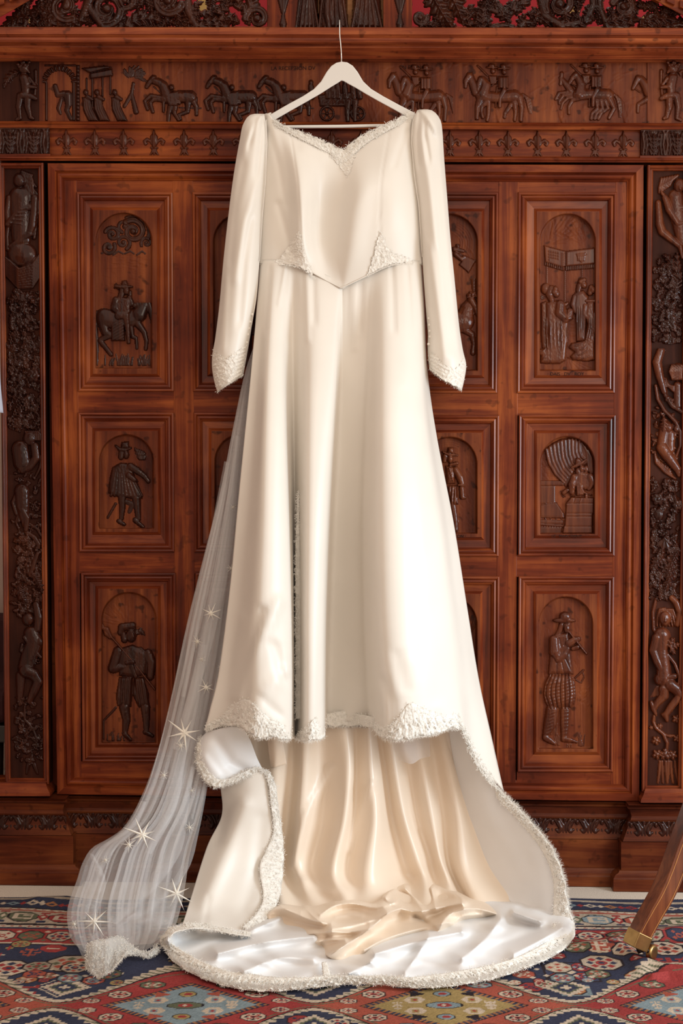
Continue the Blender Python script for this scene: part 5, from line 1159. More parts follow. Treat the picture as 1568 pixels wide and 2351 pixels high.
def wav(X, Y, sc, seed=0):
    return np.sin(X / sc * 1.7 + seed + 1.3 * np.sin(Y / sc * 1.1 + seed)) * np.sin(Y / sc * 1.9 - seed * 2 + 1.1 * np.sin(X / sc * .9 + 2 * seed))
def lacework(X, Y):
    """height of corded lace: loops and cords"""
    a = np.abs(wav(X, Y, 9, 1.0)); b = np.abs(wav(X, Y, 5.2, 4.0)); c = wav(X, Y, 2.6, 7)
    return 1 - np.minimum(a * 2.2, 1) * .8 - np.minimum(b * 2.0, 1) * .5 + .35 * c
def fringe(name, path, parent, mat, length=9, dens=1.3, out=(0, 1), spread=0.7, seed=1, width=.62):
    """frayed thread ends along a path of (px,py,Y); out is the pixel direction or 'n' for the path's own left normal"""
    rg = np.random.default_rng(seed); q = resample(path, max(8, int(sum(math.hypot(b[0] - a[0], b[1] - a[1]) for a, b in zip(path[:-1], path[1:])) * dens)))
    tan = np.gradient(q[:, :2], axis=0); tan /= np.linalg.norm(tan, axis=1)[:, None] + 1e-9
    V = []; F = []
    for i in range(len(q)):
        d = np.array([tan[i, 1], -tan[i, 0]]) * (1 if out != 'm' else -1) if out in ('n', 'm') else np.array(out, float)
        an = rg.normal(0, spread); c, s = math.cos(an), math.sin(an); d = np.array([d[0] * c - d[1] * s, d[0] * s + d[1] * c])
        L_ = length * rg.uniform(.35, 1.25); side = np.array([-d[1], d[0]]) * width * .5; p = q[i, :2] + tan[i] * rg.uniform(-1, 1) - d * 2
        Y0 = q[i, 2] + rg.uniform(-.002, .002); mid = p + d * L_ * .55 + side * rg.normal(0, 1.2); tip = p + d * L_ + side * rg.normal(0, 2.5); yt = Y0 - rg.uniform(-.002, .006)
        k = len(V)
        for pt, yy in ((p - side, Y0), (p + side, Y0), (mid - side * .8, Y0), (mid + side * .8, Y0), (tip, yt)):
            w = P(pt[0], pt[1], yy); w[2] = max(w[2], 0.009); V.append(w)
        F += [(k, k + 1, k + 3, k + 2), (k + 2, k + 3, k + 4)]
    o = part(name, np.array(V), F, mat, parent, True); o['kind'] = 'stuff'; return o
def lace_band(name, outer, inner, parent, nl=None, nw=9, amp=0.004, lift=0.003, mat=None, scallop=4, per=34):
    """strip of corded lace between two paths of (px,py,Y)"""
    nl = nl or int(sum(math.hypot(b[0] - a[0], b[1] - a[1]) for a, b in zip(outer[:-1], outer[1:])) / 2.2)
    A = resample(outer, nl); B = resample(inner, nl); t = np.linspace(0, 1, nw)[None, :, None]
    s = np.arange(nl) * 2.2; A[:, :2] += (A[:, :2] - B[:, :2]) / (np.linalg.norm(A[:, :2] - B[:, :2], axis=1)[:, None] + 1e-6) * (scallop * np.abs(np.sin(s / per * math.pi)) - scallop * .5)[:, None]
    S = A[:, None] * (1 - t) + B[:, None] * t
    h = lacework(S[..., 0], S[..., 1]) * np.sin(np.clip(t[..., 0] * 1.0 + .15, 0, 1) * math.pi) ** .4
    tp = np.clip(1.15 - t[..., 0] ** 3, .15, 1)
    S[..., 2] -= (lift + amp * h + amp * .35 * RNG.standard_normal(h.shape)) * tp
    V = P(S[..., 0], S[..., 1], S[..., 2]); V[..., 2] = np.maximum(V[..., 2], .009)
    o = part(name, V.reshape(-1, 3), grid_faces(nl, nw), mat or M_LACE, parent, True); solid(o, .0012)
    threads(S.reshape(-1, 3), parent, int(S.shape[0] * nw * .8)); return o
def threads(Q, parent, n, r=4.6, lift=.0017):
    """loose corded loops standing off the lace"""
    rg = np.random.default_rng(len(Q)); V = []; F = []
    for i in rg.integers(0, len(Q), n):
        x, y, d = Q[i]; a = rg.uniform(0, 6.28); cv = rg.uniform(-2.6, 2.6); L_ = r * rg.uniform(.6, 1.7); k = len(V); m = 4; px, py = x + rg.normal(0, 1.5), y + rg.normal(0, 1.5)
        for j in range(m):
            t = j / (m - 1); an = a + cv * t; nx, ny = -math.sin(an) * .38, math.cos(an) * .38; dd = d - lift * (.3 + math.sin(math.pi * t)) 
            for sg in (-1, 1): V.append((px + sg * nx, py + sg * ny, dd))
            px += L_ / (m - 1) * math.cos(an); py += L_ / (m - 1) * math.sin(an)
        for j in range(m - 1): F.append((k + 2 * j, k + 2 * j + 1, k + 2 * j + 3, k + 2 * j + 2))
    V = np.array(V); W3 = P(V[:, 0], V[:, 1], V[:, 2]); W3[:, 2] = np.maximum(W3[:, 2], .009)
    o = part('lace_threads', W3, np.array(F), M_LACE, parent, True); o['kind'] = 'stuff'; return o
def lace_patch(name, poly, key, parent, lift=.0018, amp=.0024, res=1.6):
    xs = [p[0] for p in poly]; ys = [p[1] for p in poly]; X, Y = np.meshgrid(np.arange(min(xs) - 2, max(xs) + 3, res), np.arange(min(ys) - 2, max(ys) + 3, res))
    ins = np.zeros(X.shape, bool); n = len(poly)
    for i in range(n):
        a, b = poly[i], poly[(i + 1) % n]; ins ^= ((a[1] > Y) != (b[1] > Y)) & (X < (b[0] - a[0]) * (Y - a[1]) / ((b[1] - a[1]) or 1e-9) + a[0])
    dist = np.sqrt(seg_d2(poly + [poly[0]], X, Y)); ins = ins & (dist > 3 * np.abs(wav(X, Y, 7, 2)))
    ln_ = lacework(X, Y); D = surfY(key, X, Y) - lift - amp * np.clip(ln_, -.2, 1.3)
    V = P(X, Y, D).reshape(-1, 3); ny, nx = X.shape; F = grid_faces(ny, nx); mk = (ins[:-1, :-1] & ins[1:, :-1] & ins[1:, 1:] & ins[:-1, 1:]).ravel(); F = F[mk]
    us = np.unique(F); q = np.zeros(len(V), int); q[us] = np.arange(len(us)); threads(np.stack([X.ravel()[us], Y.ravel()[us], D.ravel()[us]], -1), parent, int(len(us) * .22), 3.2, .0010); return part(name, V[us], q[F], M_LACE, parent, True)

# =================================================================== the hanger
M_WHITE = plain('white_lacquer', (0.72, 0.69, 0.65), 0.42)
M_STEEL = plain('bright_steel', (0.8, 0.78, 0.76), 0.18, metal=1.0)
hp = P(784, 140, -0.125)
hanger = thing('clothes_hanger', 'white wooden clothes hanger hooked over the cornice of the wardrobe', 'hanger', tuple(hp))
def tube(name, pts, r, mat, parent, n=10, smooth=True):
    pts = [np.asarray(p, float) for p in pts]; rs = r if hasattr(r, '__len__') else [r] * len(pts); V = []; F = []
    for i, p in enumerate(pts):
        t = (pts[min(i + 1, len(pts) - 1)] - pts[max(i - 1, 0)]); t /= np.linalg.norm(t) + 1e-9
        a = np.cross(t, [0, 1, 0.001]); 
        if np.linalg.norm(a) < 1e-3: a = np.cross(t, [1, 0, 0])
        a /= np.linalg.norm(a); b = np.cross(t, a)
        for k in range(n): an = 2 * math.pi * k / n; V.append(p + rs[i] * (math.cos(an) * a + math.sin(an) * b))
    for i in range(len(pts) - 1):
        for k in range(n): F.append((i * n + k, i * n + (k + 1) % n, (i + 1) * n + (k + 1) % n, (i + 1) * n + k))
    F.append(list(range(n))[::-1]); F.append([(len(pts) - 1) * n + k for k in range(n)])
    return recalc(part(name, V, F, mat, parent, smooth))
up = [(600, 287), (622, 262), (660, 240), (695, 221), (720, 205), (737, 187), (750, 165), (760, 152), (772, 144), (784, 141.5), (797, 143), (810, 151), (821, 165), (834, 187), (852, 204), (880, 221), (915, 240), (950, 258), (975, 277)]
lo = [(603, 296), (630, 276), (668, 254), (700, 236), (735, 216), (760, 200), (775, 191), (781, 187), (783, 185.6), (785, 185), (787, 186), (790, 187), (800, 193), (815, 201), (840, 216), (870, 233), (905, 252), (938, 271), (966, 288)]
n = len(up); V = []
for Yd in (-0.131, -0.117):
    V += [P(x, y, Yd) for x, y in up] + [P(x, y, Yd) for x, y in lo]
F = []
for i in range(n - 1):
    F.append((i, i + 1, n + i + 1, n + i)); F.append((2 * n + i, 3 * n + i, 3 * n + i + 1, 2 * n + i + 1))
    F.append((i, 2 * n + i, 2 * n + i + 1, i + 1)); F.append((n + i, n + i + 1, 3 * n + i + 1, 3 * n + i))
F += [(0, n, 3 * n, 2 * n), (n - 1, 3 * n - 1, 4 * n - 1, 2 * n - 1)]
bevel(recalc(part('shoulder_board', V, F, M_WHITE, hanger)), .003, 3)
tube('trouser_bar', [P(618, 281, -.124), P(640, 291.5, -.124), P(784, 290, -.124), P(930, 287.5, -.124), P(958, 274, -.124)], 3.6 * MPX, M_WHITE, hanger)
ct = CB(781, 64, .05)
tube('hook', [P(784, 145, -.124), P(783.5, 120, -.124), P(782, 100, -.122), P(780.5, 86, -.112), P(780, 76, -.104), np.array([P(780, 70, -.096)[0], -.096, ct[2] + .006]), np.array([ct[0], -.075, ct[2] + .008]), np.array([ct[0], -.045, ct[2] + .006]), np.array([ct[0], -.035, ct[2] + .0022])], .0017, M_STEEL, hanger)

# =================================================================== the dress
dress = thing('wedding_dress', 'ivory satin wedding dress with long sleeves, lace trim and spread train', 'dress', tuple(FL(800, 2100)))
D = dress
def deepen(gs, k, y0=640, y1=900):
    out = []
    rows = [resample(g, 60) for g in gs]; mean = np.mean([r[:, 2] for r in rows[1:-1]], axis=0)
    for g, r in zip(gs, rows):
        my = np.interp([q[1] for q in g], r[:, 1], mean); out.append([(x, y, m_ + (1 + (k - 1) * float(np.clip((y - y0) / (y1 - y0), 0, 1))) * (d - m_)) for (x, y, d), m_ in zip(g, my)])
    return out
BZ = [
 [(606, 262, -.120), (612, 300, -.130), (608, 400, -.135), (600, 500, -.130), (594, 609, -.127)],
 [(618, 262, -.135), (628, 330, -.150), (630, 420, -.155), (625, 520, -.150), (622, 608, -.148)],
 [(638, 287, -.142), (655, 360, -.164), (662, 450, -.166), (660, 540, -.158), (660, 607, -.160)],
 [(668, 303, -.144), (680, 370, -.185), (688, 450, -.199), (690, 540, -.192), (692, 610, -.174)],
 [(705, 316, -.144), (710, 380, -.178), (713, 450, -.184), (712, 540, -.176), (722, 630, -.170)],
 [(750, 334, -.143), (746, 400, -.161), (736, 480, -.157), (734, 560, -.154), (752, 647, -.164)],
 [(786, 350, -.142), (785, 420, -.166), (774, 500, -.166), (770, 580, -.164), (783, 663, -.166)],
 [(812, 340, -.143), (826, 420, -.192), (814, 500, -.196), (806, 580, -.187), (800, 655, -.167)],
 [(850, 314, -.143), (866, 400, -.190), (860, 480, -.191), (850, 560, -.183), (845, 634, -.169)],
 [(890, 297, -.142), (900, 370, -.180), (902, 460, -.186), (900, 540, -.177), (898, 611, -.167)],
 [(925, 279, -.138), (930, 340, -.156), (938, 440, -.165), (944, 530, -.158), (942, 609, -.151)],
 [(952, 256, -.122), (947, 320, -.130), (956, 420, -.135), (965, 510, -.130), (970, 609, -.129)]]
BZ = BZ[:1] + deepen(BZ, 1.25, 340, 420)[1:-1] + BZ[-1:]
loft('bodice', BZ, 60, 10, M_SATIN, D, strokes([
    ([(668, 312), (684, 420), (690, 520), (690, 600)], 2.0, -.0022), ([(893, 305), (876, 400), (871, 480), (872, 600)], 2.0, -.0022),
    ([(640, 470), (660, 540), (676, 590)], 9, -.006), ([(618, 300), (640, 380), (656, 470)], 8, -.004), ([(700, 340), (740, 360)], 12, .004), ([(935, 300), (918, 340), (905, 380)], 7, -.004),
    ([(720, 640), (785, 655), (840, 628)], 7, .002)]), key='bodice', label='ivory satin bodice with princess seams and pointed waist')
loft('bodice_back', [[(596, 330, -.112), (594, 606, -.112)], [(700, 400, -.104), (700, 606, -.102)], [(784, 430, -.103), (784, 620, -.100)], [(870, 400, -.104), (870, 606, -.102)], [(966, 330, -.112), (969, 606, -.112)]], 20, 6, M_LINING, D)
for a, b in (((608, 262), (600, 330)), ((952, 258), (962, 330))):
    s = 1 if a[0] < 784 else -1
    loft('shoulder_seam', [[(a[0], a[1] + 2, -.122), (b[0], b[1], -.116)], [(a[0] + s * 14, a[1] - 4, -.116), (b[0] + s * 20, b[1], -.110)], [(a[0] + s * 12, a[1] + 6, -.110), (b[0] + s * 40, b[1] + 40, -.106)]], 12, 5, M_SATIN, D)
# sleeves: front and back halves meeting in the outer and inner seams
def sleeve(outer, inner, Yc, folds, nm):
    n = 9; O = resample(outer, 24); I = resample(inner, 24)
    for side in (1, -1):
        gs = []
        for k in range(n):
            u = k / (n - 1); g = O * (1 - u) + I * u; w = np.hypot(*(O - I).T) * MPX
            dep = Yc - side * np.sin(math.pi * u) ** .7 * w * (.42 if side > 0 else .2)
            gs.append([(x, y, d) for (x, y), d in zip(g, dep)])
        loft(nm, gs, 70, 5, M_SATIN, D, strokes(folds) if side > 0 else None, key=('sleeve%d' % (outer[0][0] < 784)) if side > 0 else None)
LO = [(604, 262), (580, 263), (566, 268), (560, 280), (552, 315), (537, 400), (524, 500), (513, 600), (504, 700), (494, 780), (487, 822), (489, 860), (499, 900)]
LI = [(606, 262), (609, 275), (611, 300), (612, 330), (608, 420), (601, 500), (595, 600), (589, 680), (579, 740), (571, 790), (563, 835), (558, 862)]
sleeve(LO, LI, -.138, [([(600, 268), (575, 300), (560, 350)], 7, .006), ([(604, 268), (598, 320), (590, 400)], 6, -.006), ([(590, 270), (572, 330)], 6, -.006), ([(590, 420), (560, 520), (540, 640)], 10, .005), ([(560, 380), (540, 470), (528, 600)], 9, -.004), ([(575, 500), (560, 600), (550, 740)], 9, -.005), ([(520, 640), (512, 800)], 8, .004), ([(598, 600), (580, 740)], 7, -.005)], 'sleeve')
RO = [(962, 252), (980, 251), (996, 256), (1008, 268), (1015, 300), (1019, 360), (1026, 450), (1034, 550), (1044, 650), (1054, 750), (1064, 812), (1070, 832), (1066, 870), (1060, 896)]
RI = [(958, 254), (950, 268), (944, 300), (943, 340), (949, 400), (960, 470), (968, 560), (973, 640), (979, 720), (983, 770), (982, 805), (986, 846)]
sleeve(RO, RI, -.138, [([(968, 256), (985, 275), (1000, 300)], 8, .008), ([(965, 262), (958, 310), (962, 380)], 6, -.008), ([(975, 262), (975, 310), (985, 370)], 6, -.006), ([(985, 290), (1000, 320)], 6, -.005), ([(970, 330), (985, 420), (1000, 560)], 9, .004), ([(1000, 380), (1010, 520), (1030, 700)], 8, -.004), ([(985, 560), (1005, 700), (1020, 820)], 9, .004), ([(1040, 640), (1052, 800)], 8, .003)], 'sleeve')
def ppt(name, path, r, mat, par): return tube(name, [P(x, y, Yd) for x, y, Yd in path], r, mat, par, 6)
# armhole and princess seams, covered buttons
ppt('armhole_seam', [(611, 275, -.146), (613, 330, -.150), (609, 420, -.152), (602, 500, -.148), (596, 600, -.142)], .0011, M_SATIN, D)
ppt('armhole_seam', [(948, 275, -.147), (945, 330, -.150), (951, 400, -.154), (961, 470, -.150), (969, 590, -.142)], .0011, M_SATIN, D)
ppt('waist_piping', [(x, y - 1.5, surfY('bodice', np.array([x]), np.array([y - 3]))[0] - .002) for x, y in ((594, 607), (640, 606), (690, 609), (722, 630), (752, 647), (783, 662), (800, 655), (845, 633), (898, 610), (942, 608), (969, 608))], .0014, M_SATIN, D)
def ball(name, p, r, mat, par):
    bm = bmesh.new(); bmesh.ops.create_icosphere(bm, subdivisions=2, radius=r); me = bpy.data.meshes.new(name); bm.to_mesh(me); bm.free()
    me.transform(Matrix.Translation(Vector(p))); me.polygons.foreach_set('use_smooth', np.ones(len(me.polygons), bool)); o = link(name, me, mat, par); PINV[o.name] = Matrix.Identity(4); return o
for x, y in ((985, 731), (986, 746), (987, 760), (987, 773), (984, 790), (579, 722), (574, 739), (571, 754), (569, 768), (566, 786)): ball('cuff_button', P(x, y, -.150), 3.4 * MPX, M_SATIN, D)

# skirt
SK_ = [
 [(596, 596, -.122), (590, 700, -.126), (577, 850, -.135), (562, 1000, -.145), (547, 1150, -.155), (528, 1350, -.168), (503, 1540, -.180), (482, 1630, -.185), (470, 1674, -.185)],
 [(612, 596, -.136), (604, 700, -.152), (594, 850, -.175), (584, 1000, -.196), (572, 1150, -.214), (554, 1350, -.232), (536, 1540, -.245), (522, 1630, -.250), (516, 1662, -.250)],
 [(632, 597, -.143), (622, 700, -.174), (614, 850, -.210), (608, 1000, -.242), (604, 1180, -.274), (596, 1380, -.302), (588, 1550, -.318), (580, 1640, -.322), (578, 1664, -.322)],
 [(650, 598, -.143), (646, 700, -.168), (645, 850, -.200), (648, 1000, -.230), (655, 1200, -.258), (660, 1400, -.280), (662, 1560, -.292), (661, 1696, -.296)],
 [(662, 600, -.143), (660, 700, -.158), (659, 850, -.176), (662, 1000, -.195), (668, 1200, -.217), (672, 1400, -.235), (673, 1560, -.243), (672, 1694, -.248)],
 [(674, 602, -.143), (674, 700, -.150), (674, 850, -.158), (675, 1000, -.165), (677, 1200, -.172), (679, 1400, -.180), (679, 1560, -.184), (679, 1694, -.188)],
 [(694, 604, -.147), (692, 700, -.166), (690, 850, -.182), (689, 1000, -.196), (689, 1200, -.212), (689, 1400, -.226), (689, 1560, -.234), (689, 1697, -.238)],
 [(728, 620, -.150), (724, 700, -.176), (716, 850, -.206), (711, 1000, -.232), (708, 1200, -.260), (706, 1400, -.282), (706, 1560, -.294), (705, 1697, -.298)],
 [(772, 642, -.151), (769, 700, -.166), (765, 850, -.194), (758, 1000, -.217), (750, 1200, -.242), (744, 1400, -.262), (742, 1560, -.272), (741, 1690, -.276)],
 [(783, 648, -.149), (782, 700, -.157), (776, 850, -.170), (769, 1000, -.184), (759, 1200, -.198), (752, 1400, -.210), (749, 1560, -.216), (748, 1676, -.220)],
 [(793, 650, -.148), (790, 700, -.152), (787, 850, -.155), (780, 1000, -.157), (770, 1200, -.160), (762, 1400, -.164), (758, 1560, -.167), (757, 1658, -.170)],
 [(842, 628, -.149), (838, 700, -.158), (832, 850, -.168), (828, 1000, -.176), (824, 1200, -.185), (826, 1400, -.192), (831, 1560, -.197), (836, 1658, -.200)],
 [(858, 622, -.149), (855, 700, -.166), (849, 850, -.186), (843, 1000, -.204), (838, 1200, -.224), (840, 1400, -.238), (847, 1560, -.246), (855, 1664, -.250)],
 [(884, 612, -.151), (882, 700, -.186), (879, 850, -.224), (876, 1000, -.256), (876, 1200, -.290), (880, 1400, -.314), (890, 1560, -.326), (896, 1692, -.330)],
 [(918, 600, -.150), (922, 700, -.182), (928, 850, -.219), (932, 1000, -.250), (946, 1200, -.283), (956, 1400, -.306), (966, 1560, -.318), (972, 1692, -.322)],
 [(945, 598, -.143), (952, 700, -.165), (962, 850, -.192), (976, 1000, -.214), (1003, 1200, -.240), (1022, 1400, -.258), (1038, 1560, -.266), (1054, 1668, -.266)],
 [(960, 598, -.133), (968, 700, -.146), (976, 850, -.160), (992, 1000, -.172), (1026, 1200, -.188), (1052, 1400, -.200), (1076, 1580, -.210), (1092, 1740, -.225)],
 [(968, 598, -.117), (974, 700, -.118), (981, 850, -.122), (1002, 1000, -.126), (1041, 1200, -.130), (1073, 1400, -.134), (1099, 1560, -.132), (1130, 1700, -.150), (1156, 1816, -.190)]]
SK_[0] = [(x, y, d - .032 * float(np.clip((y - 640) / 300, 0, 1))) for x, y, d in SK_[0]]
SK_ = SK_[:1] + deepen(SK_, 1.38)[1:-1] + SK_[-1:]
_skd = strokes([
    ([(640, 1380), (590, 1480), (550, 1600)], 12, .010), ([(600, 1400), (575, 1500), (560, 1640)], 10, -.010), ([(655, 1540), (610, 1590), (580, 1650)], 11, .009), ([(560, 1420), (545, 1500), (535, 1600)], 9, .008), ([(630, 1480), (650, 1560)], 9, -.008), ([(600, 1600), (640, 1640)], 8, -.006),
    ([(880, 1560), (900, 1610), (905, 1670)], 10, -.008), ([(910, 1500), (930, 1580)], 9, -.005), ([(1010, 1620), (1045, 1650)], 9, .006), ([(1060, 1300), (1085, 1480), (1110, 1650)], 9, -.003), ([(985, 900), (1010, 1100), (1040, 1300)], 12, -.004), ([(930, 900), (945, 1200), (950, 1500)], 14, -.003),
    ([(620, 615), (610, 760)], 5, -.004), ([(705, 620), (706, 780)], 6, .005), ([(720, 640), (722, 740)], 5, -.004), ([(810, 660), (815, 800)], 6, .004), ([(830, 650), (828, 760)], 5, -.004), ([(900, 612), (905, 760)], 5, -.005), ([(935, 612), (945, 760)], 5, -.004), ([(655, 612), (640, 700)], 4, .003), ([(785, 662), (786, 900)], 3, -.002)])
loft('skirt', SK_, 150, 7, M_SATIN, D, lambda X, Y, U, V: _skd(X, Y, U, V) - .013 * np.clip((780 - Y) / 180, 0, 1) * np.sin(math.pi * np.clip(U, 0, 1)) ** .5, key='skirt', label='ivory satin skirt front hanging in deep folds')
# lace edge of the hidden under-layer showing in the fold
lace_band('slit_lace', [(684, 1130, -.198), (679, 1250, -.203), (678, 1400, -.210), (678, 1650, -.218)], [(686, 1130, -.200), (688, 1250, -.210), (689, 1400, -.222), (690, 1650, -.230)], D, nw=6, amp=.003, scallop=2)

# lining seen under the raised front hem
LN = [
 [(556, 1668, -.135), (556, 1760, -.130), (560, 1860, -.135), (575, 1980, -.160), (590, 2080, -.210)],
 [(590, 1668, -.115), (592, 1760, -.105), (592, 1860, -.110), (600, 1980, -.130), (618, 2090, -.240)],
 [(630, 1668, -.130), (632, 1760, -.130), (628, 1860, -.140), (628, 1980, -.160), (650, 2092, -.270)],
 [(668, 1668, -.105), (672, 1760, -.100), (662, 1880, -.105), (652, 1990, -.130), (690, 2092, -.260)],
 [(700, 1668, -.130), (698, 1760, -.138), (690, 1880, -.155), (684, 2000, -.185), (728, 2090, -.270)],
 [(738, 1668, -.105), (745, 1760, -.105), (745, 1880, -.120), (722, 2000, -.165), (760, 2078, -.260)],
 [(790, 1668, -.130), (800, 1760, -.150), (790, 1880, -.180), (765, 2000, -.220), (790, 2062, -.270)],
 [(816, 1668, -.100), (818, 1760, -.105), (815, 1880, -.130), (800, 2000, -.180), (815, 2050, -.240)],
 [(846, 1668, -.128), (852, 1760, -.145), (862, 1880, -.178), (850, 1990, -.220), (856, 2050, -.250)],
 [(868, 1668, -.095), (884, 1760, -.090), (900, 1880, -.100), (925, 1980, -.130), (938, 2026, -.150)],
 [(890, 1668, -.125), (905, 1760, -.130), (925, 1870, -.145), (955, 1970, -.170), (975, 2026, -.190)],
 [(925, 1668, -.098), (940, 1760, -.095), (955, 1870, -.105), (985, 1960, -.130), (1000, 2030, -.160)],
 [(955, 1668, -.125), (970, 1760, -.130), (990, 1870, -.145), (1010, 1970, -.170), (1035, 2040, -.200)],
 [(982, 1668, -.098), (1000, 1760, -.092), (1018, 1870, -.100), (1030, 1980, -.120), (1060, 2055, -.165)],
 [(1012, 1668, -.122), (1030, 1760, -.125), (1052, 1880, -.140), (1062, 1990, -.170), (1100, 2085, -.230)],
 [(1040, 1668, -.102), (1056, 1760, -.098), (1085, 1880, -.105), (1120, 2000, -.140), (1180, 2098, -.240)]]
LN.append([(1075, 1668, -.090), (1098, 1760, -.086), (1130, 1880, -.090), (1172, 2000, -.120), (1235, 2098, -.215)])
LN = [g + [(g[-1][0] + (g[-1][0] - 840) * .04, max(g[-1][1] + 34, 2104), -.34)] for g in LN]
loft('train_lining', LN, 80, 7, M_LINING, D, strokes([([(760, 1760), (700, 1880), (670, 1990)], 8, .010), ([(850, 1800), (800, 1950)], 8, .008), ([(930, 1780), (960, 1900)], 6, .006), ([(700, 2020), (760, 2050)], 10, .008)]), key='lining', label='champagne satin lining falling in folds under the raised hem')

# right wing of the train: inner face, lace along its edge
RW = [
 [(1030, 1668, -.128), (1042, 1750, -.112), (1066, 1850, -.105), (1104, 1950, -.115), (1150, 2040, -.160), (1200, 2104, -.250)],
 [(1048, 1664, -.160), (1062, 1740, -.145), (1095, 1850, -.135), (1150, 1960, -.150), (1196, 2050, -.195), (1236, 2120, -.280)],
 [(1062, 1664, -.205), (1080, 1730, -.190), (1130, 1850, -.180), (1200, 1970, -.210), (1246, 2060, -.255), (1280, 2130, -.320)],
 [(1070, 1672, -.250), (1090, 1745, -.235), (1157, 1822, -.205), (1222, 1890, -.240), (1276, 1966, -.280), (1298, 2040, -.305), (1306, 2090, -.315), (1318, 2128, -.345)]]
loft('train_side_panel', RW, 90, 12, M_FACING, D, strokes([([(1090, 1800), (1140, 1950), (1200, 2060)], 22, .006), ([(1140, 1850), (1210, 1980)], 20, -.006), ([(1230, 1960), (1260, 2080)], 16, .004), ([(1150, 2060), (1180, 2090), (1240, 2110)], 9, .010)]), key='wing', label='pale satin side of the train sweeping to the floor beside the base of the wardrobe')
# left side panel standing to the floor
LW = [
 [(500, 1760, -.150), (507, 1810, -.155), (509, 1873, -.160), (476, 1943, -.200), (440, 2056, -.300), (416, 2128, -.420), (392, 2160, -.470)],
 [(530, 1765, -.180), (535, 1830, -.190), (530, 1900, -.205), (504, 1980, -.255), (472, 2080, -.340), (450, 2130, -.440), (430, 2146, -.455)],
 [(565, 1770, -.200), (575, 1840, -.212), (572, 1920, -.225), (555, 2000, -.260), (530, 2080, -.330), (512, 2130, -.420), (500, 2142, -.440)],
 [(600, 1772, -.200), (612, 1840, -.205), (616, 1920, -.215), (606, 2000, -.245), (585, 2070, -.310), (562, 2122, -.400), (550, 2142, -.430)],
 [(616, 1772, -.190), (634, 1840, -.190), (647, 1920, -.195), (648, 2000, -.220), (638, 2070, -.285), (606, 2118, -.370), (580, 2142, -.420)]]
loft('train_side_panel', LW, 90, 10, M_SATIN, D, strokes([([(560, 1850), (520, 1960), (470, 2080)], 20, .012), ([(600, 1880), (590, 2000), (560, 2090)], 18, -.008), ([(530, 1840), (500, 1930)], 14, -.008), ([(480, 2060), (470, 2120)], 6, -.004)]), key='lwing', label='ivory satin side of the train with lace front edge, next to the veil')
# turned-up hem corner
FLP = [
 [(560, 1672, -.230), (575, 1700, -.200), (590, 1740, -.185), (606, 1772, -.190)],
 [(530, 1668, -.245), (545, 1710, -.215), (560, 1750, -.200), (566, 1782, -.205)],
 [(500, 1674, -.235), (505, 1715, -.225), (515, 1760, -.215), (526, 1798, -.215)],
 [(475, 1682, -.210), (470, 1720, -.220), (478, 1765, -.222), (494, 1804, -.222)],
 [(458, 1698, -.180), (452, 1726, -.195), (457, 1765, -.205), (474, 1794, -.215)]]
loft('hem_turnback', FLP, 40, 10, M_FACING, D, strokes([([(500, 1700), (530, 1750), (560, 1770)], 14, -.012), ([(470, 1740), (500, 1780)], 10, .005)]), key='flap', label='curled-back corner of the hem showing its white facing')
loft('hanging_ribbon', [[(612, 1686, -.150), (616, 1725, -.155), (622, 1764, -.150)], [(626, 1688, -.165), (634, 1725, -.168), (632, 1762, -.165)], [(648, 1690, -.160), (654, 1725, -.160), (658, 1754, -.158)]], 14, 6, M_LINING, D)

# floor part of the train: sheets drawn in pixels, lifted off the floor by their folds
def in_poly(poly, X, Y):
    ins = np.zeros(X.shape, bool); n = len(poly)
    for i in range(n):
        a, b = poly[i], poly[(i + 1) % n]; ins ^= ((a[1] > Y) != (b[1] > Y)) & (X < (b[0] - a[0]) * (Y - a[1]) / ((b[1] - a[1]) or 1e-9) + a[0])
    return ins
def smooth_poly(pts, n=160):
    return [tuple(p) for p in resample(list(pts) + [pts[0]], n)[:-1]]
def floor_sheet(name, poly, base, ridges, mat, par, edge=14, res=2.2, label=None, wob=0.0, key=None):
    poly = smooth_poly(poly); xs = [p[0] for p in poly]; ys = [p[1] for p in poly]
    X, Y = np.meshgrid(np.arange(min(xs) - res, max(xs) + 2 * res, res), np.arange(min(ys) - res, max(ys) + 2 * res, res))
    ins = in_poly(poly, X, Y); dist = np.sqrt(seg_d2(poly + [poly[0]], X, Y)); Z = np.full(X.shape, base)
    for pts, w, h in ridges:
        p = resample(pts, 14); dd = np.sqrt(seg_d2([tuple(q) for q in p], X, Y * 1.0)) / w; Z += h * np.exp(-dd ** 1.35)
    if wob: Z += wob * wav(X, Y * 2.2, 34, 3)
    e = np.clip(dist / edge, 0, 1); Z = np.where(ins, .008 + (np.maximum(Z, .004)) * np.sqrt(np.maximum(0, 1 - (1 - e) ** 2)), .008)
    V = FL(X, Y, Z); ny, nx = X.shape; F = grid_faces(ny, nx); mk = (ins[:-1, :-1] | ins[1:, :-1] | ins[1:, 1:] | ins[:-1, 1:]).ravel(); F = F[mk]; V = V.reshape(-1, 3)
    us = np.unique(F); q = np.zeros(len(V), int); q[us] = np.arange(len(us)); o = part(name, V[us], q[F], mat, par, True, label)
    if key: SURF[key] = np.stack([X.ravel()[us], Y.ravel()[us], V[us][:, 1]], -1)
    return o
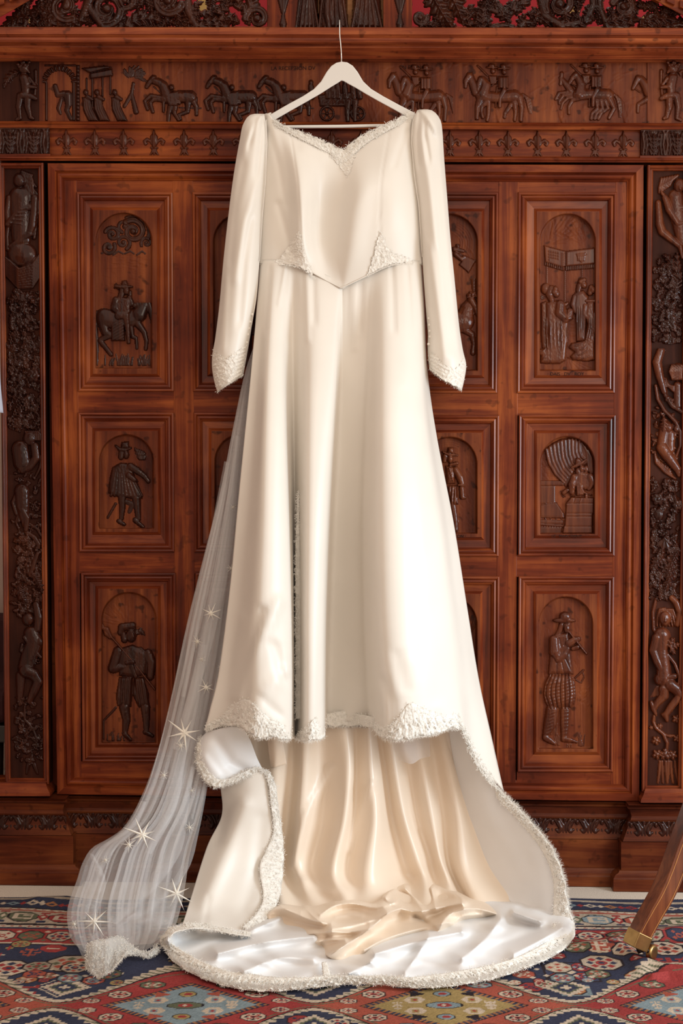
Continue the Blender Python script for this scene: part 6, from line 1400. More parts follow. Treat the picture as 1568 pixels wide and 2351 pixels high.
WP = [(372, 2150), (385, 2132), (412, 2122), (450, 2116), (500, 2128), (560, 2134), (590, 2118), (640, 2090), (800, 2060), (1000, 2050), (1160, 2062), (1235, 2074), (1296, 2092), (1318, 2130), (1300, 2166), (1262, 2190), (1210, 2212), (1140, 2234), (1060, 2248), (980, 2257), (900, 2254), (830, 2250), (760, 2252), (690, 2258), (620, 2264), (560, 2262), (510, 2252), (460, 2234), (420, 2214), (392, 2190), (376, 2168)]
floor_sheet('train_hem_facing', WP, .010, [([(440, 2120), (395, 2135), (385, 2160)], 12, .045), ([(500, 2128), (570, 2134), (640, 2110)], 9, .020), ([(500, 2190), (600, 2165), (720, 2150)], 14, .030), ([(560, 2230), (640, 2200), (720, 2200)], 12, .018), ([(860, 2190), (960, 2160), (1060, 2140)], 16, .035), ([(930, 2230), (960, 2190), (985, 2150)], 12, .014), ([(1060, 2200), (1110, 2160), (1150, 2110)], 18, .026), ([(1180, 2190), (1240, 2160), (1290, 2130)], 14, .022), ([(800, 2235), (850, 2210)], 10, .012), ([(1180, 2096), (1240, 2116)], 8, .03)], M_FACING, D, wob=.004, label='white satin facing of the train spread on the rug', key='facing')
LP_ = [(604, 2096), (622, 2078), (650, 2070), (690, 2078), (720, 2066), (760, 2056), (800, 2044), (845, 2040), (880, 2036), (925, 2018), (985, 2014), (1040, 2034), (1078, 2056), (1112, 2066), (1146, 2100), (1100, 2112), (1060, 2120), (1020, 2146), (960, 2152), (900, 2166), (850, 2190), (800, 2204), (770, 2206), (742, 2192), (722, 2172), (700, 2156), (690, 2140), (650, 2130), (618, 2120)]
floor_sheet('train_lining_pile', LP_, .016, [
    ([(608, 2112), (626, 2090), (656, 2086), (690, 2092)], 11.7, 0.021), ([(640, 2078), (680, 2098), (726, 2116), (760, 2120)], 10.4, 0.020), ([(700, 2082), (720, 2104), (740, 2120)], 10.4, 0.014), ([(736, 2100), (770, 2078), (812, 2074), (862, 2084), (905, 2072)], 13, 0.032), ([(884, 2060), (905, 2036), (940, 2024), (990, 2026), (1040, 2046), (1070, 2070)], 15.6, 0.038), ([(930, 2040), (952, 2064), (968, 2086)], 10.4, 0.015), ([(990, 2040), (996, 2066), (1000, 2084)], 10.4, 0.014),
    ([(762, 2132), (820, 2122), (880, 2102), (915, 2086), (958, 2094), (1006, 2084), (1060, 2074)], 10.4, 0.029), ([(694, 2146), (748, 2140), (806, 2140), (848, 2132)], 10.4, 0.026), ([(756, 2194), (790, 2172), (828, 2148), (862, 2122), (890, 2098)], 10.4, 0.027), ([(836, 2182), (884, 2156), (950, 2136), (1030, 2118)], 10.4, 0.019), ([(1004, 2142), (1024, 2106), (1056, 2090), (1100, 2086), (1140, 2098)], 11.7, 0.032), ([(1040, 2120), (1064, 2104), (1104, 2100)], 9.1, 0.015), ([(712, 2168), (752, 2158), (792, 2158)], 9.1, 0.019), ([(770, 2104), (800, 2100), (830, 2104)], 10.4, 0.010), ([(955, 2104), (985, 2122), (1006, 2136)], 7.8, -0.011), ([(870, 2058), (896, 2078)], 9.1, -0.012), ([(744, 2186), (738, 2166), (752, 2150)], 7.8, -0.007)], M_LINING, D, edge=34, res=1.6, wob=.003, label='crumpled champagne lining heaped on the train')
# a tulle petticoat corner below the hem
M_TULLE = None
def tulle(name, op, col=(0.93, 0.92, 0.92)):
    m, nt, b, out = mat_new(name); N = nt.nodes.new; L = nt.links.new
    nt.nodes.remove(b); tr = N('ShaderNodeBsdfTransparent'); df = N('ShaderNodeBsdfDiffuse'); df.inputs['Color'].default_value = (*col, 1); tl = N('ShaderNodeBsdfTranslucent'); tl.inputs['Color'].default_value = (*col, 1)
    a = N('ShaderNodeMixShader'); a.inputs[0].default_value = .4; L(df.outputs[0], a.inputs[1]); L(tl.outputs[0], a.inputs[2])
    mx = N('ShaderNodeMixShader'); tc = N('ShaderNodeTexCoord'); n = N('ShaderNodeTexNoise'); n.inputs['Scale'].default_value = 18; n.inputs['Detail'].default_value = 3; L(tc.outputs['Object'], n.inputs[0])
    mr = N('ShaderNodeMapRange'); mr.inputs['From Min'].default_value = .3; mr.inputs['From Max'].default_value = .7; mr.inputs['To Min'].default_value = op * .95; mr.inputs['To Max'].default_value = op * 1.05; L(n.outputs[0], mr.inputs['Value']); L(mr.outputs[0], mx.inputs[0])
    L(tr.outputs[0], mx.inputs[1]); L(a.outputs[0], mx.inputs[2]); L(mx.outputs[0], out.inputs[0]); return m
M_TULLE = tulle('white_tulle', 0.25); M_NET = tulle('petticoat_net', 0.42, (0.88, 0.84, 0.82))
loft('petticoat_net', [[(898, 1680, -.20), (905, 1720, -.20), (918, 1746, -.20)], [(925, 1680, -.21), (930, 1720, -.21), (945, 1754, -.21)], [(960, 1680, -.19), (962, 1720, -.19), (966, 1742, -.19)], [(985, 1680, -.20), (987, 1710, -.20), (988, 1737, -.20)]], 16, 6, M_NET, D, thick=0)

# ------------------------------------------------------------------ lace
NO = [(626, 274), (655, 291), (695, 305), (735, 322), (765, 335), (784, 345), (803, 334), (830, 313), (868, 295), (905, 278), (942, 258)]
NI = [(630, 286), (655, 301), (690, 319), (725, 337), (755, 352), (784, 374), (812, 354), (838, 331), (872, 310), (908, 291), (946, 272)]
def bz(x, y): return (x, y, float(surfY('bodice', np.array([x], float), np.array([y + 6], float))[0]))
lace_band('neckline_lace', [bz(*q_) for q_ in NO], [bz(*q_) for q_ in NI], D, nw=12, amp=.0025, lift=.002, scallop=5, per=26)
fringe('lace_fringe', [(626, 274, -.146), (655, 290, -.156), (695, 303, -.158), (735, 320, -.158), (765, 332, -.156), (784, 342, -.155), (803, 331, -.156), (830, 311, -.158), (868, 293, -.158), (905, 277, -.154), (942, 258, -.144)], D, M_LACE, 5, .9, (0, -1), .8, 3)
lace_patch('bodice_lace', [(748, 352), (822, 350), (812, 372), (806, 395), (797, 412), (790, 400), (780, 385), (764, 366)], 'bodice', D)
lace_patch('bodice_lace', [(688, 526), (694, 545), (700, 572), (708, 598), (722, 630), (726, 642), (700, 622), (672, 610), (645, 612), (622, 606), (640, 592), (655, 572), (672, 548)], 'bodice', D, lift=.004)
lace_patch('bodice_lace', [(873, 524), (882, 545), (890, 565), (906, 580), (934, 588), (968, 606), (940, 606), (905, 606), (878, 616), (850, 630), (838, 640), (848, 612), (856, 585), (864, 550)], 'bodice', D, lift=.004)
fringe('lace_fringe', [(640, 607, -.164), (672, 611, -.176), (700, 622, -.178), (724, 640, -.176)], D, M_LACE, 5, 1.2, (-.3, 1), .7, 4); fringe('lace_fringe', [(845, 634, -.176), (880, 616, -.176), (910, 607, -.172), (950, 606, -.155)], D, M_LACE, 5, 1.2, (.2, 1), .7, 5)
lace_patch('cuff_lace', [(490, 800), (520, 822), (550, 800), (566, 790), (562, 840), (556, 862), (530, 878), (510, 890), (499, 902), (491, 868), (487, 830)], 'sleeve1', D); lace_patch('cuff_lace', [(984, 806), (1000, 812), (1020, 835), (1045, 845), (1066, 818), (1070, 834), (1066, 868), (1060, 897), (1040, 886), (1015, 873), (996, 858), (985, 846)], 'sleeve0', D)
fringe('lace_fringe', [(558, 861, -.15), (535, 876, -.16), (512, 889, -.155), (499, 901, -.14)], D, M_LACE, 7, 1.6, (-.2, 1), .5, 6); fringe('lace_fringe', [(986, 846, -.15), (1000, 860, -.16), (1020, 874, -.165), (1045, 888, -.155), (1060, 896, -.14)], D, M_LACE, 7, 1.6, (.1, 1), .5, 7)
def sk(x, y): return (x, y, float(surfY('skirt', np.array([x], float), np.array([y], float))[0]) - .002)
def hem(o, i, seed, name='hem_lace', amp=.005):
    lace_band(name, o, i, D, nw=14, amp=amp, scallop=5, per=38); fringe('lace_fringe', o, D, M_LACE, 11, 2.4, (0, 1), .7, seed)
hem([sk(*p) for p in ((472, 1676), (500, 1668), (530, 1664), (558, 1672), (580, 1688), (600, 1694), (630, 1690), (650, 1698), (668, 1696))], [sk(*p) for p in ((478, 1662), (505, 1648), (530, 1622), (552, 1608), (572, 1608), (592, 1626), (620, 1650), (645, 1662), (668, 1664))], 11)
hem([sk(*p) for p in ((678, 1696), (700, 1700), (725, 1698), (747, 1690))], [sk(*p) for p in ((680, 1676), (700, 1674), (722, 1650), (746, 1640))], 12)
hem([sk(*p) for p in ((748, 1664), (790, 1666), (820, 1664), (860, 1668))], [sk(*p) for p in ((750, 1640), (790, 1632), (815, 1638), (860, 1646))], 13, amp=.003)
hem([sk(*p) for p in ((856, 1672), (880, 1694), (905, 1698), (935, 1696), (965, 1688), (1000, 1684), (1030, 1672), (1054, 1672))], [sk(*p) for p in ((858, 1650), (885, 1672), (912, 1650), (938, 1616), (962, 1620), (992, 1634), (1024, 1642), (1052, 1640))], 14)
E = [(1052, 1668, -.264), (1066, 1690, -.255), (1078, 1725, -.242), (1098, 1765, -.232), (1122, 1796, -.220), (1157, 1824, -.208), (1190, 1856, -.222), (1222, 1892, -.243), (1252, 1926, -.263), (1276, 1966, -.283), (1290, 2004, -.297), (1298, 2040, -.308), (1304, 2080, -.318), (1318, 2124, -.345)]
EI = [(1050, 1640, -.266), (1074, 1684, -.254), (1092, 1722, -.238), (1112, 1758, -.228), (1132, 1786, -.212), (1142, 1832, -.200), (1176, 1868, -.214), (1206, 1902, -.230), (1234, 1936, -.248), (1256, 1974, -.266), (1268, 2010, -.278), (1272, 2044, -.285), (1270, 2086, -.298), (1268, 2120, -.320)]
lace_band('hem_lace', E, EI, D, nw=12, amp=.004, per=42); fringe('lace_fringe', E, D, M_LACE, 12, 2.6, 'n', .7, 15)
E2 = [(462, 1692, -.185), (453, 1722, -.198), (456, 1762, -.208), (472, 1792, -.218), (494, 1806, -.226), (524, 1800, -.220), (560, 1786, -.210), (596, 1770, -.195), (616, 1772, -.193), (632, 1806, -.194), (637, 1850, -.194), (646, 1905, -.197), (650, 1965, -.212), (646, 2026, -.242), (636, 2072, -.292), (610, 2114, -.368), (578, 2142, -.424)]
E2I = [(478, 1696, -.200), (470, 1724, -.218), (474, 1758, -.222), (488, 1778, -.224), (500, 1788, -.226), (524, 1788, -.222), (556, 1774, -.214), (592, 1760, -.198), (606, 1774, -.200), (618, 1808, -.208), (622, 1850, -.210), (628, 1905, -.212), (612, 1950, -.226), (596, 1990, -.250), (604, 2060, -.300), (586, 2100, -.372), (556, 2128, -.424)]
lace_band('hem_lace', E2, E2I, D, nw=10, amp=.004, per=40); fringe('lace_fringe', E2, D, M_LACE, 10, 2.4, 'm', .7, 16)
def fo(x, y, z=.014): p = FL(x, y, z); return (x, y, float(p[1]))
FO = [(1318, 2126), (1316, 2150), (1296, 2176), (1258, 2200), (1206, 2222), (1140, 2244), (1070, 2258), (1000, 2266), (940, 2266), (880, 2260), (820, 2258), (760, 2262), (700, 2268), (640, 2274), (570, 2272), (510, 2260), (455, 2240), (415, 2218), (386, 2192), (370, 2164), (374, 2146), (396, 2130), (440, 2120), (480, 2124), (530, 2136), (575, 2142)]
FI = [(1270, 2120), (1268, 2146), (1258, 2160), (1225, 2180), (1180, 2200), (1125, 2216), (1060, 2228), (995, 2238), (935, 2244), (880, 2240), (820, 2240), (755, 2240), (700, 2244), (635, 2244), (575, 2236), (525, 2230), (475, 2212), (438, 2194), (408, 2176), (386, 2160), (390, 2152), (404, 2140), (440, 2132), (480, 2134), (530, 2144), (575, 2150)]
fz = [.014] * 19 + [.03, .045, .05, .05, .035, .03, .02]
lace_band('train_lace', [fo(*p, z) for p, z in zip(FO, fz)], [fo(*p, z + .016) for p, z in zip(FI, fz)], D, nw=14, amp=.007, lift=.002, scallop=6, per=44)
fringe('lace_fringe', [fo(*p) for p in FO[:20]], D, M_LACE, 16, 3.6, 'm', .6, 17, .7); fringe('lace_fringe', [fo(x, y - 7, .02) for x, y in FO[:20]], D, M_LACE, 14, 2.6, 'm', .8, 18, .65)
lace_band('train_seam', [fo(738, 2210, .03), fo(741, 2236, .026), fo(736, 2256, .02)], [fo(750, 2208, .03), fo(758, 2236, .026), fo(756, 2254, .02)], D, nw=5, amp=.002, scallop=1)
# =================================================================== the veil
veil = thing('bridal_veil', 'long sheer white tulle veil with embroidered stars trailing beside the dress', 'veil', tuple(FL(260, 2200)))
VLEFT = [(585, 790, -.098), (562, 860, -.103), (532, 1000, -.12), (506, 1130, -.135), (471, 1270, -.15), (432, 1430, -.165), (396, 1600, -.185), (361, 1740, -.205), (330, 1830, -.225), (286, 1905, -.25), (214, 1952, -.29), (190, 2010, -.34), (164, 2092, -.43), (174, 2160, -.52), (200, 2214, -.60), (226, 2236, -.64)]
VRIGHT = [(600, 790, -.094), (580, 860, -.095), (566, 1000, -.095), (556, 1150, -.10), (545, 1300, -.105), (530, 1450, -.115), (510, 1580, -.13), (490, 1700, -.15), (474, 1800, -.17), (458, 1880, -.20), (436, 1960, -.24), (424, 2040, -.29), (408, 2110, -.38), (392, 2140, -.44), (372, 2160, -.48), (352, 2174, -.50)]
A = resample(VLEFT, 40); B = resample(VRIGHT, 40)
def veil_sheet(name, us, amp, phase, freq, yoff, seed, bend=0.0):
    gs = []
    for k, u in enumerate(us):
        v = np.linspace(0, 1, 40); uu = np.clip(u + bend * np.sin(v * 3.0 + seed) * v, 0.0, 1)
        g = A * (1 - uu)[:, None] + B * uu[:, None]
        g[:, 2] += yoff - amp * (.25 + v) * np.sin(freq * 2 * math.pi * u + phase + 1.5 * v * math.sin(seed + u * 5))
        g[:, 0] += (2 + 9 * v) * np.sin(freq * 2 * math.pi * u * 1.37 + phase * 2 + seed + 4 * v)
        if u in (0, 1): g[:, 0] = (A if u == 0 else B)[:, 0]
        gs.append([tuple(p) for p in g])
    def fl(X, Y, U, V): return 0 * X
    o = loft(name, gs, 110, 3, M_TULLE, veil, thick=0)
    co = np.empty(len(o.data.vertices) * 3, np.float32); o.data.vertices.foreach_get('co', co); co = co.reshape(-1, 3); co[:, 2] = np.maximum(co[:, 2], .010); o.data.vertices.foreach_set('co', co.ravel()); return o
veil_sheet('tulle_layer', np.linspace(0, 1, 29), .016, 0.0, 6, 0, 1.0)
veil_sheet('tulle_layer', np.linspace(0, .86, 27), .020, 1.6, 7.5, .028, 2.2, .05)
veil_sheet('tulle_fold', np.linspace(.42, 1, 17), .012, .6, 7, -.014, 3.1, .06)
# folds that stand out: narrow doubled strips
for pts, w in ((((520, 1060), (498, 1200), (470, 1340), (440, 1480), (420, 1600)), 12), (((545, 1000), (520, 1250), (480, 1450), (440, 1600), (400, 1720)), 14), (((470, 1480), (440, 1620), (410, 1740), (392, 1850), (340, 1960)), 16), (((440, 1760), (420, 1850), (400, 1950), (340, 2040), (260, 2120)), 16), (((330, 1840), (300, 1900), (240, 1960), (212, 2030), (190, 2110)), 14), (((480, 1760), (450, 1900), (420, 2000), (340, 2090), (280, 2120)), 9), (((210, 1960), (232, 2020), (214, 2090), (210, 2170)), 12), (((500, 1560), (478, 1680), (460, 1790), (440, 1880)), 7)):
    q = resample([(x, y, 0) for x, y in pts], 14); gs = []
    for s in (-1, -.4, .3, 1):
        g = []
        for i, (x, y, _) in enumerate(q):
            j = np.argmin(abs(A[:, 1] - y)); t = np.clip((x - A[j, 0]) / (B[j, 0] - A[j, 0] + 1e-6), 0, 1); yy = A[j, 2] * (1 - t) + B[j, 2] * t
            wd_ = w * (.35 + .65 * math.sin(math.pi * (i + .5) / 14)); g.append((x + s * wd_, y + s * wd_ * .25, yy - .030 - .008 * (1 - s * s)))
        gs.append(g)
    loft('tulle_fold', gs, 30, 4, M_TULLE, veil, thick=0)
# tulle puddled on the floor between veil and train
loft('tulle_puddle', [[fo(210, 2150, .06), fo(230, 2190, .05), fo(240, 2226, .02)], [fo(250, 2120, .03), fo(268, 2150, .05), fo(290, 2176, .02)], [fo(285, 2110, .06), fo(300, 2130, .02), fo(330, 2168, .02)], [fo(320, 2090, .05), fo(338, 2122, .04), fo(352, 2165, .02)], [fo(352, 2080, .02), fo(360, 2110, .05), fo(372, 2150, .03)], [fo(400, 2070, .06), fo(396, 2100, .05), fo(385, 2140, .03)]], 24, 8, M_TULLE, veil, thick=0)
loft('tulle_puddle', [[fo(262, 2098, .02), fo(330, 2070, .05), fo(410, 2050, .04)], [fo(250, 2112, .05), fo(330, 2090, .03), fo(405, 2075, .06)], [fo(252, 2130, .02), fo(330, 2112, .05), fo(400, 2098, .03)], [fo(262, 2146, .03), fo(330, 2130, .02), fo(392, 2122, .04)]], 24, 8, M_TULLE, veil, thick=0)
VE = [fo(196, 2208, .03), fo(208, 2232, .02), fo(232, 2240, .02), fo(256, 2228, .03), fo(276, 2206, .04), (292, 2190, fo(292, 2190, .04)[2]), fo(318, 2192, .02), fo(340, 2198, .016), fo(366, 2182, .016)]
VI = [fo(200, 2168, .06), fo(214, 2160, .07), fo(232, 2158, .07), fo(248, 2154, .07), fo(266, 2150, .06), fo(282, 2152, .05), fo(310, 2176, .03), fo(336, 2186, .02), fo(360, 2168, .03)]
lace_band('veil_lace', VE, VI, veil, nw=14, amp=.004, scallop=4, per=30, mat=tulle('veil_lace_net', .5, (.88, .86, .82))); fringe('lace_fringe', VE, veil, M_LACE, 9, 2.2, (0, 1), .8, 31)
M_STAR = satin('star_embroidery', (0.90, 0.86, 0.78), rough=.6, sheen=.1)
def star(x, y, r, Yd, rot=0.0, n=8):
    V = []; F = []; rg = random.Random(int(x * 7 + y))
    c0 = P(x, y, Yd - .003); V.append(c0); V.append(P(x, y, Yd + .001))
    for k in range(n):
        a = rot + 2 * math.pi * k / n + rg.uniform(-.09, .09); L_ = r * rg.uniform(.72, 1.15); h = math.pi / n * .95
        i = len(V); ri = r * .17
        for rr, aa, dz in ((ri, a - h, 0), (ri, a + h, 0), (L_ * .5, a - .085, 0), (L_ * .5, a + .085, 0), (L_, a, 0)): V.append(P(x + rr * math.cos(aa), y + rr * math.sin(aa), Yd + dz))
        V.append(P(x + L_ * .5 * math.cos(a), y + L_ * .5 * math.sin(a), Yd - .0022))
        F += [(0, i, i + 2, i + 5), (0, i + 5, i + 3, i + 1), (i + 2, i + 4, i + 5), (i + 5, i + 4, i + 3), (1, i + 1, i), (i, i + 1, i + 3, i + 2), (i + 2, i + 3, i + 4)]
    return part('embroidered_star', V, F, M_STAR, veil)
for x, y, r in ((423, 1683, 42), (415, 1712, 15), (327, 1917, 42), (296, 1940, 20), (242, 1975, 13), (405, 2052, 42), (216, 2116, 38), (170, 2122, 15), (484, 1408, 24), (453, 1473, 15), (463, 1514, 10), (473, 1578, 20), (376, 1780, 12), (531, 1305, 12), (535, 1165, 9), (435, 1900, 14), (440, 1815, 9), (506, 1532, 8)):
    j = np.argmin(abs(A[:, 1] - y)); t = np.clip((x - A[j, 0]) / (B[j, 0] - A[j, 0] + 1e-6), 0, 1); star(x, y, r, float(A[j, 2] * (1 - t) + B[j, 2] * t) - .045, .3 + .01 * x)

# =================================================================== the rug
RX0, RX1, RY0, RY1, RS = -1.12, 1.12, -1.30, -0.135, 0.0031
gx = np.arange(RX0, RX1, RS); gy = np.arange(RY0, RY1, RS); GX, GY = np.meshgrid(gx, gy)
NAVY, RED, CREAM, SKY, GOLD, GREEN, BRICK, ORANGE, DARK = [np.array(c) for c in ((.040, .044, .076), (.30, .040, .038), (.50, .40, .30), (.20, .26, .285), (.33, .235, .090), (.115, .122, .075), (.34, .075, .048), (.36, .15, .060), (.030, .022, .026))]
C = np.tile(NAVY, (*GX.shape, 1))
def paint(m, c): C[m] = c
def edgeY(py): return float(FL(784, py)[1])
wob = .008 * np.sin(GX * 5.1 + .8) + .004 * np.sin(GX * 13)
YB = GY - wob * np.clip((GY + .7) / .5, 0, 1)
bands = [(2070, 2074, CREAM * .8), (2074, 2092, NAVY), (2092, 2094, DARK), (2094, 2098, CREAM), (2098, 2101, BRICK), (2101, 2128, CREAM * .8), (2128, 2131, DARK), (2131, 2135, CREAM), (2135, 2138, NAVY), (2138, 2168, RED), (2168, 2171, CREAM), (2171, 2173, DARK)]
for a, b, c in bands: paint((YB <= edgeY(a)) & (YB > edgeY(b)), c)
def local(cx, cy, sx=1.0, sy=1.0): return (GX - cx) / sx, (YB - cy) / sy
def win(cx, cy, rx, ry):
    i0 = max(0, int((cx - rx - RX0) / RS) - 1); i1 = min(len(gx), int((cx + rx - RX0) / RS) + 3); j0 = max(0, int((cy - ry - .016 - RY0) / RS) - 1); j1 = min(len(gy), int((cy + ry + .016 - RY0) / RS) + 3)
    if i1 <= i0 or j1 <= j0: return None
    return slice(j0, j1), slice(i0, i1)
def shape(cx, cy, rx, ry, fn, c):
    w = win(cx, cy, rx, ry)
    if w is None: return
    x = abs(GX[w] - cx) / rx; y = abs(YB[w] - cy) / ry; C[w][fn(x, y)] = c
def octagon(cx, cy, r, c, sy=1.0): shape(cx, cy, r, r * sy, lambda x, y: np.maximum(np.maximum(x, y), (x + y) * .72) < 1, c)
def diamond(cx, cy, r, c, sy=1.0): shape(cx, cy, r, r * sy, lambda x, y: x + y < 1, c)
def boxm(cx, cy, w, h, c): shape(cx, cy, w, h, lambda x, y: (x < 1) & (y < 1), c)
def rosette(cx, cy, r, c1, c2, c3, sy=1.0):
    octagon(cx, cy, r * 1.14, DARK, sy); octagon(cx, cy, r, c1, sy)
    for k in range(8): a = k * math.pi / 4; diamond(cx + .62 * r * math.cos(a), cy + .62 * r * sy * math.sin(a), r * .24, c2 if k % 2 else c3, sy)
    octagon(cx, cy, r * .32, c2, sy); octagon(cx, cy, r * .15, c3, sy)
def steppy(cx, cy, r, cols, q=.006):
    x = np.round((GX - cx) / q) * q; y = np.round((YB - cy) / q) * q; d = (abs(x) + abs(y)) / r
    for i, c in enumerate(cols): paint(d < 1 - i / len(cols), c)
def hooks(cx, cy, r, c, n=5):
    for i in range(n):
        for s in (-1, 1):
            yy = cy - r + 2 * r * (i + .5) / n; boxm(cx + s * r * (.35 + .3 * (i % 2)), yy, r * .30, r / n * .5, c); boxm(cx + s * r * (.62 + .3 * (i % 2)), yy + r / n * .5, r * .07, r / n * .8, c)
    boxm(cx, cy, r * .16, r, c)
def spx(px, py): p = FL(px, py); return float(p[0]), float(p[1])
# border motifs
xs_ = np.arange(RX0, RX1, .052)
for i, x in enumerate(xs_):
    y = (edgeY(2074) + edgeY(2092)) / 2; diamond(x, y, .019, [RED, SKY, CREAM, ORANGE][i % 4], .8); diamond(x, y, .008, NAVY, .8); diamond(x + .026, y, .010, [CREAM, RED][i % 2], 1.2)
for i, x in enumerate(np.arange(RX0, RX1, .022)): diamond(x, edgeY(2096), .007, RED, .5); diamond(x + .011, edgeY(2133), .007, RED, .5)
for i, x in enumerate(np.arange(RX0, RX1, .104)):
    y = (edgeY(2101) + edgeY(2128)) / 2; c = [RED, SKY, BRICK, GREEN][i % 4]
    octagon(x, y, .040, DARK, .9); octagon(x, y, .036, c, .9); boxm(x, y, .024, .020, CREAM); boxm(x + .004, y, .016, .012, c); boxm(x + .010, y + .004, .010, .004, CREAM)
    diamond(x + .052, y, .016, [GREEN, RED][i % 2], 1.8); diamond(x + .052, y, .007, CREAM, 1.8); boxm(x + .052, y + .034, .012, .006, RED); boxm(x + .052, y - .034, .012, .006, NAVY)
for i, x in enumerate(np.arange(RX0, RX1, .072)):
    y = (edgeY(2138) + edgeY(2168)) / 2; rosette(x, y, .029, [CREAM, GREEN, CREAM * .8, NAVY][i % 4], [RED, BRICK][i % 2], [NAVY, CREAM, GREEN][i % 3], 1.1); diamond(x + .036, y + .03, .008, CREAM); diamond(x + .036, y - .03, .008, GREEN)
# field: scattered ornaments between the medallions
rr_ = random.Random(5)
for i in range(150):
    x = rr_.uniform(RX0, RX1); y = rr_.uniform(RY0, edgeY(2176)); q = rr_.random()
    if q < .3: diamond(x, y, rr_.uniform(.006, .012), rr_.choice([CREAM, RED, GREEN, GOLD]))
    elif q < .5: rosette(x, y, rr_.uniform(.016, .026), rr_.choice([RED, CREAM, ORANGE]), rr_.choice([CREAM, NAVY]), RED)
    elif q < .65: boxm(x, y, .010, .004, rr_.choice([CREAM, GOLD, RED])); boxm(x, y, .003, .014, rr_.choice([CREAM, RED]))
for px, py, fn in ((160, 2215, lambda x, y: rosette(x, y, .050, CREAM * .75, BRICK, GREEN)), (20, 2226, lambda x, y: rosette(x, y, .046, CREAM, RED, NAVY)), (85, 2222, lambda x, y: rosette(x, y, .030, CREAM * .7, GREEN, RED)), (123, 2180, lambda x, y: (octagon(x, y, .030, RED, .8), boxm(x, y, .016, .004, CREAM))), (60, 2254, lambda x, y: rosette(x, y, .022, ORANGE, CREAM, RED)), (48, 2172, lambda x, y: rosette(x, y, .022, GOLD, GREEN, RED)), (143, 2270, lambda x, y: steppy(x, y, .066, [CREAM, NAVY, RED, CREAM, NAVY, CREAM])), (15, 2292, lambda x, y: hooks(x, y, .060, RED, 6)), (62, 2312, lambda x, y: (octagon(x, y, .036, CREAM), octagon(x, y, .031, RED), diamond(x, y, .016, CREAM))), (70, 2190, lambda x, y: hooks(x, y, .024, BRICK, 3)), (215, 2254, lambda x, y: rosette(x, y, .024, BRICK, CREAM, NAVY)), (260, 2240, lambda x, y: hooks(x, y, .022, CREAM, 3)), (110, 2245, lambda x, y: rosette(x, y, .020, BRICK, GREEN, CREAM)), (250, 2150, lambda x, y: hooks(x, y, .03, RED, 4)),
                   (1310, 2236, lambda x, y: (boxm(x, y, .062, .062, DARK), boxm(x, y, .056, .056, NAVY * 1.3), [rosette(x + a * .028, y + b * .030, .024, RED, NAVY, SKY) for a in (-1, 1) for b in (-1, 1)], diamond(x, y, .014, CREAM))), (1381, 2214, lambda x, y: rosette(x, y, .044, CREAM * .85, RED, NAVY)), (1372, 2182, lambda x, y: (octagon(x, y, .04, BRICK, .7), hooks(x, y, .03, CREAM, 4))), (1320, 2180, lambda x, y: rosette(x, y, .034, GREEN, CREAM, BRICK)), (1440, 2190, lambda x, y: rosette(x, y, .034, CREAM, BRICK, NAVY)), (1525, 2180, lambda x, y: rosette(x, y, .042, CREAM * .9, BRICK, DARK)), (1320, 2278, lambda x, y: (boxm(x, y, .034, .03, SKY * .8), rosette(x, y, .022, ORANGE, CREAM, RED))), (1420, 2170, lambda x, y: rosette(x, y, .026, RED, SKY, CREAM)), (1250, 2262, lambda x, y: rosette(x, y, .022, CREAM, GREEN, RED)), (1540, 2215, lambda x, y: hooks(x, y, .04, RED, 4))):
    fn(*spx(px, py))
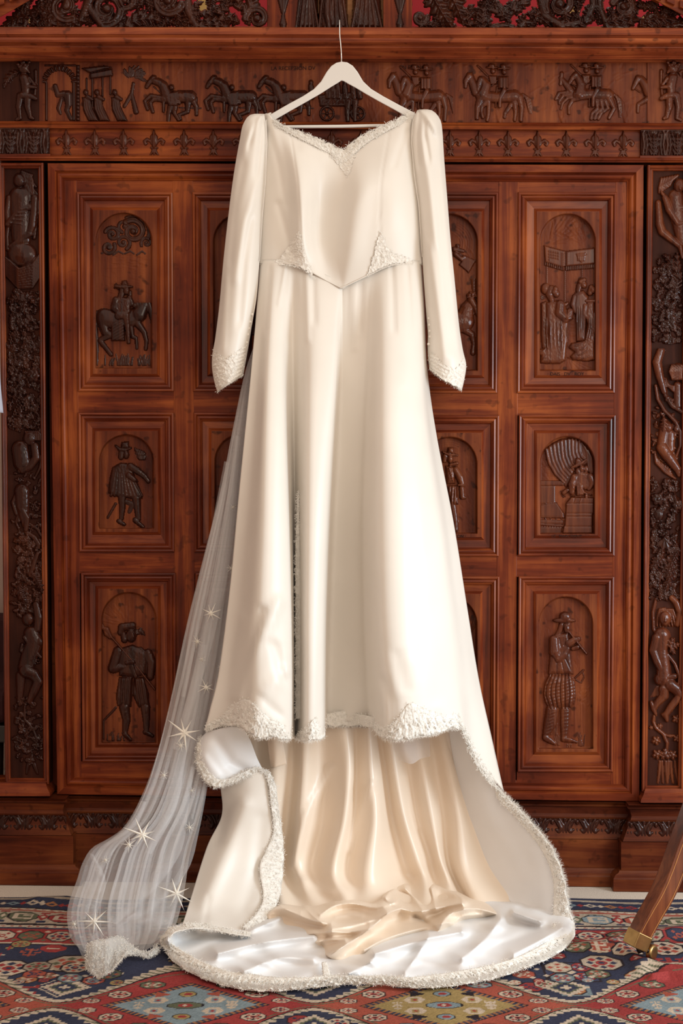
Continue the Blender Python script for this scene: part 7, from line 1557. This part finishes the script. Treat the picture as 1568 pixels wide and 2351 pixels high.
# ogee lattice with medallions
PER = .555; CX0 = -.335; CY = -.871
for row in (0, -1):
    cyr = CY + row * .47
    for k in range(-3, 4):
        cx = CX0 + k * PER; x = GX - cx; y = YB - cyr; ins = abs(x) <= PER / 2 + 1e-6
        hh = (.5 + .5 * np.cos(2 * math.pi * np.clip(x, -PER / 2, PER / 2) / PER)) ** .85
        q = np.round(abs(x) / .016) * .016; hs = (.5 + .5 * np.cos(2 * math.pi * np.clip(q, 0, PER / 2) / PER)) ** .85
        paint(ins & (abs(y) < .232 * hs + .030), CREAM); paint(ins & (abs(y) < .232 * hs + .022) & ((np.round((x + y * 2) / .012) % 3) == 0), GREEN)
        paint(ins & (abs(y) < .200 * hh + .016), DARK); col = BRICK if k % 2 else RED; paint(ins & (abs(y) < .196 * hh + .012), col)
        paint(ins & (abs(abs(y) - (.180 * hh + .006)) < .0022), GREEN)
        med = GOLD if k % 2 else SKY; inn = np.abs(x) / .172 + np.abs(y) / .122
        paint(inn < 1.06, DARK); paint(inn < 1.03, CREAM); saw = (np.round((np.abs(x) - np.abs(y)) / .009) % 2) == 0
        paint((inn < 1.03) & (inn > .90) & saw, NAVY); paint((inn < 1.03) & (inn > .90) & ~saw, ORANGE * .9); paint(inn < .90, med)
        for sx in (-1, 1):
            for sy in (-1, 1):
                rosette(cx + sx * .150, cyr + sy * .064, .024, CREAM, RED, DARK, .8); rosette(cx + sx * .085, cyr + sy * .118, .026, GREEN if k % 2 == 0 else SKY, CREAM, RED, .75); rosette(cx + sx * .205, cyr + sy * .026, .018, CREAM, BRICK, NAVY, .7)
                x2, y2 = local(cx + sx * .062, cyr + sy * .030, .030, .022); paint((abs(x2) + .5 * abs(y2) < .8) & (abs(y2) < .8), CREAM); paint((abs(x2) < .25) & (abs(y2) < .45), med); diamond(cx + sx * .062, cyr + sy * .030, .006, RED)
                x3, y3 = local(cx + sx * .040, cyr + sy * .062, .030, .018); paint((abs(y3) < .15 + .7 * np.clip(sx * x3, 0, 1)) & (sx * x3 > 0) & (sx * x3 < 1), BRICK if k % 2 == 0 else DARK)
                hooks(cx + sx * .10, cyr + sy * .010, .012, CREAM, 2)
        for sy in (-1, 1): octagon(cx, cyr + sy * .062, .020, DARK, .8); octagon(cx, cyr + sy * .062, .017, GOLD if k % 2 == 0 else SKY, .8); octagon(cx, cyr + sy * .062, .009, RED, .8)
        octagon(cx, cyr, .040, DARK, .45); octagon(cx, cyr, .036, GREEN if k % 2 == 0 else SKY, .45); octagon(cx, cyr, .016, RED, .6); diamond(cx, cyr, .006, CREAM)
    for k in range(-3, 4):
        nx_ = CX0 + (k + .5) * PER; steppy(nx_, cyr + .105, .050, [CREAM, GREEN, NAVY, CREAM], .008); steppy(nx_, cyr - .105, .050, [CREAM, GREEN, NAVY, CREAM], .008); rosette(nx_, cyr + .16, .026, SKY * .8, RED, CREAM)
        for dx_, dy_, r_, c_ in ((-.085, .185, .024, BRICK), (.085, .185, .026, GREEN), (-.11, .135, .014, CREAM), (.11, .135, .014, GOLD), (0, .225, .03, CREAM * .8), (-.055, .145, .012, RED), (.055, .145, .012, SKY)):
            for sg_ in (1, -1): rosette(nx_ + dx_, cyr + sg_ * dy_, r_, c_, [RED, CREAM, NAVY][k % 3], [CREAM, BRICK][k % 2]); diamond(nx_ + dx_ * .6, cyr + sg_ * (dy_ + .03), .008, CREAM)
C = C * .93 + .07 * C.mean(-1, keepdims=True); C *= (1 + RNG.normal(0, .10, GX.shape))[..., None]; C *= (1 + .10 * wav(GX * 900, GY * 900, 60, 2))[..., None]; C = np.clip(C, .004, 1)
# folds where the rug has rucked up
Z = np.full(GX.shape, .0045)
def ruck(pts, w, h):
    global Z
    q = [spx(*p) for p in pts]; Z = Z + h * np.exp(-seg_d2(q, GX, GY) / (w * w))
ruck([(1420, 2176), (1460, 2210), (1470, 2236)], .022, .012); ruck([(1490, 2222), (1530, 2232), (1568, 2236)], .022, .016); ruck([(1500, 2252), (1535, 2246), (1568, 2252)], .012, .014); ruck([(1340, 2180), (1400, 2168), (1450, 2150)], .03, .008); ruck([(90, 2074), (150, 2070), (200, 2078)], .03, .010); ruck([(0, 2110), (120, 2120), (260, 2112)], .05, .006); ruck([(1520, 2150), (1560, 2140)], .03, .012)
Z += .0015 * wav(GX * 1000, GY * 1000, 130, 1)
Yr = GY + wob * np.clip((GY + .7) / .5, 0, 1)
me = mesh_np('rug', np.stack([GX, Yr, np.maximum(Z, .003)], -1), np.stack([a for a in (lambda i: (i[:-1, :-1], i[:-1, 1:], i[1:, 1:], i[1:, :-1]))(np.arange(GX.size).reshape(GX.shape))], -1).reshape(-1, 4), True)
ca = me.color_attributes.new('pile', 'FLOAT_COLOR', 'POINT'); ca.data.foreach_set('color', np.concatenate([C, np.ones((*GX.shape, 1))], -1).astype(np.float32).ravel())
def rug_mat():
    m, nt, b, out = mat_new('knotted_wool'); N = nt.nodes.new; L = nt.links.new
    a = N('ShaderNodeAttribute'); a.attribute_name = 'pile'; tc = N('ShaderNodeTexCoord'); n = N('ShaderNodeTexNoise'); n.inputs['Scale'].default_value = 700; L(tc.outputs['Object'], n.inputs[0])
    mx = N('ShaderNodeMix'); mx.data_type = 'RGBA'; mx.blend_type = 'MULTIPLY'; mx.inputs['Factor'].default_value = .5; r = ramp(nt, [(.3, (.55, .55, .55)), (.7, (1.3, 1.3, 1.3))]); L(n.outputs[0], r.inputs[0]); L(a.outputs['Color'], mx.inputs['A']); L(r.outputs[0], mx.inputs['B']); L(mx.outputs['Result'], b.inputs['Base Color'])
    b.inputs['Roughness'].default_value = 1.0; b.inputs['Specular IOR Level'].default_value = .05
    bp = N('ShaderNodeBump'); bp.inputs['Strength'].default_value = .5; bp.inputs['Distance'].default_value = .002; L(n.outputs[0], bp.inputs['Height']); L(bp.outputs[0], b.inputs['Normal']); return m
M_RUG = rug_mat()
rug = link('patterned_rug', me, M_RUG); rug['label'] = 'oriental rug in red, navy and cream under the train of the dress'; rug['category'] = 'rug'; reg(rug)
# fringe of the selvedge
Vf = []; Ff = []
for i in range(900):
    x = RX0 + (RX1 - RX0) * i / 900; y0 = RY1 - .004 + float(np.interp(x, gx, wob[-1])); k = len(Vf); dx = random.uniform(-.006, .006); l = random.uniform(.006, .014)
    Vf += [(x, y0, .006), (x + .0016, y0, .006), (x + dx + .0012, y0 + l, .003), (x + dx, y0 + l, .003)]; Ff.append((k, k + 1, k + 2, k + 3))
o = part('rug_fringe', Vf, Ff, plain('fringe_wool', (.55, .42, .32), .9), rug); o['kind'] = 'stuff'

# =================================================================== furniture leg at the edge
tb = FL(1465, 2186)
M_MAHOG = wood('polished_mahogany', (.045, .012, .007), (.11, .028, .012), (.22, .065, .022), 'Z', rough=.25, coat=.5)
M_INLAY = wood('inlay_line', (.25, .10, .035), (.36, .15, .05), (.45, .2, .07), 'Z', rough=.35)
M_BRASS = plain('old_brass', (.42, .27, .11), .35, metal=1.0, noise=.25, nscale=30)
table = thing('table_leg', 'curved mahogany table leg with brass castor standing on the rug', 'table leg', (float(tb[0]), float(tb[1]), 0.0))
ctr = [(1457, 2174, -.612), (1472, 2138, -.605), (1495, 2096, -.595), (1520, 2052, -.585), (1541, 2004, -.575), (1560, 1952, -.565), (1582, 1894, -.555), (1608, 1828, -.545), (1644, 1760, -.535), (1700, 1706, -.52), (1770, 1690, -.50)]
q = cat(np.array(ctr, float), np.linspace(0, len(ctr) - 1, 44)); Cc = P(q[:, 0], q[:, 1], q[:, 2])
def sweep(name, C3, wid, dep, mat, off=0.0, yoff=0.0):
    V = []; F = []; n = len(C3)
    for i, p in enumerate(C3):
        t = C3[min(i + 1, n - 1)] - C3[max(i - 1, 0)]; t = t / np.linalg.norm(t); yv = np.array([-.42, 1, 0.0]); yv /= np.linalg.norm(yv); s = np.cross(t, yv); s /= np.linalg.norm(s); w = wid[i] if hasattr(wid, '__len__') else wid
        c = p + s * off + yv * yoff
        V += [c - s * w - yv * dep, c + s * w - yv * dep, c + s * w + yv * dep, c - s * w + yv * dep]
    for i in range(n - 1):
        for k in range(4): F.append((4 * i + k, 4 * i + (k + 1) % 4, 4 * i + 4 + (k + 1) % 4, 4 * i + 4 + k))
    F += [(0, 1, 2, 3), (4 * n - 4, 4 * n - 1, 4 * n - 2, 4 * n - 3)]; return recalc(part(name, V, F, mat, table))
wd = np.interp(np.arange(44), [0, 10, 43], [.0185, .0205, .028])
leg = bevel(sweep('leg', Cc[3:], wd[3:], .021, M_MAHOG), .0025)
for sg in (-1, 1):
    V = sweep('inlay_line', Cc[4:40], .0009, .0008, M_INLAY, sg * .0145, -.0212); V.parent = leg; V.matrix_parent_inverse = Matrix.Identity(4)
capo = bevel(sweep('brass_cap', Cc[:5], .0205, .0235, M_BRASS), .002)
def disc(name, c, axis, r, h, mat, seg=28, prof=((0, 1), (1, 1))):
    ax = np.array(axis, float); ax /= np.linalg.norm(ax); a = np.cross(ax, [0, 0, 1]); a /= np.linalg.norm(a); b = np.cross(ax, a); V = []; F = []
    for s, k in prof:
        for i in range(seg): t = 2 * math.pi * i / seg; V.append(np.array(c) + ax * (s - .5) * h + r * k * (math.cos(t) * a + math.sin(t) * b))
    m_ = len(prof)
    for j in range(m_ - 1):
        for i in range(seg): F.append((j * seg + i, j * seg + (i + 1) % seg, (j + 1) * seg + (i + 1) % seg, (j + 1) * seg + i))
    F += [list(range(seg)), [(m_ - 1) * seg + i for i in range(seg)]]; return recalc(part(name, V, F, mat, table, True))
wc = P(1496, 2206, -.60); wc[2] = .0235
disc('castor_wheel', wc, (.75, -.66, 0), .0185, .015, M_BRASS, prof=((0, .78), (.08, .93), (.3, 1), (.7, 1), (.92, .93), (1, .78), (1, .4)))
M_IRON = plain('dark_iron', (.03, .025, .022), .4, metal=.8)
tube('castor_fork', [Cc[0] + np.array([.006, 0, .004]), Cc[0] + np.array([.010, -.002, -.010]), wc + np.array([-.016, -.010, .012]), wc + np.array([-.006, -.010, 0])], [.0065, .006, .005, .005], M_IRON, table)
tube('castor_fork', [Cc[0] + np.array([.010, .004, -.006]), wc + np.array([.004, .014, .016]), wc + np.array([.006, .010, 0])], [.006, .005, .005], M_IRON, table)

# =================================================================== things glimpsed past the wardrobe's edge
M_BLUE = plain('pale_blue_cotton', (.50, .52, .62), .8, noise=.05, nscale=20)
cl = loft('hanging_cloth', [[(-150, 560, -.16), (-152, 750, -.17), (-148, 930, -.17)], [(-110, 560, -.20), (-112, 750, -.22), (-106, 932, -.22)], [(-70, 562, -.17), (-72, 750, -.17), (-66, 938, -.17)], [(-30, 566, -.20), (-30, 760, -.22), (-24, 944, -.22)], [(-8, 600, -.17), (-1, 830, -.18), (2, 890, -.18), (7.5, 948, -.18)]], 40, 8, M_BLUE, None)
cl['label'] = 'pale blue cloth hanging at the dark edge of the wardrobe'; cl['category'] = 'cloth'

# a low upholstered chair glimpsed past the wardrobe's left edge
M_CRIM = plain('dark_crimson_velvet', (.035, .003, .004), .8, noise=.2, nscale=40); M_EBON = plain('black_chair_wood', (.012, .009, .008), .4)
chair = thing('upholstered_chair', 'low dark red upholstered chair half hidden past the wardrobe', 'chair', (-1.2, .40, 0.0))
def rbox(name, lo, hi, mat, par, bv=.01):
    x0, y0, z0 = lo; x1, y1, z1 = hi; V = [(x0, y0, z0), (x1, y0, z0), (x1, y1, z0), (x0, y1, z0), (x0, y0, z1), (x1, y0, z1), (x1, y1, z1), (x0, y1, z1)]
    return bevel(part(name, V, [(0, 3, 2, 1), (4, 5, 6, 7), (0, 1, 5, 4), (1, 2, 6, 5), (2, 3, 7, 6), (3, 0, 4, 7)], mat, par), bv, 3)
rbox('backrest', (-1.42, .56, .44), (-.97, .62, .68), M_CRIM, chair, .02); rbox('seat', (-1.43, .20, .40), (-.96, .60, .50), M_CRIM, chair, .03); rbox('seat_rail', (-1.43, .20, .35), (-.96, .60, .40), M_EBON, chair, .004)
for x in (-1.41, -1.00):
    for y in (.23, .56): tube('leg', [(x, y, .36), (x, y, .18), (x * 1.0, y, .0)], [.022, .018, .014], M_EBON, chair)
